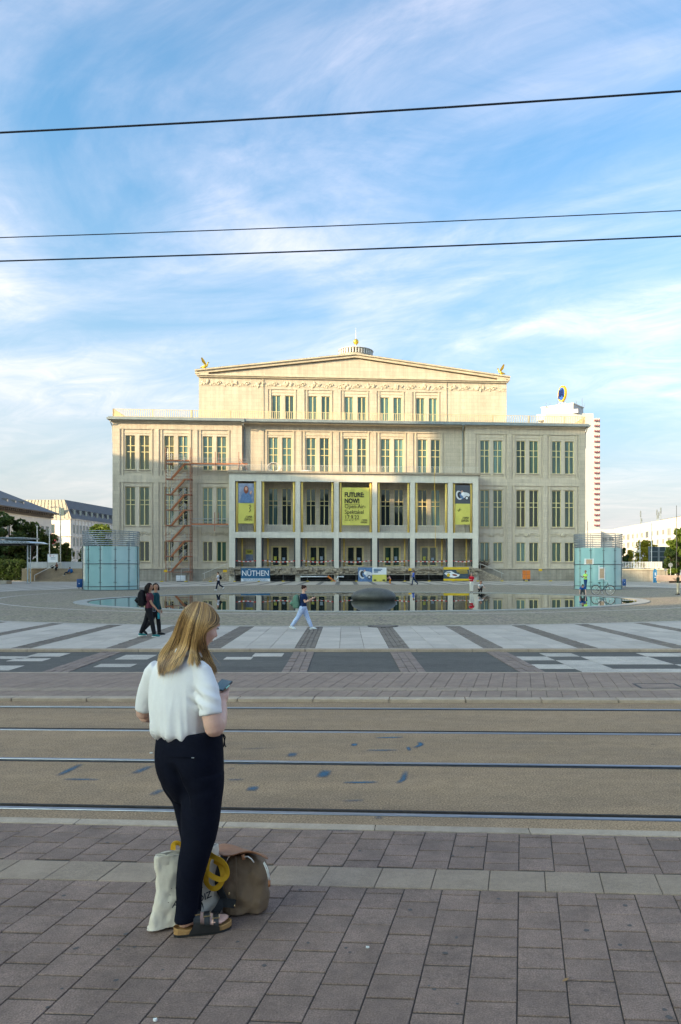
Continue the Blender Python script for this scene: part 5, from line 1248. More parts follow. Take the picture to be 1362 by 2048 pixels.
for u, h in ((18,6),(19.2,3),(36,5),(38,4.2),(40,5.5),(37,3)): an_.tube([(u,5,z_),(u,5,z_+h)],.12,5); an_.box(u-.2,u+.2,4.8,5.2,z_+h*.6,z_+h*.95)
an_.build('antenna', m_tubes, e)
e = empty('low_annex', ((1188-CX)/FPX*250,250,PZ), -.2, 'low white annex between the tower and the apartment slab', 'building')
w_ = 42/FPX*250; MB().box(0,w_,0,12,0,15).build('wall', m_slabw, e); MB().box(-4,w_*.3,-4,-.02,0,14.6).build('front_wing', m_slabw, e); far_windows(e,[w_*.5,w_*.8],[11,7.5],1.5,1.4,0,m_wfr,g_w)
# tower block with rotating sign
TD = 330.0; tx = lambda p: (p-CX)/FPX*TD; tz = lambda y, D=TD: EYE+(HZ-y)*D/FPX
m_tw = mat('tower_white', (.50,.50,.50), .8, .05, .2, streak=.06); m_rb = simple('balcony_red', (.26,.06,.07), .7)
e = empty('tower_block', (tx(1150),TD,PZ), 0, 'white residential tower with red balconies and roof sign behind the opera', 'tower')
rx = lambda p: tx(p)-tx(1150)
MB().box(rx(1092),rx(1187),0,20,0,tz(826)).build('shaft', m_tw, e)
s_ = MB().box(rx(1187.2),rx(1199.5),-.4,20,0,tz(836)); s_.build('side_shaft', m_tw, e)
for k in range(23):
    z = tz(1072)+k*(tz(842)-tz(1072))/22
    for q, (a, b) in enumerate(((1188,1190),(1192.4,1194.2),(1196.8,1198.8))): MB().box(rx(a),rx(b),-1.2,-.41,z-.1,z+.6).build('balcony', m_rb, e)
c0 = Vector((rx(1118),6,0)); 
def rbox(cx, cy, sx, sy, z0, z1, rz, name, m): return MB().cbox((cx,cy,(z0+z1)/2),sx,sy,z1-z0,rz).build(name, m, e)
pw = rx(1181)-rx(1118)
rbox((rx(1086)+rx(1180))/2, 10, 15.5, 11, tz(826)-.5, tz(806), -R(35), 'penthouse', m_tw); rbox((rx(1080)+rx(1110))/2,9,5,6,tz(834),tz(826)+1.0,-R(35),'penthouse_step',m_tw); rbox(rx(1152),2,5,5,tz(826),tz(818),-R(35),'penthouse_step',m_tw)
rbox((rx(1086)+rx(1180))/2, 10, 16.0, 11.5, tz(806), tz(804), -R(35), 'roof_slab', m_cwall)
lt = MB(); sx_, sz_ = rx(1133), tz(804)
for d in (-1,1): lt.bar((sx_+d*3.2,10,sz_),(sx_,10,sz_+3.2),.35)
lt.bar((sx_,10,sz_),(sx_,10,tz(792)),.5); lt.build('sign_mount', m_pole, e)
zc_ = tz(776.5); hh = (tz(760)-tz(793))/2
def disc_(rx_, rz_, y0, y1, rot): 
    rings = []
    for y in (y0,y1): rings.append([Matrix.Rotation(rot,3,'Z') @ Vector((rx_*math.cos(a),y,rz_*math.sin(a))) + Vector((sx_,10,zc_)) for a in np.linspace(0,2*math.pi,40,endpoint=False)])
    return MB().loft(rings)
ro = R(-72)
disc_(hh,hh,-.40,.40,ro).build('sign_ring', simple('sign_yellow',(.75,.42,.02),.5), e); disc_(hh*.80,hh*.80,-.5,.5,ro).build('sign_face', simple('sign_blue',(.02,.09,.35),.5), e)
mm = MB(); RM = Matrix.Rotation(ro,3,'Z')
zz_ = [(-.62,-.5),(-.40,.5),(-.20,-.3),(0,.5),(.20,-.3),(.40,.5),(.62,-.5)]
for a, b in zip(zz_[:-1], zz_[1:]): mm.bar(RM @ Vector((a[0]*hh,-.8,a[1]*hh))+Vector((sx_,10,zc_)), RM @ Vector((b[0]*hh,-.8,b[1]*hh))+Vector((sx_,10,zc_)), .35)
mm.build('sign_emblem', simple('sign_strokes',(.01,.03,.16),.5), e)
mas = MB()
for p, h in ((1098,1.6),(1106,1.2),(1160,2.6),(1172,3.5),(1176,1.2),(1150,1.4),(1122,2.2)): mas.tube([(rx(p),8,tz(806)-.2),(rx(p),8,tz(804)+h)],.12,5)
mas.build('antenna', m_tubes, e)
# ------------------------------------------------------------------ unseen blocks shaped to shade the square; concert hall behind, mirrored in the panes
m_off = mat('office_facade', (.30,.29,.28), .7, .1, .5, brick=('v',0,3.2,3.4,.5,.6))
def block(name, label, x0, x1, ys_hs, cat='building'):
    """long block whose roofline follows (y, height) stations"""
    e = empty(name, ((x0+x1)/2, ys_hs[0][0], PZ), 0, label, cat); w2 = (x1-x0)/2; r_ = []
    y0 = ys_hs[0][0]
    MB().loft([[(-w2,y-y0,0),(w2,y-y0,0),(w2,y-y0,h),(-w2,y-y0,h)] for y, h in ys_hs]).build('body', m_off, e)
    MB().loft([[(-w2-.4,y-y0,h),(w2+.4,y-y0,h),(w2+.4,y-y0,h+.6),(-w2-.4,y-y0,h+.6)] for y, h in ys_hs]).build('roof', m_slate, e)
    return e
block('west_shade_sloped', 'unseen block beyond the left frame edge, sloping roofline shaped to shade the facade', -105, -100, [(49.6,48),(57,48),(84,38.3),(93,35)])
block('west_shade_tall', 'unseen tall block beyond the left frame edge, shaped to shade the right wing', -105, -100, [(26,76),(36,72),(46,67.6),(49.5,66)])
block('west_shade_low', 'unseen lower block on the west side, shaped to let a sun patch through', -105, -100, [(-41,40.6),(-29,40.6)])
block('west_shade_mid', 'unseen middle block on the west side, shaped to keep the square in shade', -105, -100, [(-28.9,47),(25.9,50)])
block('west_shade_south', 'unseen southern block on the west side, shaped to shade the foreground', -105, -100, [(-85,47),(-41.1,47)])
e = empty('concert_hall', (0,-78,PZ), 0, 'broad concert hall behind the viewer, seen only mirrored in window panes', 'building')
MB().loft([[(-58,-20,0),(30,-20,0),(30,8,0),(-58,8,0)],[(-58,-20,20),(30,-20,20),(30,8,20),(-58,8,20)]]).build('body', m_off, e); MB().add([(-58,8,20),(30,8,20),(22,-6,31),(-30,-6,31),(-58,-20,20),(30,-20,20)], [(0,1,2,3),(3,2,5,4),(0,3,4),(1,5,2)]).build('roof', m_slate, e)
# ------------------------------------------------------------------ people on the square
m_skin = mat('skin', (.62,.37,.27), .5, .08, 12, spec=.35); m_skin.node_tree.nodes['Principled BSDF'].inputs['Subsurface Weight'].default_value = .08; m_skin.node_tree.nodes['Principled BSDF'].inputs['Subsurface Radius'].default_value = (.02,.008,.004)
m_skind = mat('skin_tan', (.36,.19,.12), .5, .08, 12, spec=.35)
m_eye = simple('eye_dark', (.02,.015,.012), .3); m_lip = simple('lip', (.38,.12,.10), .5)
_cl = {}
def clothm(col, rough=.85, var=.14, scale=14, **k):
    key = (col, rough)
    if key not in _cl: _cl[key] = mat('cloth', col, rough, var, scale, bump=.004, bscale=26, spec=.2, **k)
    return _cl[key]
_hr = {}
def hairm(col):
    if col not in _hr: _hr[col] = mat('hair', col, .6, .3, 30, stretch=(3,3,.3), spec=.15)
    return _hr[col]
def person(label, loc, heading, H, legs, arms, top, pants, shoes, hair, skin=None, lean=0.0, pel=None, sleeve='short', hairstyle='short', fat=1.0, head_yaw=0.0, head_pitch=0.0, vox=.018, barefeet=False, short_pants=False, z=PZ, group=None, topm=None, pantm=None, skirt=False, headtilt=0):
    """legs: [(thigh angle, knee bend, side)], arms: [(swing, elbow bend, abduction)] for left, right; angles in degrees, forward positive; body faces local +x"""
    skin = skin or m_skin; tm, pm_ = topm or clothm(top), pantm or clothm(pants)
    e = empty('person', (loc[0],loc[1],z), heading, label, 'person', group)
    X, Y, Z = Vector((1,0,0)), Vector((0,1,0)), Vector((0,0,1))
    hipz = pel if pel is not None else None
    th, sh = .245*H, .243*H; ank = .042*H
    J = []
    for (a, k, *s) in legs:
        a1 = R(a); a2 = R(a-k); kn = Vector((math.sin(a1)*th, 0, -math.cos(a1)*th)); an = kn + Vector((math.sin(a2)*sh, 0, -math.cos(a2)*sh)); J.append((kn, an, (s[0] if s else 0)))
    low = min(j[1].z for j in J); hz = hipz if hipz is not None else ank - low
    hip = Vector((0,0,hz)); ln = R(lean); up = Vector((math.sin(ln),0,math.cos(ln))); fw = Vector((math.cos(ln),0,-math.sin(ln)))
    f_ = fat
    def T(t, a=0, b=0): return hip + up*(t*H) + fw*(a*H) + Y*(b*H)
    def ringT(t, rx_, ry_, a=0, n=18): return [T(t, a+rx_*math.cos(2*math.pi*k/n), ry_*math.sin(2*math.pi*k/n)) for k in range(n)]
    tor = [(-.03,.062,.085,-.004),(.02,.068,.092,-.006),(.07,.062,.085,0),(.12,.056,.076,.004),(.18,.062,.084,.004),(.24,.066,.096,.002),(.285,.054,.100,-.004),(.31,.036,.062,-.006)]
    tz_ = lambda g, t0=-1, t1=9: [ringT(t, rx_*f_+g/H, ry_*(1+(f_-1)*.8)+g/H, a) for t, rx_, ry_, a in tor if t0 <= t <= t1]
    body, cl_t, cl_p = MB(), MB(), MB()
    body.loft(tz_(-.004)); cl_t.loft(tz_(.010, .0 if not skirt else -.03)); cl_p.loft(tz_(.008,-.05,.075))
    nb = T(.295, -.004); hd = nb + up*(.075*H) + Vector((math.sin(R(head_pitch)+ln*.3),0,math.cos(R(head_pitch)+ln*.3)))*(.055*H)
    body.tube([nb, nb.lerp(hd,.75)], [.034*H*(1+(f_-1)*.5), .030*H], 10)
    HR = Matrix.Rotation(R(head_yaw),3,'Z') @ Matrix.Rotation(R(head_pitch),3,'Y') @ Matrix.Rotation(R(headtilt),3,'X')
    hp = lambda x, y, z_: hd + HR @ Vector((x*H,y*H,z_*H))
    body.ell(hd, (.056*H,.045*H,.066*H), 16, 12, HR); body.ell(hp(.012,0,-.028), (.040*H,.036*H,.042*H), 12, 8, HR); body.tube([hp(.045,0,.008),hp(.064,0,-.012),hp(.052,0,-.02)],[.007*H,.010*H,.007*H],6)
    for s in (-1,1): body.ell(hp(-.002,s*.046,-.006),(.012*H,.006*H,.018*H),8,6,HR)
    shoe_pts = []
    for s, (kn, an, sd) in zip((1,-1), J):
        h0 = hip + Y*(s*.046*H*(1+(f_-1)*.6)) + Vector((0,0,-.015*H)); k0 = hip + kn + Y*(s*.046*H+sd*.5); a0 = hip + an + Y*(s*.042*H+sd)
        rt = [.055*H*f_, .05*H*f_, .036*H*(1+(f_-1)*.7), .037*H*(1+(f_-1)*.6), .022*H]
        P = [h0+Vector((0,0,.02*H)), h0.lerp(k0,.35), k0, k0.lerp(a0,.35), a0]
        body.tube(P, [r*.9 for r in rt], 12)
        end = .97 if not short_pants else .45
        Pc = [P[0],P[1],P[2],P[2].lerp(P[4],.4),P[2].lerp(P[4],end)]; cl_p.tube(Pc if not short_pants else Pc[:3], [r+.010 for r in (rt[0],rt[1],rt[2],rt[3],rt[4]+.012*f_)][:len(Pc if not short_pants else Pc[:3])], 14)
        d2 = (a0-k0).normalized(); toe = Vector((1,0,0)); ft = 0
        if a0.z > ank*1.6: toe = (Vector((1,0,0)) + Vector((0,0,-1))*min(1.4,(a0.z-ank)/(.08*H))).normalized()
        base = a0 + Vector((0,0,-.018*H)); body.tube([a0, base+toe*.05*H],[.02*H,.017*H],8)
        shoe_pts.append((a0, base, toe))
    for s, (sw, el, ab) in zip((1,-1), arms):
        s0 = T(.270,-.004,s*.100*(1+(f_-1)*.5)); ua, fa = .172*H, .150*H; a1, a2 = R(sw), R(sw+el)
        dv = lambda a, q: (Vector((math.sin(a)*math.cos(R(q)), s*math.sin(R(q)), -math.cos(a)*math.cos(R(q))))).normalized()
        e0 = s0 + dv(a1,ab)*ua; w0 = e0 + dv(a2,-ab*.9 if el > 40 else ab*.3)*fa
        body.tube([s0, s0.lerp(e0,.4), e0, e0.lerp(w0,.35), w0], [.029*H*f_,.027*H*f_,.021*H,.021*H*(1+(f_-1)*.5),.014*H], 10)
        hdv = (w0-e0).normalized(); sdv = hdv.cross(Vector((0,1,0))); sdv = sdv.normalized() if sdv.length > .1 else Vector((0,0,1)); bend = sdv
        palm = w0 + hdv*.03*H; body.tube([w0, palm, w0+hdv*.05*H],[.013*H,.019*H,.016*H],8)
        for q in range(4):
            o_ = Vector((0,1,0))*((q-1.5)*.0085*H); body.tube([palm+hdv*.015*H+o_, palm+hdv*.040*H+o_, palm+hdv*(.056-.003*abs(q-1.2))*H+o_+bend*-.008*H],[.0062*H,.0056*H,.004*H],6)
        body.tube([w0+hdv*.015*H, w0+hdv*.03*H+bend*.018*H, w0+hdv*.05*H+bend*.02*H],[.008*H,.0065*H,.005*H],6)
        fr = {'short':.55,'long':1.0,'none':0}[sleeve]
        if sleeve == 'long': cl_t.tube([s0, s0.lerp(e0,.4), e0, e0.lerp(w0,.9)],[.037*H*f_,.034*H*f_,.029*H,.022*H],12)
        elif sleeve == 'short': cl_t.tube([s0, s0.lerp(e0,.3), s0.lerp(e0,.62)],[.036*H*f_,.036*H*f_,.034*H*f_],12)
    mkobj('body', remesh(body, min(vox,.014), 3), skin, e)
    mkobj('top', remesh(cl_t, vox, 3), tm, e); mkobj('trousers', remesh(cl_p, vox, 3), pm_, e)
    if not barefeet:
        for a0, b0, toe in shoe_pts:
            q = MB(); upv = Vector((0,0,1)) - toe*toe.z; 
            q.tube([b0-toe*.035*H+upv*.004*H, b0+upv*.008*H, b0+toe*.06*H-upv*.004*H, b0+toe*.105*H-upv*.010*H],[.020*H,.026*H,.024*H,.015*H],10)
            so_ = mkobj('shoe', remesh(q, .01, 2), clothm(shoes,.6), e)
            MB().tube([b0-toe*.045*H-upv*.017*H, b0+toe*.03*H-upv*.02*H, b0+toe*.112*H-upv*.019*H],[.012*H,.017*H,.012*H],8).build('sole', m_white if sum(shoes) > .12 else m_dk, so_, smooth=True)
    hb = MB(); hb.ell(hp(-.010,0,.014),(.058*H,.051*H,.062*H),16,12,HR)
    if hairstyle == 'long':
        hb.tube([hp(-.02,0,.05),hp(-.055,0,-.01),hp(-.06,0,-.08),hp(-.05,0,-.15)],[.03*H,.045*H,.045*H,.02*H],12)
        for s in (-1,1): hb.tube([hp(-.01,s*.035,.04),hp(-.015,s*.05,-.02),hp(-.025,s*.05,-.09)],[.02*H,.02*H,.012*H],8)
    elif hairstyle == 'bob':
        for s in (-1,1): hb.tube([hp(-.01,s*.03,.045),hp(-.008,s*.052,-.005),hp(-.01,s*.055,-.075)],[.02*H,.022*H,.02*H],8)
        hb.tube([hp(-.03,0,.04),hp(-.05,0,-.02),hp(-.045,0,-.075)],[.03*H,.04*H,.025*H],10)
    elif hairstyle == 'bun': hb.ell(hp(-.062,0,.035),(.028*H,.028*H,.03*H),10,8); hb.tube([hp(-.05,0,.01),hp(-.055,0,-.03)],[.03*H,.015*H],8)
    if hairstyle != 'bald':
        hm = remesh(hb, .011, 2)
        # keep the face clear: drop hair in front of the hairline
        bm = bmesh.new(); bm.from_mesh(hm); inv = HR.inverted(); kill = []
        for v in bm.verts:
            q = inv @ (v.co-hd)
            if q.x > .020*H - max(0,(q.z/H-.02))*-.9*H*0 and q.z < .034*H and abs(q.y) < .047*H and (q.x > .012*H): kill.append(v)
        bmesh.ops.delete(bm, geom=kill, context='VERTS'); bm.to_mesh(hm); bm.free(); mkobj('hair', hm, hairm(hair), e)
    for s in (-1,1): MB().ell(hp(.051,s*.017,.004),(.004*H,.007*H,.004*H),8,5,HR).build('eye', m_eye, e)
    MB().ell(hp(.052,0,-.034),(.004*H,.013*H,.004*H),8,5,HR).build('mouth', m_lip, e)
    return e, dict(T=T, hp=hp, hip=hip, H=H)
def backpack(label, p, heading, z, w_, d, h, m, strapm, flap=True):
    e = empty('backpack', (p[0],p[1],z), heading, label, 'backpack')
    q = MB().loft([[(sx*math.copysign(abs(math.cos(a))**.6,math.cos(a))*d/2+.01*math.sin(t*7), math.copysign(abs(math.sin(a))**.6,math.sin(a))*sx*w_/2, t*h) for a in np.linspace(0,2*math.pi,20,endpoint=False)] for t, sx in ((0,.75),(.06,.95),(.3,1.02),(.6,.95),(.82,.8),(.96,.5),(1,.3))])
    mkobj('bag', remesh(q, .014, 3), m, e)
    MB().tube([(-d*.45,0,h*.2),(-d*.58,0,h*.35),(-d*.5,0,h*.5)],[.05,w_*.28,.05],8).build('pocket', m, e, smooth=True)
    for s in (-1,1): MB().tube([(d*.42,s*w_*.28,h*.92),(d*.75,s*w_*.34,h*.98),(d*1.0,s*w_*.36,h*.75),(d*.85,s*w_*.34,h*.35),(d*.42,s*w_*.36,h*.08)],.016,6).build('strap', strapm, e)
    return e
blk = (.010,.010,.013)
# the pair walking to the right
p = G(298,1273.5,PZ)
person('woman in maroon top and black leggings walking right with black backpack', p, R(8), 1.58, [(-17,5),(15,5)], [(-18,12,6),(22,18,6)], (.105,.026,.040), blk, (.02,.16,.17), (.012,.008,.008), m_skind, lean=3, hairstyle='long', fat=.98, vox=.015)
backpack('black backpack worn by the woman in the maroon top', (p.x-.20,p.y-.03), R(8), PZ+.92, .32, .22, .48, clothm(blk), clothm(blk))
p2 = G(309.5,1270.5,PZ); p2.y += .1
person('woman in teal top beside the maroon one, face turned to the viewer', p2, R(4), 1.55, [(8,3),(-16,26)], [(9,8,4),(12,10,5)], (.006,.050,.062), blk, (.012,.016,.018), (.022,.010,.008), m_skind, hairstyle='bob', sleeve='long', head_yaw=-62, fat=.95, vox=.015)
e = empty('drinking_bottle', (p2.x+.13,p2.y-.14,PZ+.50), 0, 'turquoise drinking bottle hanging from the walking pair', 'bottle')
MB().lathe([(.03,0),(.035,.02),(.035,.16),(.02,.2),(.02,.23)],(0,0,0),12).build('bottle_body', simple('bottle_teal',(.02,.30,.36),.3), e, smooth=True); MB().lathe([(.024,.231),(.024,.26)],(0,0,0),10).build('cap', m_nb, e)
e = empty('phone', (p2.x+.02,p2.y-.20,PZ+.80), .3, 'pale blue phone in the hand of the walking pair', 'phone'); MB().box(-.04,.04,-.006,.006,-.08,.08).build('case', simple('phone_blue',(.30,.38,.55),.4), e, bevel=.01); MB().box(-.034,.034,-.0085,-.0065,-.07,.07).build('screen', m_dk, e)
# woman with green rucksack
m_pat = mat('patterned_cotton', (.22,.36,.66), .85, .2, 38, col2=(.62,.68,.82))
p = G(606,1258.5,PZ)
pe, pd = person('woman in navy tee and blue patterned trousers walking right, looking at her phone', p, 0, 1.49, [(22,-1),(-26,10)], [(28,92,10),(24,98,10)], (.008,.022,.075), (.3,.4,.6), (.66,.72,.76), (.035,.014,.010), lean=2, hairstyle='bun', fat=1.2, head_pitch=24, pantm=m_pat, vox=.015)
backpack('sage green rucksack worn by the woman in patterned trousers', (p.x-.22,p.y), 0, PZ+.70, .34, .24, .46, clothm((.11,.21,.155)), clothm((.05,.10,.08)))
e = empty('phone', (p.x+.36,p.y,PZ+1.08), 0, 'dark phone held by the woman in patterned trousers', 'phone'); MB().box(-.006,.006,-.035,.035,-.06,.06).build('case', m_dk, e, bevel=.005); MB().box(-.009,-.0065,-.03,.03,-.055,.055).build('screen', simple('screen_grey',(.2,.22,.25),.2), e)
# far strollers
p = G(437,1180.5,PZ)
person('man in white shirt and navy trousers walking left before the steps', p, R(180), 1.70, [(16,4),(-14,48)], [(14,30,8),(-6,20,8)], (.72,.72,.74), (.012,.018,.04), (.75,.75,.73), (.10,.06,.04), lean=4, head_pitch=12, vox=.02)
backpack('small black rucksack on the man in the white shirt', (p.x+.2,p.y), R(180), PZ+1.0, .26, .14, .4, clothm(blk), clothm(blk))
p = G(781,1168,PZ)
person('child in pink top and orange trousers bending forward near the fence', p, R(180), 1.18, [(30,50),(10,30)], [(40,30,8),(60,30,8)], (.62,.34,.34), (.72,.28,.02), (.60,.30,.28), (.12,.05,.03), lean=24, vox=.02, hairstyle='bob')
p = G(827,1170.5,PZ)
person('man in blue shirt and dark jeans striding left before the portico', p, R(190), 1.84, [(14,2),(-26,22)], [(20,20,8),(-16,12,8)], (.10,.16,.50), (.015,.035,.09), (.02,.02,.025), (.02,.014,.012), m_skind, sleeve='long', vox=.022)
p = G(943,1184.8,PZ)
person('man in red shirt and white trousers standing at the pool edge', p, R(-70), 1.64, [(3,2),(-3,2)], [(10,70,12),(14,85,12)], (.52,.012,.03), (.70,.68,.62), (.05,.04,.035), (.30,.25,.22), fat=1.1, hairstyle='short', head_pitch=18, vox=.02)
p = G(959,1185.2,PZ)
person('woman in black and white crouching at the pool edge beside the red shirt', p, R(-75), 1.62, [(108,146,.04),(84,140,-.04)], [(50,28,10),(36,40,12)], (.62,.62,.62), blk, (.012,.012,.012), (.20,.085,.04), lean=34, pel=.30, hairstyle='long', head_pitch=26, vox=.02)
backpack('black rucksack on the back of the crouching woman', (p.x+.16,p.y+.16), R(-60), PZ+.42, .26, .14, .34, clothm(blk), clothm(blk))
p = G(1171,1181,PZ); p.y = 69.6; p.x = (1171-CX)/FPX*69.6
person('man in neon yellow tee and jeans leaning against the right glass pavilion', p, R(-150), 1.84, [(4,2),(-4,4)], [(24,88,14),(20,96,14)], (.46,.80,.16), (.02,.065,.17), (.03,.03,.03), (.012,.01,.01), m_skind, hairstyle='bald', fat=1.05, vox=.02)
p = G(1165,1190.5,PZ)
person('person in blue top crouching and reaching down to the pool water', p, R(-100), 1.70, [(100,140,.05),(92,142,-.05)], [(30,10,8),(36,14,8)], (.02,.10,.35), (.10,.12,.13), (.02,.02,.02), (.010,.010,.012), lean=58, pel=.34, hairstyle='short', head_pitch=40, vox=.02)
p = G(1356,1189.5,PZ)
person('man in olive shirt and beige trousers at the right edge of the picture', p, R(150), 1.62, [(3,2),(-3,2)], [(24,110,10),(20,115,10)], (.055,.06,.035), (.60,.50,.36), (.04,.025,.02), (.03,.02,.015), m_skind, fat=1.1, vox=.02)
# sitters on the steps
zt = PZ+2.03
person('person in dark clothes sitting at the top of the steps', ((113.5-CX)/FPX*119.4,119.4), R(-80), 1.70, [(88,95),(84,80)], [(40,60,8),(30,70,8)], (.10,.03,.02), blk, blk, (.015,.01,.01), m_skind, lean=10, pel=.14, z=zt, vox=.025)
zt2 = PZ+1.3
person('person in blue lounging on the middle of the steps', ((136-CX)/FPX*118.4,118.4), R(-160), 1.70, [(80,70),(86,60)], [(-20,20,10),(30,50,8)], (.02,.09,.26), (.03,.04,.06), (.55,.55,.52), (.02,.012,.01), m_skind, lean=-22, pel=.14, z=zt2, vox=.025)
def lump(px, D, z, s, label, m): 
    q = MB().ell((0,0,s[2]),s,14,10).ell((s[0]*.3,0,s[2]*1.6),(s[0]*.5,s[1]*.6,s[2]*.5),10,8); o = mkobj('bag', remesh(q,.03,3), m, loc=((px-CX)/FPX*D,D,z)); return tag(o, label, 'bag')
lump(104.5,119.2,zt,(.3,.22,.24),'dark bag on the top step left of the sitting person',clothm(blk)); lump(141.5,118.6,PZ+1.3,(.34,.25,.32),'blue rucksack on the steps beside the lounging person',clothm((.02,.12,.32)))
# bicycle -------------------------------------------------------------------------------
bd = 57.6; bx = (1206-CX)/FPX*bd
e = empty('bicycle', (bx,bd,PZ), R(-24), 'black city bicycle parked on its stand beside the right glass pavilion', 'bicycle')
m_tyre = simple('tyre', (.02,.02,.02), .8); m_rim = simple('rim_chrome', (.65,.67,.68), .3, metal=.9); m_bk = simple('bike_paint', (.012,.018,.03), .3)
for x in (-.55,.55):
    tt = MB().tube([(x+.345*math.cos(a),0,.36+.345*math.sin(a)) for a in np.linspace(0,2*math.pi,41)],.018,6); wo = tt.build('wheel', m_tyre, e)
    MB().tube([(x+.318*math.cos(a),0,.36+.318*math.sin(a)) for a in np.linspace(0,2*math.pi,41)],.014,5).build('rim', m_rim, wo)
    sp = MB()
    for k in range(14): sp.bar((x,0,.36),(x+.31*math.cos(k*.449),0,.36+.31*math.sin(k*.449)),.005)
    sp.tube([(x,-.05,.36),(x,.05,.36)],.03,6); sp.build('spokes', m_rim, wo); MB().tube([(x+.385*math.cos(a),0,.36+.385*math.sin(a)) for a in np.linspace(.3,2.6,20)],.016,5).build('mudguard', m_bk, wo)
fr = MB().tube([(-.55,0,.36),(-.08,0,.30),(.36,0,.80)],.018,6); fr.tube([(-.08,0,.30),(-.24,0,.86)],.017,6).tube([(-.55,0,.36),(-.21,0,.72)],.012,6).tube([(-.05,0,.40),(.37,0,.90)],.017,6).tube([(.34,0,.98),(.40,0,.72),(.55,0,.36)],.017,6); fr.build('frame', m_bk, e)
MB().tube([(.33,0,1.0),(.30,0,1.10),(.30,-.28,1.10),(.16,-.3,1.08)],.013,6).tube([(.30,0,1.10),(.30,.28,1.10),(.16,.3,1.08)],.013,6).build('handlebar', m_rim, e); MB().ell((-.28,0,.92),(.14,.09,.04),12,6).tube([(-.25,0,.84),(-.27,0,.92)],.015,6).build('saddle', m_tyre, e)
MB().box(-.85,-.35,-.07,.07,.75,.77).bar((-.6,.06,.76),(-.56,.06,.4),.012).build('carrier', m_bk, e); MB().tube([(-.08,-.04,.30),(-.05,-.1,.14)],.012,6).tube([(-.08,.04,.30),(-.12,.1,.46)],.012,6).box(-.09,.01,-.17,-.08,.12,.15).build('crank', m_rim, e); MB().bar((-.12,.03,.3),(-.02,.28,.0),.02).build('stand', m_rim, e); MB().ell((.46,0,.84),(.05,.04,.045),8,6).build('lamp', m_rim, e)
# ------------------------------------------------------------------ the standing woman
WB = G(372,1866); wo = empty('person', (WB.x,WB.y,0), 0, 'woman with long blonde hair, white shirt and navy trousers looking down at her phone', 'person')
def rel(p, o=None): return Vector(p) - (wo.location if o is None else o)
def rring(y, xl, xr, D, th=0.0, ratio=1.0, n=28, sq=1.0, dz=0.0, tilt=0.0):
    """horizontal ring seen between columns xl and xr on row y; major axis turned by th; ratio = depth / width"""
    c = AT((xl+xr)/2, y, D); hw = (xr-xl)/2/FPX*D; s_, c_ = math.sin(th), math.cos(th)
    # major axis (s,-c) * a, minor axis (c,s) * b
    a = hw/math.sqrt(s_*s_ + ratio*ratio*c_*c_) if th else hw; b = a*ratio
    M = Vector((s_,-c_,0)) if th else Vector((1,0,0)); m = Vector((c_,s_,0)) if th else Vector((0,1,0)); out = []
    for k in range(n):
        t_ = 2*math.pi*k/n; ct, st = math.cos(t_), math.sin(t_)
        ct = math.copysign(abs(ct)**sq, ct); st = math.copysign(abs(st)**sq, st)
        p = c + M*(a*ct) + m*(b*st); p.z += dz + tilt*(p.x-c.x); out.append(rel(p))
    return out
def smooth_rings(rs, k=3):
    """interpolate ring tables (rows of numbers) with Catmull-Rom"""
    out = []; n = len(rs)
    for i in range(n-1):
        p0, p1, p2, p3 = [np.array(rs[max(0,min(n-1,j))], float) for j in (i-1,i,i+1,i+2)]
        for q in range(k):
            t_ = q/k; out.append(.5*((2*p1)+(-p0+p2)*t_+(2*p0-5*p1+4*p2-p3)*t_*t_+(-p0+3*p1-3*p2+p3)*t_**3))
    out.append(np.array(rs[-1], float)); return out
def ptube(mb, pts, rad, n=14, o=None): mb.tube([rel(AT(*p), o) for p in pts], rad, n); return mb
def displace(me, fn):
    me.update(); nv = len(me.vertices); co = np.empty(nv*3); me.vertices.foreach_get('co', co); co = co.reshape(-1,3)
    no = np.empty(nv*3); me.vertex_normals.foreach_get('vector', no); no = no.reshape(-1,3)
    d = np.array([fn(Vector(c), Vector(q)) for c, q in zip(co, no)]); co = co + no*d[:,None]
    me.vertices.foreach_set('co', co.ravel()); me.update()
nz_ = lambda x, y, z: mnoise.noise(Vector((x, y, z)))
rid = lambda v: 1-abs(v)*2
zrow = lambda y, D=3.93: EYE-(y-HZ)*D/FPX
m_wskin = mat('woman_skin', (.66,.40,.31), .48, .07, 10, spec=.4, bump=.0006, bscale=220); bb = m_wskin.node_tree.nodes['Principled BSDF']; bb.inputs['Subsurface Weight'].default_value = .12; bb.inputs['Subsurface Radius'].default_value = (.012,.005,.003)
m_shirt = mat('white_jersey', (.78,.765,.76), .85, .03, 8, bump=.0004, bscale=900, spec=.2); m_navy = mat('navy_twill', (.0038,.0050,.0125), .85, .15, 20, bump=.0004, bscale=700, spec=.12)
TH = R(46)
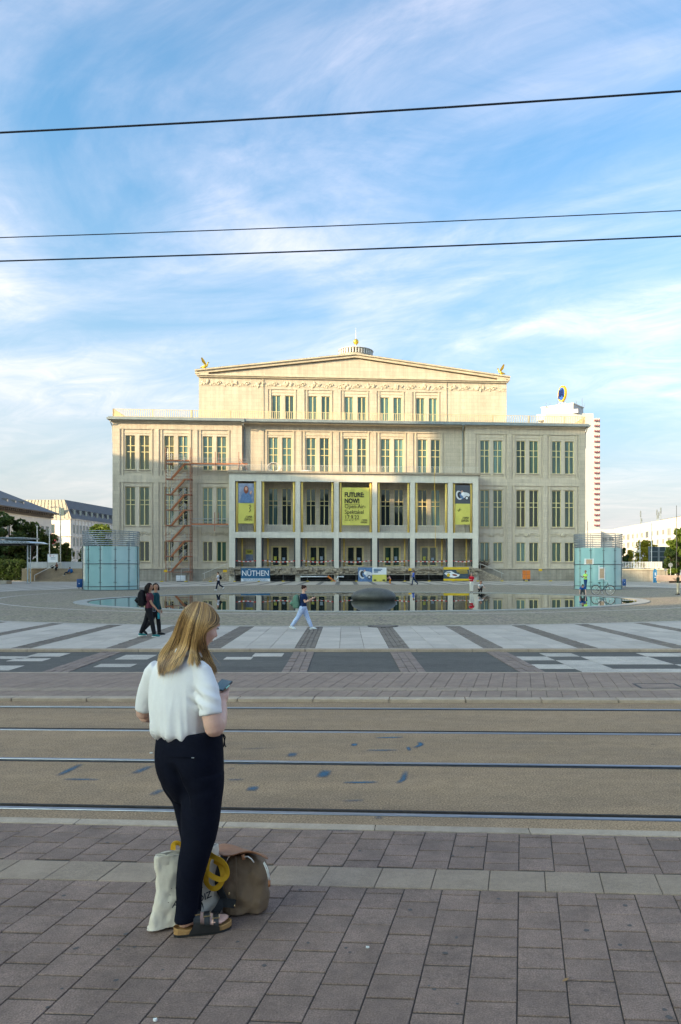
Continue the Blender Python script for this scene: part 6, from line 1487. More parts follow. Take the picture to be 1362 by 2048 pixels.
# --- body: head, neck, arms, legs, feet in one skin
bd_ = MB()
tor = smooth_rings([(1316,352,396),(1326,326,400),(1340,312,404),(1375,310,404),(1410,312,402),(1440,316,402),(1470,326,430),(1510,318,440),(1545,330,436)],2)
bd_.loft([rring(y,a,b,3.95,TH,.6) for y, a, b in tor])
fdv = Vector((.66,.66,-.42)).normalized()
FR = Matrix((fdv, Vector((-.707,.707,0)).normalized(), fdv.cross(Vector((-.707,.707,0)).normalized()))).transposed()   # columns: face, left, up
hc = AT(402,1246,3.95)
def hpt(f, l, u): return rel(hc + FR @ Vector((f,l,u)))
bd_.ell(hpt(0,0,0), (.090,.073,.096), 20, 14, FR); bd_.ell(hpt(.035,0,-.062), (.055,.054,.062), 16, 10, FR); bd_.ell(hpt(.058,0,-.098), (.026,.028,.022), 10, 8, FR)
bd_.tube([hpt(.085,0,.0),hpt(.108,0,-.032),hpt(.092,0,-.046)], [.010,.014,.010], 8); bd_.ell(hpt(.088,0,-.066),(.012,.022,.010),10,6,FR); bd_.ell(hpt(.082,0,.024),(.016,.05,.012),12,6,FR)
for s in (-1,1): bd_.ell(hpt(.055,s*.042,-.042),(.03,.024,.03),10,8,FR)
ear = hpt(-.008,-.079,-.022); bd_.ell(ear,(.018,.009,.031),12,10,FR); bd_.tube([hpt(-.016,-.086,.002),hpt(-.024,-.088,-.020),hpt(-.014,-.084,-.046)],.0055,6)
bd_.tube([hpt(-.02,0,-.05), rel(AT(384,1296,3.955)), rel(AT(374,1322,3.955))], [.052,.052,.062], 16)
# right arm
ptube(bd_, [(409,1345,3.86),(414,1385,3.82),(421,1425,3.79),(427,1452,3.785)], [.040,.044,.048,.047])
ptube(bd_, [(425,1440,3.787),(428,1462,3.787),(429,1472,3.79)], [.047,.044,.024])
ptube(bd_, [(427,1450,3.785),(431,1456,3.80),(436,1446,3.85),(441,1425,3.94),(443.5,1408,4.02)], [.046,.046,.045,.036,.027])
bd_.ell(rel(AT(431,1449,3.80)),(.046,.046,.046),12,8)
# right hand around the phone
H0 = AT(443.5,1408,4.02); H1 = AT(446,1396,4.06)
bd_.tube([rel(H0), rel(AT(444,1402,4.04)), rel(H1), rel(AT(447,1389,4.085))], [.024,.027,.030,.022], 10)
ptube(bd_, [(448,1399,4.04),(454,1392,4.05),(456,1385,4.075),(453.5,1381,4.09)], [.0125,.011,.0095,.007], 8)        # thumb along the edge
for k, (dx, dy) in enumerate(((0,0),(-2.6,1.2),(-5.0,2.6),(-7.2,4.4))):                                             # fingers curl under the phone
    ptube(bd_, [(449+dx,1391+dy,4.09),(455+dx*.7,1384+dy*.8,4.145),(458+dx,1377+dy*.8,4.17),(455+dx,1373+dy,4.165)], [.0105,.0098,.0088,.007], 8)
# left arm, mostly hidden
ptube(bd_, [(303,1345,4.03),(292,1385,4.07),(286.5,1418,4.095),(288,1432,4.105)], [.036,.036,.038,.040]); ptube(bd_, [(288,1430,4.105),(300,1431,4.15),(345,1418,4.22),(400,1404,4.22),(424,1396,4.17)], [.041,.041,.036,.028,.024])
bd_.tube([rel(AT(424,1396,4.17)), rel(AT(434,1390,4.15)), rel(AT(440,1386,4.13))], [.024,.028,.02], 10)
for k in range(4): ptube(bd_, [(436,1384+3*k,4.135),(444,1381+3*k,4.16),(449,1376+3*k,4.15)], [.010,.009,.007], 8)
ptube(bd_, [(430,1390,4.15),(436,1380,4.12),(441,1375,4.105)], [.011,.010,.008], 8)
# legs and feet
RA, RT_ = G(352,1871), G(450,1857.5); fd = (RT_-RA); fl = fd.length; fd.normalize(); fs = Vector((-fd.y,fd.x,0))     # heel, toe, along, to her left
def foot(heel, mb, fd=fd, fs=fs):
    F = lambda a, l, z: rel(heel + fd*a + fs*l + Vector((0,0,z)))
    mb.ell(F(.042,0,.068),(.036,.031,.034),12,8); mb.tube([F(.045,0,.080),F(.10,.004,.074),F(.155,.004,.062),F(.195,.002,.053)],[.034,.033,.033,.028],12); mb.ell(F(.17,.02,.056),(.05,.024,.02),10,6); mb.ell(F(.17,-.022,.054),(.05,.022,.018),10,6)
    mb.tube([F(.055,0,.07),F(.05,.0,.13),F(.045,0,.20)],[.036,.033,.036],12)
    for k, (l_, ln_, r_) in enumerate(((.030,.262,.0135),(.012,.258,.0098),(-.004,.250,.0092),(-.019,.240,.0088),(-.032,.227,.0085))):
        mb.tube([F(.185,l_*.9,.056),F(.215,l_,.057),F(ln_-.012,l_,.050),F(ln_,l_,.046)],[r_*1.0,r_*.95,r_,r_*.75],8)
foot(RA, bd_); fd2 = Vector((.16,.987,0)); fs2 = Vector((-.987,.16,0)); LA_ = Vector((AT(381,1838,3.97).x, 3.925, 0)); foot(LA_, bd_, fd2, fs2)
ptube(bd_, [(402,1560,3.89),(398,1690,3.865),(376,1800,3.856),(368,1838,3.852)], [.07,.055,.04,.036]); ptube(bd_, [(364,1560,4.0),(380,1612,4.0),(387,1690,3.99),(383,1800,3.975),(380,1838,3.97)], [.06,.05,.045,.038,.033])
me = remesh(bd_, .0062, 9); mkobj('body', me, m_wskin, wo)
for s in (-1,1):
    MB().ell(hpt(.083,s*.030,.006),(.010,.014,.009),12,8,FR).build('eye', simple('eye_white',(.7,.7,.68),.3), wo, smooth=True); MB().tube([hpt(.089,s*.018,.004),hpt(.090,s*.030,.002),hpt(.082,s*.044,.004)],.002,5).build('eyelash', m_eye, wo); MB().tube([hpt(.087,s*.014,.026),hpt(.088,s*.030,.032),hpt(.076,s*.048,.026)],.003,5).build('eyebrow', simple('brow',(.20,.12,.06),.8), wo)
MB().ell(hpt(.092,0,-.066),(.006,.018,.005),10,6,FR).build('mouth', m_lip, wo, smooth=True)
# --- shirt
sh_ = MB()
tor = smooth_rings([(1309,352,394,.6,3.955),(1314,338,401,.6,3.955),(1320,322,408,.6,3.955),(1328,308,413,.6,3.955),(1340,299,417,.6,3.95),(1358,293,420,.6,3.95),(1382,291,421,.62,3.95),(1406,292,420,.65,3.945),(1430,296,417,.70,3.94),(1446,299,416,.76,3.935),(1457,303,415,.80,3.932),(1465,309,414,.82,3.93),(1471,317,412,.80,3.93)],4)
sh_.loft([rring(y,a,b,D,TH,rt,n=40) for y, a, b, rt, D in tor])
ptube(sh_, [(394,1334,3.88),(403,1346,3.855),(412,1375,3.825),(418,1402,3.803),(421.5,1429,3.79)], [.046,.056,.057,.055,.0545], 22)
ptube(sh_, [(316,1334,4.01),(305,1346,4.03),(297,1375,4.06),(291,1400,4.08),(288.5,1418,4.09)], [.044,.050,.049,.045,.044], 22)
me = remesh(sh_, .0065, 5)
bz = lambda v: v + wo.location
def fold(v, n):
    p = bz(v); z_ = p.z; zl = (z_-zrow(1471))/(zrow(1310)-zrow(1471)); px = CX+FPX*p.x/p.y
    low_ = max(0, 1-zl*1.25); ang = math.atan2(p.y-3.95, p.x+1.28)
    a = .019*low_*(rid(nz_(ang*2.6, z_*1.6, 3.1))-.35) + .012*nz_(p.x*11, p.y*11, z_*3.2)*(1 if zl < .9 else .2)
    arm = math.exp(-(((px-397)/16)**2 + ((z_-zrow(1392))/.05)**2)); a += arm*.009*math.sin((z_*1.0 + (px-397)*.0022)*95)
    arm2 = math.exp(-(((px-415)/22)**2 + ((z_-zrow(1385))/.06)**2)); a += arm2*.006*math.sin((z_+(px-400)*.0016)*110)
    waist = math.exp(-((zl-.04)/.07)**2); a += waist*.011*(rid(nz_(ang*4.2, 0, 7.7))-.3)
    return a
displace(me, fold); so_ = mkobj('shirt', me, m_shirt, wo)
cb = MB(); rg = []
for q, (rr, zz, fl_) in enumerate(((.056,-.008,0),(.057,.010,0),(.060,.013,0),(.064,.002,0),(.068,-.014,0),(.066,-.016,0),(.060,-.006,0))):
    c = rel(AT(377,1316,3.955)); rg.append([c + Vector((math.cos(t_)*rr*1.05, math.sin(t_)*rr*.98, zz+.028-.012*math.cos(t_-TH))) for t_ in np.linspace(0,2*math.pi,36,endpoint=False)])
cb.loft(rg, cap=False); cb.build('collar', m_shirt, so_, smooth=True)
# --- trousers
tr = MB()
pel = smooth_rings([(1458,318,444),(1466,314,447),(1480,310,448),(1500,307.5,449),(1520,307.5,449.5),(1540,311,449),(1560,319,448),(1580,333,446),(1600,348,443)],3)
tr.loft([rring(y,a,b,3.94,R(60),.78,n=36) for y, a, b in pel])
rl_ = smooth_rings([(1545,354,447,3.90),(1575,358,446.5,3.89),(1602,361,443,3.88),(1627,363,440,3.875),(1652,364,437,3.87),(1677,364,431.5,3.865),(1702,361,423.5,3.86),(1727,356.5,415.5,3.86),(1752,352.5,407,3.86),(1777,351,400,3.858),(1802,352.5,396,3.855),(1827,351.5,394,3.852),(1843,350,388.5,3.85)],3)
tr.loft([rring(y,a,b,D,0,.98,n=32,tilt=-.04 if y > 1830 else 0) for y, a, b, D in rl_])
ll_ = smooth_rings([(1528,330,392,3.98),(1548,321,400,3.99),(1575,329,412,4.0),(1602,346,414,4.0),(1627,352,412,4.0),(1652,357,412,3.995),(1677,362,412,3.99),(1702,362,411,3.985),(1752,358,406,3.98),(1802,362,403,3.975),(1838,361,400,3.97)],3)
tr.loft([rring(y,a,b,D,0,1.0,n=28) for y, a, b, D in ll_])
me = remesh(tr, .0062, 5)
def tfold(v, n):
    p = bz(v); px = CX+FPX*p.x/p.y; py = HZ+FPX*(EYE-p.z)/p.y; a = .003*nz_(p.x*9, p.y*9, p.z*4+2)
    if py > 1560:
        k = (py-1560)/300; a += .0055*(rid(nz_(p.x*10+p.z*3.2, p.y*8, p.z*1.6))-.4)*min(1,.25+k)
    g = math.exp(-(((px-(343+max(0,(py-1530))*.34))/10)**2))*max(0,min(1,(py-1525)/25))*max(0,min(1,(1640-py)/40))   # crease between the legs
    a -= .030*g
    b_ = math.exp(-(((px-392)/34)**2+((py-1545)/34)**2)); a += .014*b_                # seat
    u_ = math.exp(-(((py-1585-(px-400)*-.25)/10)**2))*(1 if 360 < px < 430 else 0); a -= .004*u_
    return a
displace(me, tfold); tro = mkobj('trousers', me, m_navy, wo)
ptube(MB(), [(338,1513,3.795),(366,1514,3.765),(390,1515,3.77)], .0028, 5).build('pocket_welt', m_navy, tro); ptube(MB(), [(383,1515.5,3.760),(388,1515.7,3.762)], .0022, 5).build('pocket_tag', m_galv, tro)
ptube(MB(), [(446,1468,3.93),(450.5,1474,3.925),(448.5,1482,3.925),(449.5,1490,3.93),(452,1494,3.93)], .0032, 6).tube([rel(AT(446,1470,3.935)),rel(AT(449,1480,3.94)),rel(AT(447,1494,3.94))],.003,6).build('drawstring', m_navy, tro)
# --- sandals
m_cork = mat('cork', (.36,.20,.07), .85, .2, 60, bump=.001, bscale=300); m_leath = mat('black_leather', (.016,.016,.016), .45, .15, 20, bump=.0006, bscale=200); m_brass = simple('brass_buckle', (.75,.62,.35), .25, metal=.9)
outl = [(-.008,-.018),(-.012,0),(-.008,.018),(.01,.03),(.05,.034),(.10,.031),(.15,.038),(.20,.047),(.235,.047),(.262,.040),(.276,.022),(.276,.004),(.262,-.018),(.235,-.036),(.20,-.044),(.15,-.043),(.10,-.036),(.05,-.034),(.01,-.030)]
for hp_, fd, fs in ((RA,fd,fs),(LA_,fd2,fs2)):
    F = lambda a, l, z: rel(hp_ + fd*a + fs*l + Vector((0,0,z)))
    rings = [[F(a*s_-.005*(s_-1), l*s_, z) for a, l in outl] for z, s_ in ((.002,.97),(.0,1.0),(.012,1.0))]
    so2 = MB().loft(rings).build('sandal', simple('outsole',(.012,.012,.012),.8), wo)
    rise = lambda a: .012*max(0,1-a/.06) + .006*max(0,(a-.2)/.07)
    MB().loft([[F(a,l,.0125) for a, l in outl],[F(a*1.004,l*1.03,.030+rise(a)) for a, l in outl],[F(a*.985,l*.93,.034+rise(a)) for a, l in outl],[F(a*.97,l*.86,.030) for a, l in outl]]).build('footbed', m_cork, so2, smooth=False)
    up_ = MB()                                       # side panels and three straps
    def strap(a0_, a1_, top, w0=.047):
        S = 14; rg = []
        for q in range(S+1):
            t_ = math.pi*q/S; l_ = -math.cos(t_)*(w0+.002); z_ = .020+math.sin(t_)**.75*(top-.020); rg.append([F(a0_+(a1_-a0_)*.5-(a1_-a0_)*.5*w, l_, z_+dz) for w, dz in ((1,0),(-1,0),(-1,.004),(1,.004))])
        return MB().loft(rg)
    for a0_, a1_, tp in ((.085,.118,.112),(.138,.166,.098),(.183,.210,.083)):
        strap(a0_,a1_,tp).build('strap', m_leath, so2, smooth=False)
        cc = (a0_+a1_)/2; bk_ = MB()
        for q in (-.012,.012): bk_.bar(F(cc-.016,-.020+q,tp-.006+.004*(q < 0)*0),F(cc+.016,-.020+q,tp-.006),.004)
        bk_.bar(F(cc-.016,-.032,tp-.011),F(cc-.016,-.008,tp),.004); bk_.bar(F(cc+.016,-.032,tp-.011),F(cc+.016,-.008,tp),.004); bk_.build('buckle', m_brass, so2)
    for sd in (-1,1):
        up_.loft([[F(a,sd*(.036+.012*min(1,max(0,(a-.05)/.12))+.0015),z) for a, z in ((.062,.014),(.215,.014),(.215,.036),(.19,.05),(.15,.056),(.11,.064),(.085,.060))],[F(a,sd*(.036+.012*min(1,max(0,(a-.05)/.12))+.005),z) for a, z in ((.062,.014),(.215,.014),(.215,.036),(.19,.05),(.15,.056),(.11,.064),(.085,.060))]])
    up_.build('side_leather', m_leath, so2)
# --- hair: cap and strands
m_hair = bpy.data.materials.new('blonde_hair'); m_hair.use_nodes = True; t = m_hair.node_tree; b = t.nodes['Principled BSDF']; b.inputs['Roughness'].default_value = .38; b.inputs['Specular IOR Level'].default_value = .45
b.inputs['Anisotropic'].default_value = .5
at = t.nodes.new('ShaderNodeAttribute'); at.attribute_name = 'tone'; rp = t.nodes.new('ShaderNodeValToRGB'); t.links.new(at.outputs['Fac'], rp.inputs[0])
rp.color_ramp.elements[0].color = (.075,.040,.018,1); rp.color_ramp.elements[1].color = (.86,.58,.26,1); q = rp.color_ramp.elements.new(.45); q.color = (.31,.175,.070,1); q = rp.color_ramp.elements.new(.75); q.color = (.60,.36,.135,1)
t.links.new(rp.outputs[0], b.inputs['Base Color'])
hcap = MB(); hcap.ell(hpt(-.008,0,.010), (.094,.078,.099), 22, 16, FR)
hm = remesh(hcap, .008, 3); bm = bmesh.new(); bm.from_mesh(hm); kill = []
for v in bm.verts:
    q = FR.inverted() @ (v.co + wo.location - hc)
    if (q.x > .052 and q.z < .055) or (q.x > .005 and q.z < -.005) or (q.x > -.03 and q.z < -.03 and abs(q.y) > .05): kill.append(v)
bmesh.ops.delete(bm, geom=kill, context='VERTS'); bm.to_mesh(hm); bm.free()
a = hm.attributes.new('tone','FLOAT','POINT'); a.data.foreach_set('value', [.42]*len(hm.vertices)); hair_o = mkobj('hair', hm, m_hair, wo)
def front(px, py):
    """depth of the nearest body surface on that sight line (head, neck, back)"""
    d = 4.05; q = ((px-399)/45)**2 + ((py-1249)/50)**2
    if q < 1: d = min(d, 3.955-.114*math.sqrt(1-q))
    hw = 24 if py < 1308 else 24+(min(py,1345)-1308)*1.15
    cx_ = 392-(py-1262)*.40 if py < 1312 else 372-(min(py,1340)-1312)*.45
    q = ((px-cx_)/hw)**2
    if py > 1258 and q < 1: d = min(d, 3.955-(.055 if py < 1300 else min(.168,.055+(py-1300)*.0042))*math.sqrt(1-q))
    return d
GU = [[(386,1204),(369,1217),(357,1238),(348,1262),(337,1286),(325,1304),(316,1324),(315,1346)],
      [(389,1203.5),(374,1216),(362,1238),(354,1264),(344,1290),(333,1310),(324,1330),(320,1348)],
      [(392,1203),(380,1217),(370,1240),(362,1266),(353,1292),(343,1312),(334,1330),(329,1345)],
      [(396,1203),(388,1220),(378,1244),(371,1270),(363,1294),(354,1312),(346,1328),(339,1343)],
      [(400,1203.5),(394,1222),(385,1248),(379,1272),(374,1292),(364,1310),(355,1324),(347,1337)],
      [(404,1204),(400,1226),(393,1250),(387,1274),(384,1294),(383,1308),(382,1318),(381,1328)],
      [(408,1205),(406,1228),(400,1252),(394,1276),(393,1296),(397,1310),(405,1322),(412,1330)],
      [(411,1206),(412,1228),(407,1248),(401,1268),(400,1288),(406,1306),(415,1322),(424,1336)],
      [(415,1209),(420,1226),(417,1243),(408,1258),(404.5,1276),(409,1298),(419,1320),(431,1344)],
      [(418,1211),(427,1226),(426,1242),(415,1252),(406,1268),(408,1290),(418,1316),(432,1346)],
      [(421,1213),(433,1228),(434,1243),(424,1252),(411,1259),(406,1276),(411,1300),(424,1330)],
      [(423,1215),(437,1231),(438.5,1244),(431,1252),(418,1258),(410,1268),(410,1296),(422,1326)]]
GA = np.array(GU, float); rh = random.Random(21)
clump = [rh.uniform(0,1) for _ in range(400)]
HV, HF, HT = [], [], []
def strand(g, layer, wid, tone, jit, cut=1.0):
    lerpg = lambda q: (lambda i, f: GA[i]*(1-f)+GA[i+1]*f)(min(int(q), len(GU)-2), q-min(int(q), len(GU)-2))
    gc = min((int(g/.31)+.5)*.31, len(GU)-1.001); Pa, Pb = lerpg(g), lerpg(gc+(g-gc)*.25); sq_ = (np.linspace(0,1,len(Pa))**1.5)[:,None]; P = Pa*(1-sq_)+Pb*sq_; K = 15; pts = []
    n = len(P)
    for k in range(K):
        t_ = k/(K-1)*(n-1)*cut; j = min(int(t_), n-2); u = t_-j
        p0, p1, p2, p3 = [P[max(0,min(n-1,j+q))] for q in (-1,0,1,2)]
        c = .5*((2*p1)+(-p0+p2)*u+(2*p0-5*p1+4*p2-p3)*u*u+(-p0+3*p1-3*p2+p3)*u**3)
        s_ = k/(K-1); px, py = c[0]+jit[0]*(.15+s_)*s_**.6, c[1]+jit[1]*s_**2; px += .7*math.sin(s_*9+jit[2])*s_
        pts.append((px, py))
    ds = [front(*p) for p in pts]
    for _ in range(3): ds = [ds[0]]+[(ds[k-1]+2*ds[k]+ds[k+1])/4 for k in range(1,K-1)]+[ds[-1]]
    W3 = [rel(AT(px,py,min(d,4.0)-.007-layer)) for (px,py), d in zip(pts, ds)]
    o = len(HV)
    for k, p in enumerate(W3):
        d = (W3[min(k+1,K-1)]-W3[max(k-1,0)]).normalized(); sd = d.cross(Vector((0,-1,0))).normalized(); nn = sd.cross(d); s_ = k/(K-1)
        ww = wid*(.55+.45*math.sin(math.pi*min(1,s_*1.25+.08)))*(1 if s_ < .86 else (1-s_)/.14*.9+.1); 
        HV.extend([tuple(p-sd*ww), tuple(p+nn*ww*.55), tuple(p+sd*ww)]); tt = min(1,max(0, tone + .40*(s_-.42))); HT.extend([tt*.9, tt, tt*.9])
        if k < K-1:
            b0 = o+3*k; HF.extend([(b0,b0+3,b0+4,b0+1),(b0+1,b0+4,b0+5,b0+2)])
for k in range(2900):
    g = rh.uniform(0, len(GU)-1.001); lay = rh.random()**1.6*.022; gi = int(g*13)
    tone = .47 + .75*(clump[gi]-.5) + .75*(clump[int(g/.31)+300]-.5) + rh.uniform(-.10,.10) - (.22 if lay < .004 else 0)  # clump tones vary the hair colour and paint dark gaps and highlights
    ct_ = .60 if 4.15 < g < 4.85 else 1
    strand(g, .022-lay if rh.random() < .5 else lay, rh.uniform(.0009,.0023), tone, (rh.gauss(0,1.3)+(clump[int(g/.31)+100]-.5)*4, rh.gauss(0,3)+(clump[int(g/.31)+200]-.6)*12, rh.uniform(0,6)), (1-rh.random()**3*.12)*ct_)
for k in range(110):                       # stray hairs
    strand(rh.uniform(0,len(GU)-1.001), rh.uniform(.012,.03), .0007, .7, (rh.gauss(0,6), rh.gauss(0,9), rh.uniform(0,6)))
me = bpy.data.meshes.new('strands'); me.from_pydata(HV, [], HF); a = me.attributes.new('tone','FLOAT','POINT'); a.data.foreach_set('value', HT); tag(mkobj('strands', me, m_hair, hair_o, smooth=True), kind='stuff')
# --- phone
O_, C__, E2 = AT(446,1384,4.055), AT(466,1365,4.165), AT(424,1379,4.09)-AT(446,1384,4.055)
nn = (C__-O_).cross(E2).normalized(); nn = nn if nn.z > 0 else -nn
e = empty('phone', O_, 0, 'black smartphone in the hand of the blonde woman', 'phone')
def slab_(a, b, c, d, th, inset=0): 
    P = [a,b,c,d]; ctr = sum(P,Vector())/4; P = [p+(ctr-p).normalized()*inset for p in P]; return MB().add([p for p in P]+[p+nn*th for p in P], [(3,2,1,0),(4,5,6,7),(0,1,5,4),(1,2,6,5),(2,3,7,6),(3,0,4,7)])
z0_ = Vector(); c1_ = C__-O_
slab_(z0_,c1_,c1_+E2,E2,.009).build('case', simple('phone_case',(.012,.014,.016),.35), e, bevel=.003)
sl2 = slab_(z0_+nn*.0092,c1_+nn*.0092,c1_+E2+nn*.0092,E2+nn*.0092,.0006,.006); sl2.build('screen', glass('phone_screen',(.05,.07,.07),.12,.06), e)
MB().bar(c1_*.28+nn*.005-E2*.012, c1_*.62+nn*.005-E2*.012, .004,.006).build('edge_glint', simple('mint_glint',(.35,.75,.62),.4), e)  # teal glint along the phone edge, put in as a coloured bar

# ------------------------------------------------------------------ tote bag
m_canv = mat('natural_canvas', (.64,.575,.475), .9, .08, 6, bump=.0008, bscale=500); m_strapy = mat('yellow_webbing', (.68,.37,.012), .75, .08, 10, bump=.0004, bscale=600)
tb_ = G(366,1862); tote = empty('tote_bag', (tb_.x,tb_.y,0), 0, 'off-white canvas tote bag with yellow handles standing behind the woman', 'bag')
def bring(y, xl, xr, dl, dr, th, n=40, z=None, wob=0, seed=0):
    a, b = AT(xl,y,dl), AT(xr,y,dr); c = (a+b)/2; u = (b-a)/2; v = Vector((-u.y,u.x,0)).normalized()*th; out = []
    for k in range(n):
        t_ = 2*math.pi*k/n; ct, st = math.cos(t_), math.sin(t_); ct = math.copysign(abs(ct)**.75,ct); st = math.copysign(abs(st)**.8,st)
        p = c+u*ct+v*st; p.z = c.z if z is None else z; p = p + v*(wob*mnoise.noise(Vector((ct*3+seed,st,p.z*9)))); out.append(p-tote.location)
    return out
rows = [(1864.5,293,438,3.868,4.13,.030,.004),(1858,294.5,439,3.872,4.13,.055,.02),(1840,297.5,440,3.88,4.12,.062,None),(1820,300,440,3.89,4.12,.06,None),(1803,303,438.5,3.90,4.12,.055,None),(1788,309,437.5,3.91,4.115,.05,None),(1770,313,437.5,3.92,4.11,.046,None),(1740,310.5,438,3.93,4.10,.042,None),(1715,310.5,437.5,3.93,4.10,.038,None),(1699,311,437,3.93,4.10,.035,None)]
rg = [bring(y,a,b,c,d,th,z=z,wob=.35,seed=i*.35) for i,(y,a,b,c,d,th,z) in enumerate(rows)]
top_in = [[p*1.0 for p in rg[-1]]]; ctr = sum(rg[-1],Vector())/len(rg[-1])
inner = [[ctr+(p-ctr)*Vector((.97,.97,1)) if False else ctr+(p-ctr)*.965 for p in rg[-1]],[ctr+(p-ctr)*.94-Vector((0,0,.10)) for p in rg[-1]]]
for k, p in enumerate(rg[-1]): p.z += .008*math.sin(k*.55) - (.012 if 5 < k < 9 else 0)
mb_ = MB().loft(rg+inner, cap=True); me = bpy.data.meshes.new('bag'); me.from_pydata(mb_.v, [], mb_.f); bo_ = mkobj('bag', me, m_canv, tote, smooth=True)
sb = bo_.modifiers.new('s','SUBSURF'); sb.levels = 2; sb.render_levels = 2
dt = bpy.data.textures.new('crumple','CLOUDS'); dt.noise_scale = .09; dm = bo_.modifiers.new('d','DISPLACE'); dm.texture = dt; dm.strength = .034; dm.mid_level = .5
def ribbon(pts, w_, th, name, m, parent, loc):
    P = [Vector(AT(*p))-loc for p in pts]; Q = []
    for i in range(len(P)-1):
        p0, p1, p2, p3 = [P[max(0,min(len(P)-1,i+q))] for q in (-1,0,1,2)]
        for k in range(6):
            u = k/6; Q.append(.5*((2*p1)+(-p0+p2)*u+(2*p0-5*p1+4*p2-p3)*u*u+(-p0+3*p1-3*p2+p3)*u**3))
    Q.append(P[-1]); rings = []
    for i, p in enumerate(Q):
        d = (Q[min(i+1,len(Q)-1)]-Q[max(i-1,0)]).normalized(); s_ = d.cross(Vector((.25*math.sin(i*.21),-1,.3*math.cos(i*.17)))).normalized(); n_ = s_.cross(d)
        rings.append([p-s_*w_/2-n_*th, p+s_*w_/2-n_*th, p+s_*w_/2+n_*th, p-s_*w_/2+n_*th])
    return MB().loft(rings).build(name, m, parent, smooth=False)
TL = tote.location
ribbon([(346,1700,3.93),(347,1690,3.93),(353,1686,3.935),(362,1689,3.945),(366,1700,3.95)],.026,.0015,'handle',m_strapy,tote,TL)
ribbon([(419,1708,4.03),(428,1714,4.00),(443,1722,3.985),(453,1735,3.98),(454,1750,3.975),(445,1759,3.97),(431,1756,3.965),(418,1748,3.965),(410,1742,3.97)],.026,.0018,'handle',m_strapy,tote,TL)
ribbon([(424,1709,4.035),(416,1722,4.01),(413,1745,3.99),(413,1765,3.985),(422,1776,3.985),(433,1776,3.985),(443,1765,3.985),(446,1748,3.985),(440,1730,4.0),(428,1722,4.01)],.028,.0018,'handle',m_strapy,tote,TL)
hemp = [(311.5,1709,3.905),(330,1710,3.885),(345,1711,3.885),(352,1711,3.895)]
ribbon(hemp,.004,.0012,'hem_stitching',mat('stitched_hem',(.48,.45,.38),.9,.1,40),tote,TL)
m_print = simple('bag_print',(.015,.015,.02),.8)
bq = math.atan2(4.12-3.87, AT(438,1800,4.12).x-AT(296,1800,3.87).x)
text('lettering','A',.044,m_print,tote,rel(AT(344,1815.5,3.835),TL),rot=(R(84),0,bq*.6),bold=.0006,shear=.15); text('lettering','OIZ',.048,m_print,tote,rel(AT(394.5,1807,3.965),TL),rot=(R(86),R(-10),bq),bold=.0004,shear=.1)
for px, py, D in ((343,1777,3.86),(340,1790,3.85),(352,1776,3.86),(337,1805,3.84),(407,1764,3.97),(405,1775,3.965)): MB().ell(rel(AT(px,py,D),TL),(.0022,.002,.0022),6,4).build('ink_dot', m_print, tote)
# ------------------------------------------------------------------ rucksack
m_khaki = mat('khaki_canvas', (.165,.110,.066), .9, .12, 9, bump=.0008, bscale=420); m_tan = mat('tan_leather', (.30,.125,.055), .55, .2, 14, bump=.001, bscale=90); m_webb = simple('black_webbing', (.014,.016,.018), .8); m_rope = simple('white_cord', (.66,.64,.60), .8)
kb = G(488,1830); kit = empty('rucksack', (kb.x,kb.y,0), 0, 'khaki canvas rucksack with tan leather flap standing beside the tote bag', 'backpack'); KL = kit.location
def kring(y, xl, xr, D, ratio=.72, n=44, z=None, wob=.012, seed=0):
    c = AT((xl+xr)/2,y,D); hw = (xr-xl)/2/FPX*D; out = []
    for k in range(n):
        t_ = 2*math.pi*k/n+.25; ct, st = math.cos(t_), math.sin(t_); ct, st = math.copysign(abs(ct)**.72,ct), math.copysign(abs(st)**.72,st)
        p = c+Vector((ct*hw*.97-st*hw*ratio*.22, st*hw*ratio+ct*hw*.18, 0)); p.z = c.z if z is None else z; p += Vector((ct,st,0))*wob*mnoise.noise(Vector((ct*2.2+p.z*4,st*2.2,p.z*11+seed))); out.append(p-KL)
    return out
rows = [(1834,456,524,4.13,.003),(1831,449,530,4.13,.012),(1818,445,533,4.13,None),(1800,443,534.5,4.13,None),(1780,442,536,4.135,None),(1760,443,537,4.14,None),(1742,445,535.5,4.14,None),(1728,449,532,4.145,None),(1718,455,526,4.15,None),(1711,462,519,4.155,None),(1707,468,512,4.16,None)]
mb_ = MB().loft([kring(y,a,b,D,z=z,seed=i*.05) for i,(y,a,b,D,z) in enumerate(rows)])
ko = mb_.build('bag', m_khaki, kit, smooth=True); sb = ko.modifiers.new('s','SUBSURF'); sb.levels = 2; sb.render_levels = 2; dm = ko.modifiers.new('d','DISPLACE'); dm.texture = dt; dm.strength = .046; dm.mid_level = .5
def sheet(rowsA, th, name, m, parent, loc):
    A_ = [[Vector(AT(*p))-loc for p in r] for r in rowsA]; nu, nv_ = len(A_[0]), len(A_); v = [p for r in A_ for p in r]; 
    o = MB().add(v, [(j*nu+i,j*nu+i+1,(j+1)*nu+i+1,(j+1)*nu+i) for j in range(nv_-1) for i in range(nu-1)]).build(name, m, parent, smooth=True)
    s_ = o.modifiers.new('s','SUBSURF'); s_.levels = 2; s_.render_levels = 2; so3 = o.modifiers.new('t','SOLIDIFY'); so3.thickness = th; return o
sheet([[(431,1697,4.20),(441,1686,4.30),(470,1692,4.32)],[(437,1709,4.10),(455,1696,4.22),(485,1699,4.26)],[(446,1714,4.04),(466,1706,4.12),(500,1703,4.19)],[(466,1713,4.03),(489,1703,4.08),(521,1707,4.14)],[(493,1701,4.02),(514,1707,4.03),(533,1713,4.09)],[(512,1705,4.01),(528,1716,4.00),(537,1720,4.05)]],.005,'flap',m_tan,kit,KL)
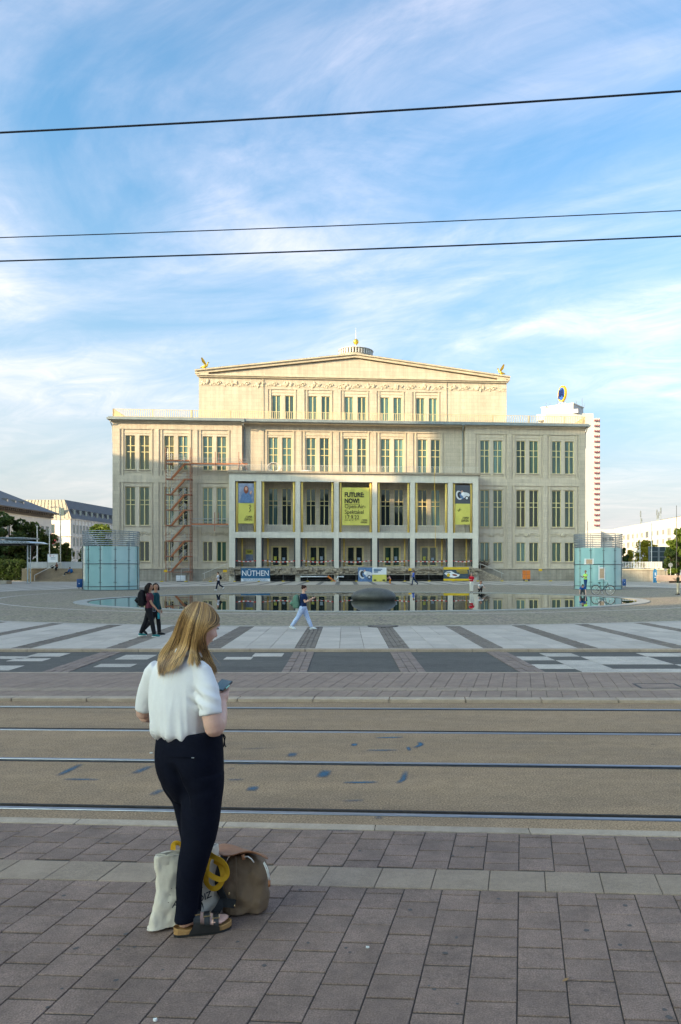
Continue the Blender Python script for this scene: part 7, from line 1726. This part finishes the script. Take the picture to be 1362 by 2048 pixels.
ribbon([(449,1712,4.06),(442,1730,4.03),(437,1755,4.02),(440,1780,4.02),(450,1800,4.02)],.04,.003,'shoulder_strap',m_webb,kit,KL); ribbon([(440,1805,4.02),(456,1806,4.01),(471,1808,4.015)],.045,.003,'shoulder_strap',m_webb,kit,KL); ribbon([(446,1800,4.02),(436,1818,4.0),(424,1832,3.99)],.04,.003,'shoulder_strap',m_webb,kit,KL)
tk = lambda pts, r, nm, m: MB().tube([Vector(AT(*p))-KL for p in pts], r, 6).build(nm, m, kit, smooth=True)
tk([(489,1714,4.015),(496,1713,4.0),(503,1718,3.995),(508,1725,4.0)],.0032,'cord',m_rope); tk([(528,1724,4.02),(535,1736,4.01),(538,1750,4.01),(540,1760,4.01)],.003,'cord',m_rope); tk([(527,1726,4.02),(533,1740,4.005),(536,1752,4.0),(537,1760,4.005)],.003,'cord',m_rope)
tk([(538.5,1761,4.005),(538.5,1773,4.005)],.007,'cord_end',m_tan); tk([(486,1709,4.02),(488,1719,4.015)],.010,'leather_tab',m_tan)
tk([(472,1714,4.02),(473,1760,4.012),(474,1815,4.02)],.0025,'seam',m_khaki)
for p in ((458,1787,4.005),(469,1812,3.998)): MB().ell(Vector(AT(*p))-KL,(.004,.003,.008),6,5).build('buckle', m_brass, kit)
# litter on the platform
m_paper = simple('paper_scrap', (.75,.75,.72), .8)
def scrap(px, py, s_, m, name, label, cat):
    p = G(px,py); r_ = random.Random(int(px)); n_ = 7; top = [(s_*math.cos(k*.9)*r_.uniform(.6,1), s_*.8*math.sin(k*.9)*r_.uniform(.6,1), .004+r_.uniform(0,.006)) for k in range(n_)]
    o = MB().add(top+[(x,y,.001) for x,y,z in top],[tuple(range(n_)),tuple(range(2*n_-1,n_-1,-1))]+[(i,n_+i,n_+(i+1)%n_,(i+1)%n_) for i in range(n_)]).build(name, m, loc=(p.x,p.y,.003)); return tag(o, label, cat)
scrap(735,1897,.012,m_paper,'paper_scrap','tiny white scrap on the near paving, centre','litter'); scrap(629,1393,.055,m_paper,'paper_scrap','white paper scrap lying on the far platform','litter'); scrap(302,1507,.02,m_paper,'paper_scrap','small white scrap between the rails left of the woman','litter'); scrap(310,2043,.012,m_paper,'paper_scrap','tiny white scrap at the lower edge, left','litter')
p = G(1131,1963); e = empty('dry_leaf',(p.x,p.y,.004),.4,'small curled brown leaf on a paving joint at lower right','leaf'); MB().add([(-.02,0,.0),(0,-.008,.004),(.022,0,.009),(0,.009,.006)],[(0,1,2,3)]).build('blade', simple('dry_leaf',(.26,.15,.06),.8), e); MB().tube([(.02,0,.008),(.035,.006,.006)],.0012,5).build('stalk', m_bark, e)
# old gum and paint spots on the pavers
gs = MB(); rg_ = random.Random(11)
spots = [(157,1804),(268,1895),(152,1897),(236,1899),(232,1961),(95,2015),(325,1940),(475,1884),(528,1932),(600,1780),(868,1979),(912,1877),(997,1798),(1173,1861),(1250,1811),(913,1875),(905,1712),(1240,1890),(1330,2020),(700,1905),(820,1820),(915,2008)] + [(rg_.uniform(0,1362),rg_.uniform(1680,2048)) for _ in range(12)]
for px, py in spots:
    p = G(px,py); r0 = rg_.uniform(.006,.016); n_ = 10; o = len(gs.v); gs.v.append((p.x,p.y,.0019)); 
    for k in range(n_): rr = r0*rg_.uniform(.7,1.15); gs.v.append((p.x+rr*math.cos(k*.628),p.y+rr*math.sin(k*.628),.0017))
    gs.f += [(o,o+1+k,o+1+(k+1)%n_) for k in range(n_)]
tag(gs.build('gum_spots', mat('old_gum',(.085,.075,.072),.8,.3,30), bed), kind='stuff')

p = G(1316,1372,FZ); e = empty('utility_cover', (p.x,p.y,FZ), 0, 'sunken dark rectangular utility cover in the far platform at right', 'cover')
MB().box(-.30,.30,-.20,.20,-.02,.002).build('plate', m_paver2, e); f = MB().box(-.34,.34,-.24,-.20,-.03,.004).box(-.34,.34,.20,.24,-.03,.004).box(-.34,-.30,-.20,.20,-.03,.004).box(.30,.34,-.20,.20,-.03,.004); f.build('frame', m_rust, e)
p = G(766,1252.5,PZ); e = empty('drain_cover', (p.x,p.y,PZ+.004), 0, 'dark round drain cover in the cobbles near the slab edge', 'cover')
MB().lathe([(.55,-.02),(.55,.012),(.46,.012),(.46,.004)],(0,0,0),24).build('rim', m_rust, e); MB().lathe([(.45,-.02),(.45,.010)],(0,0,0),24).build('lid', m_setts, e)
bpy.data.scenes.remove(TMP)
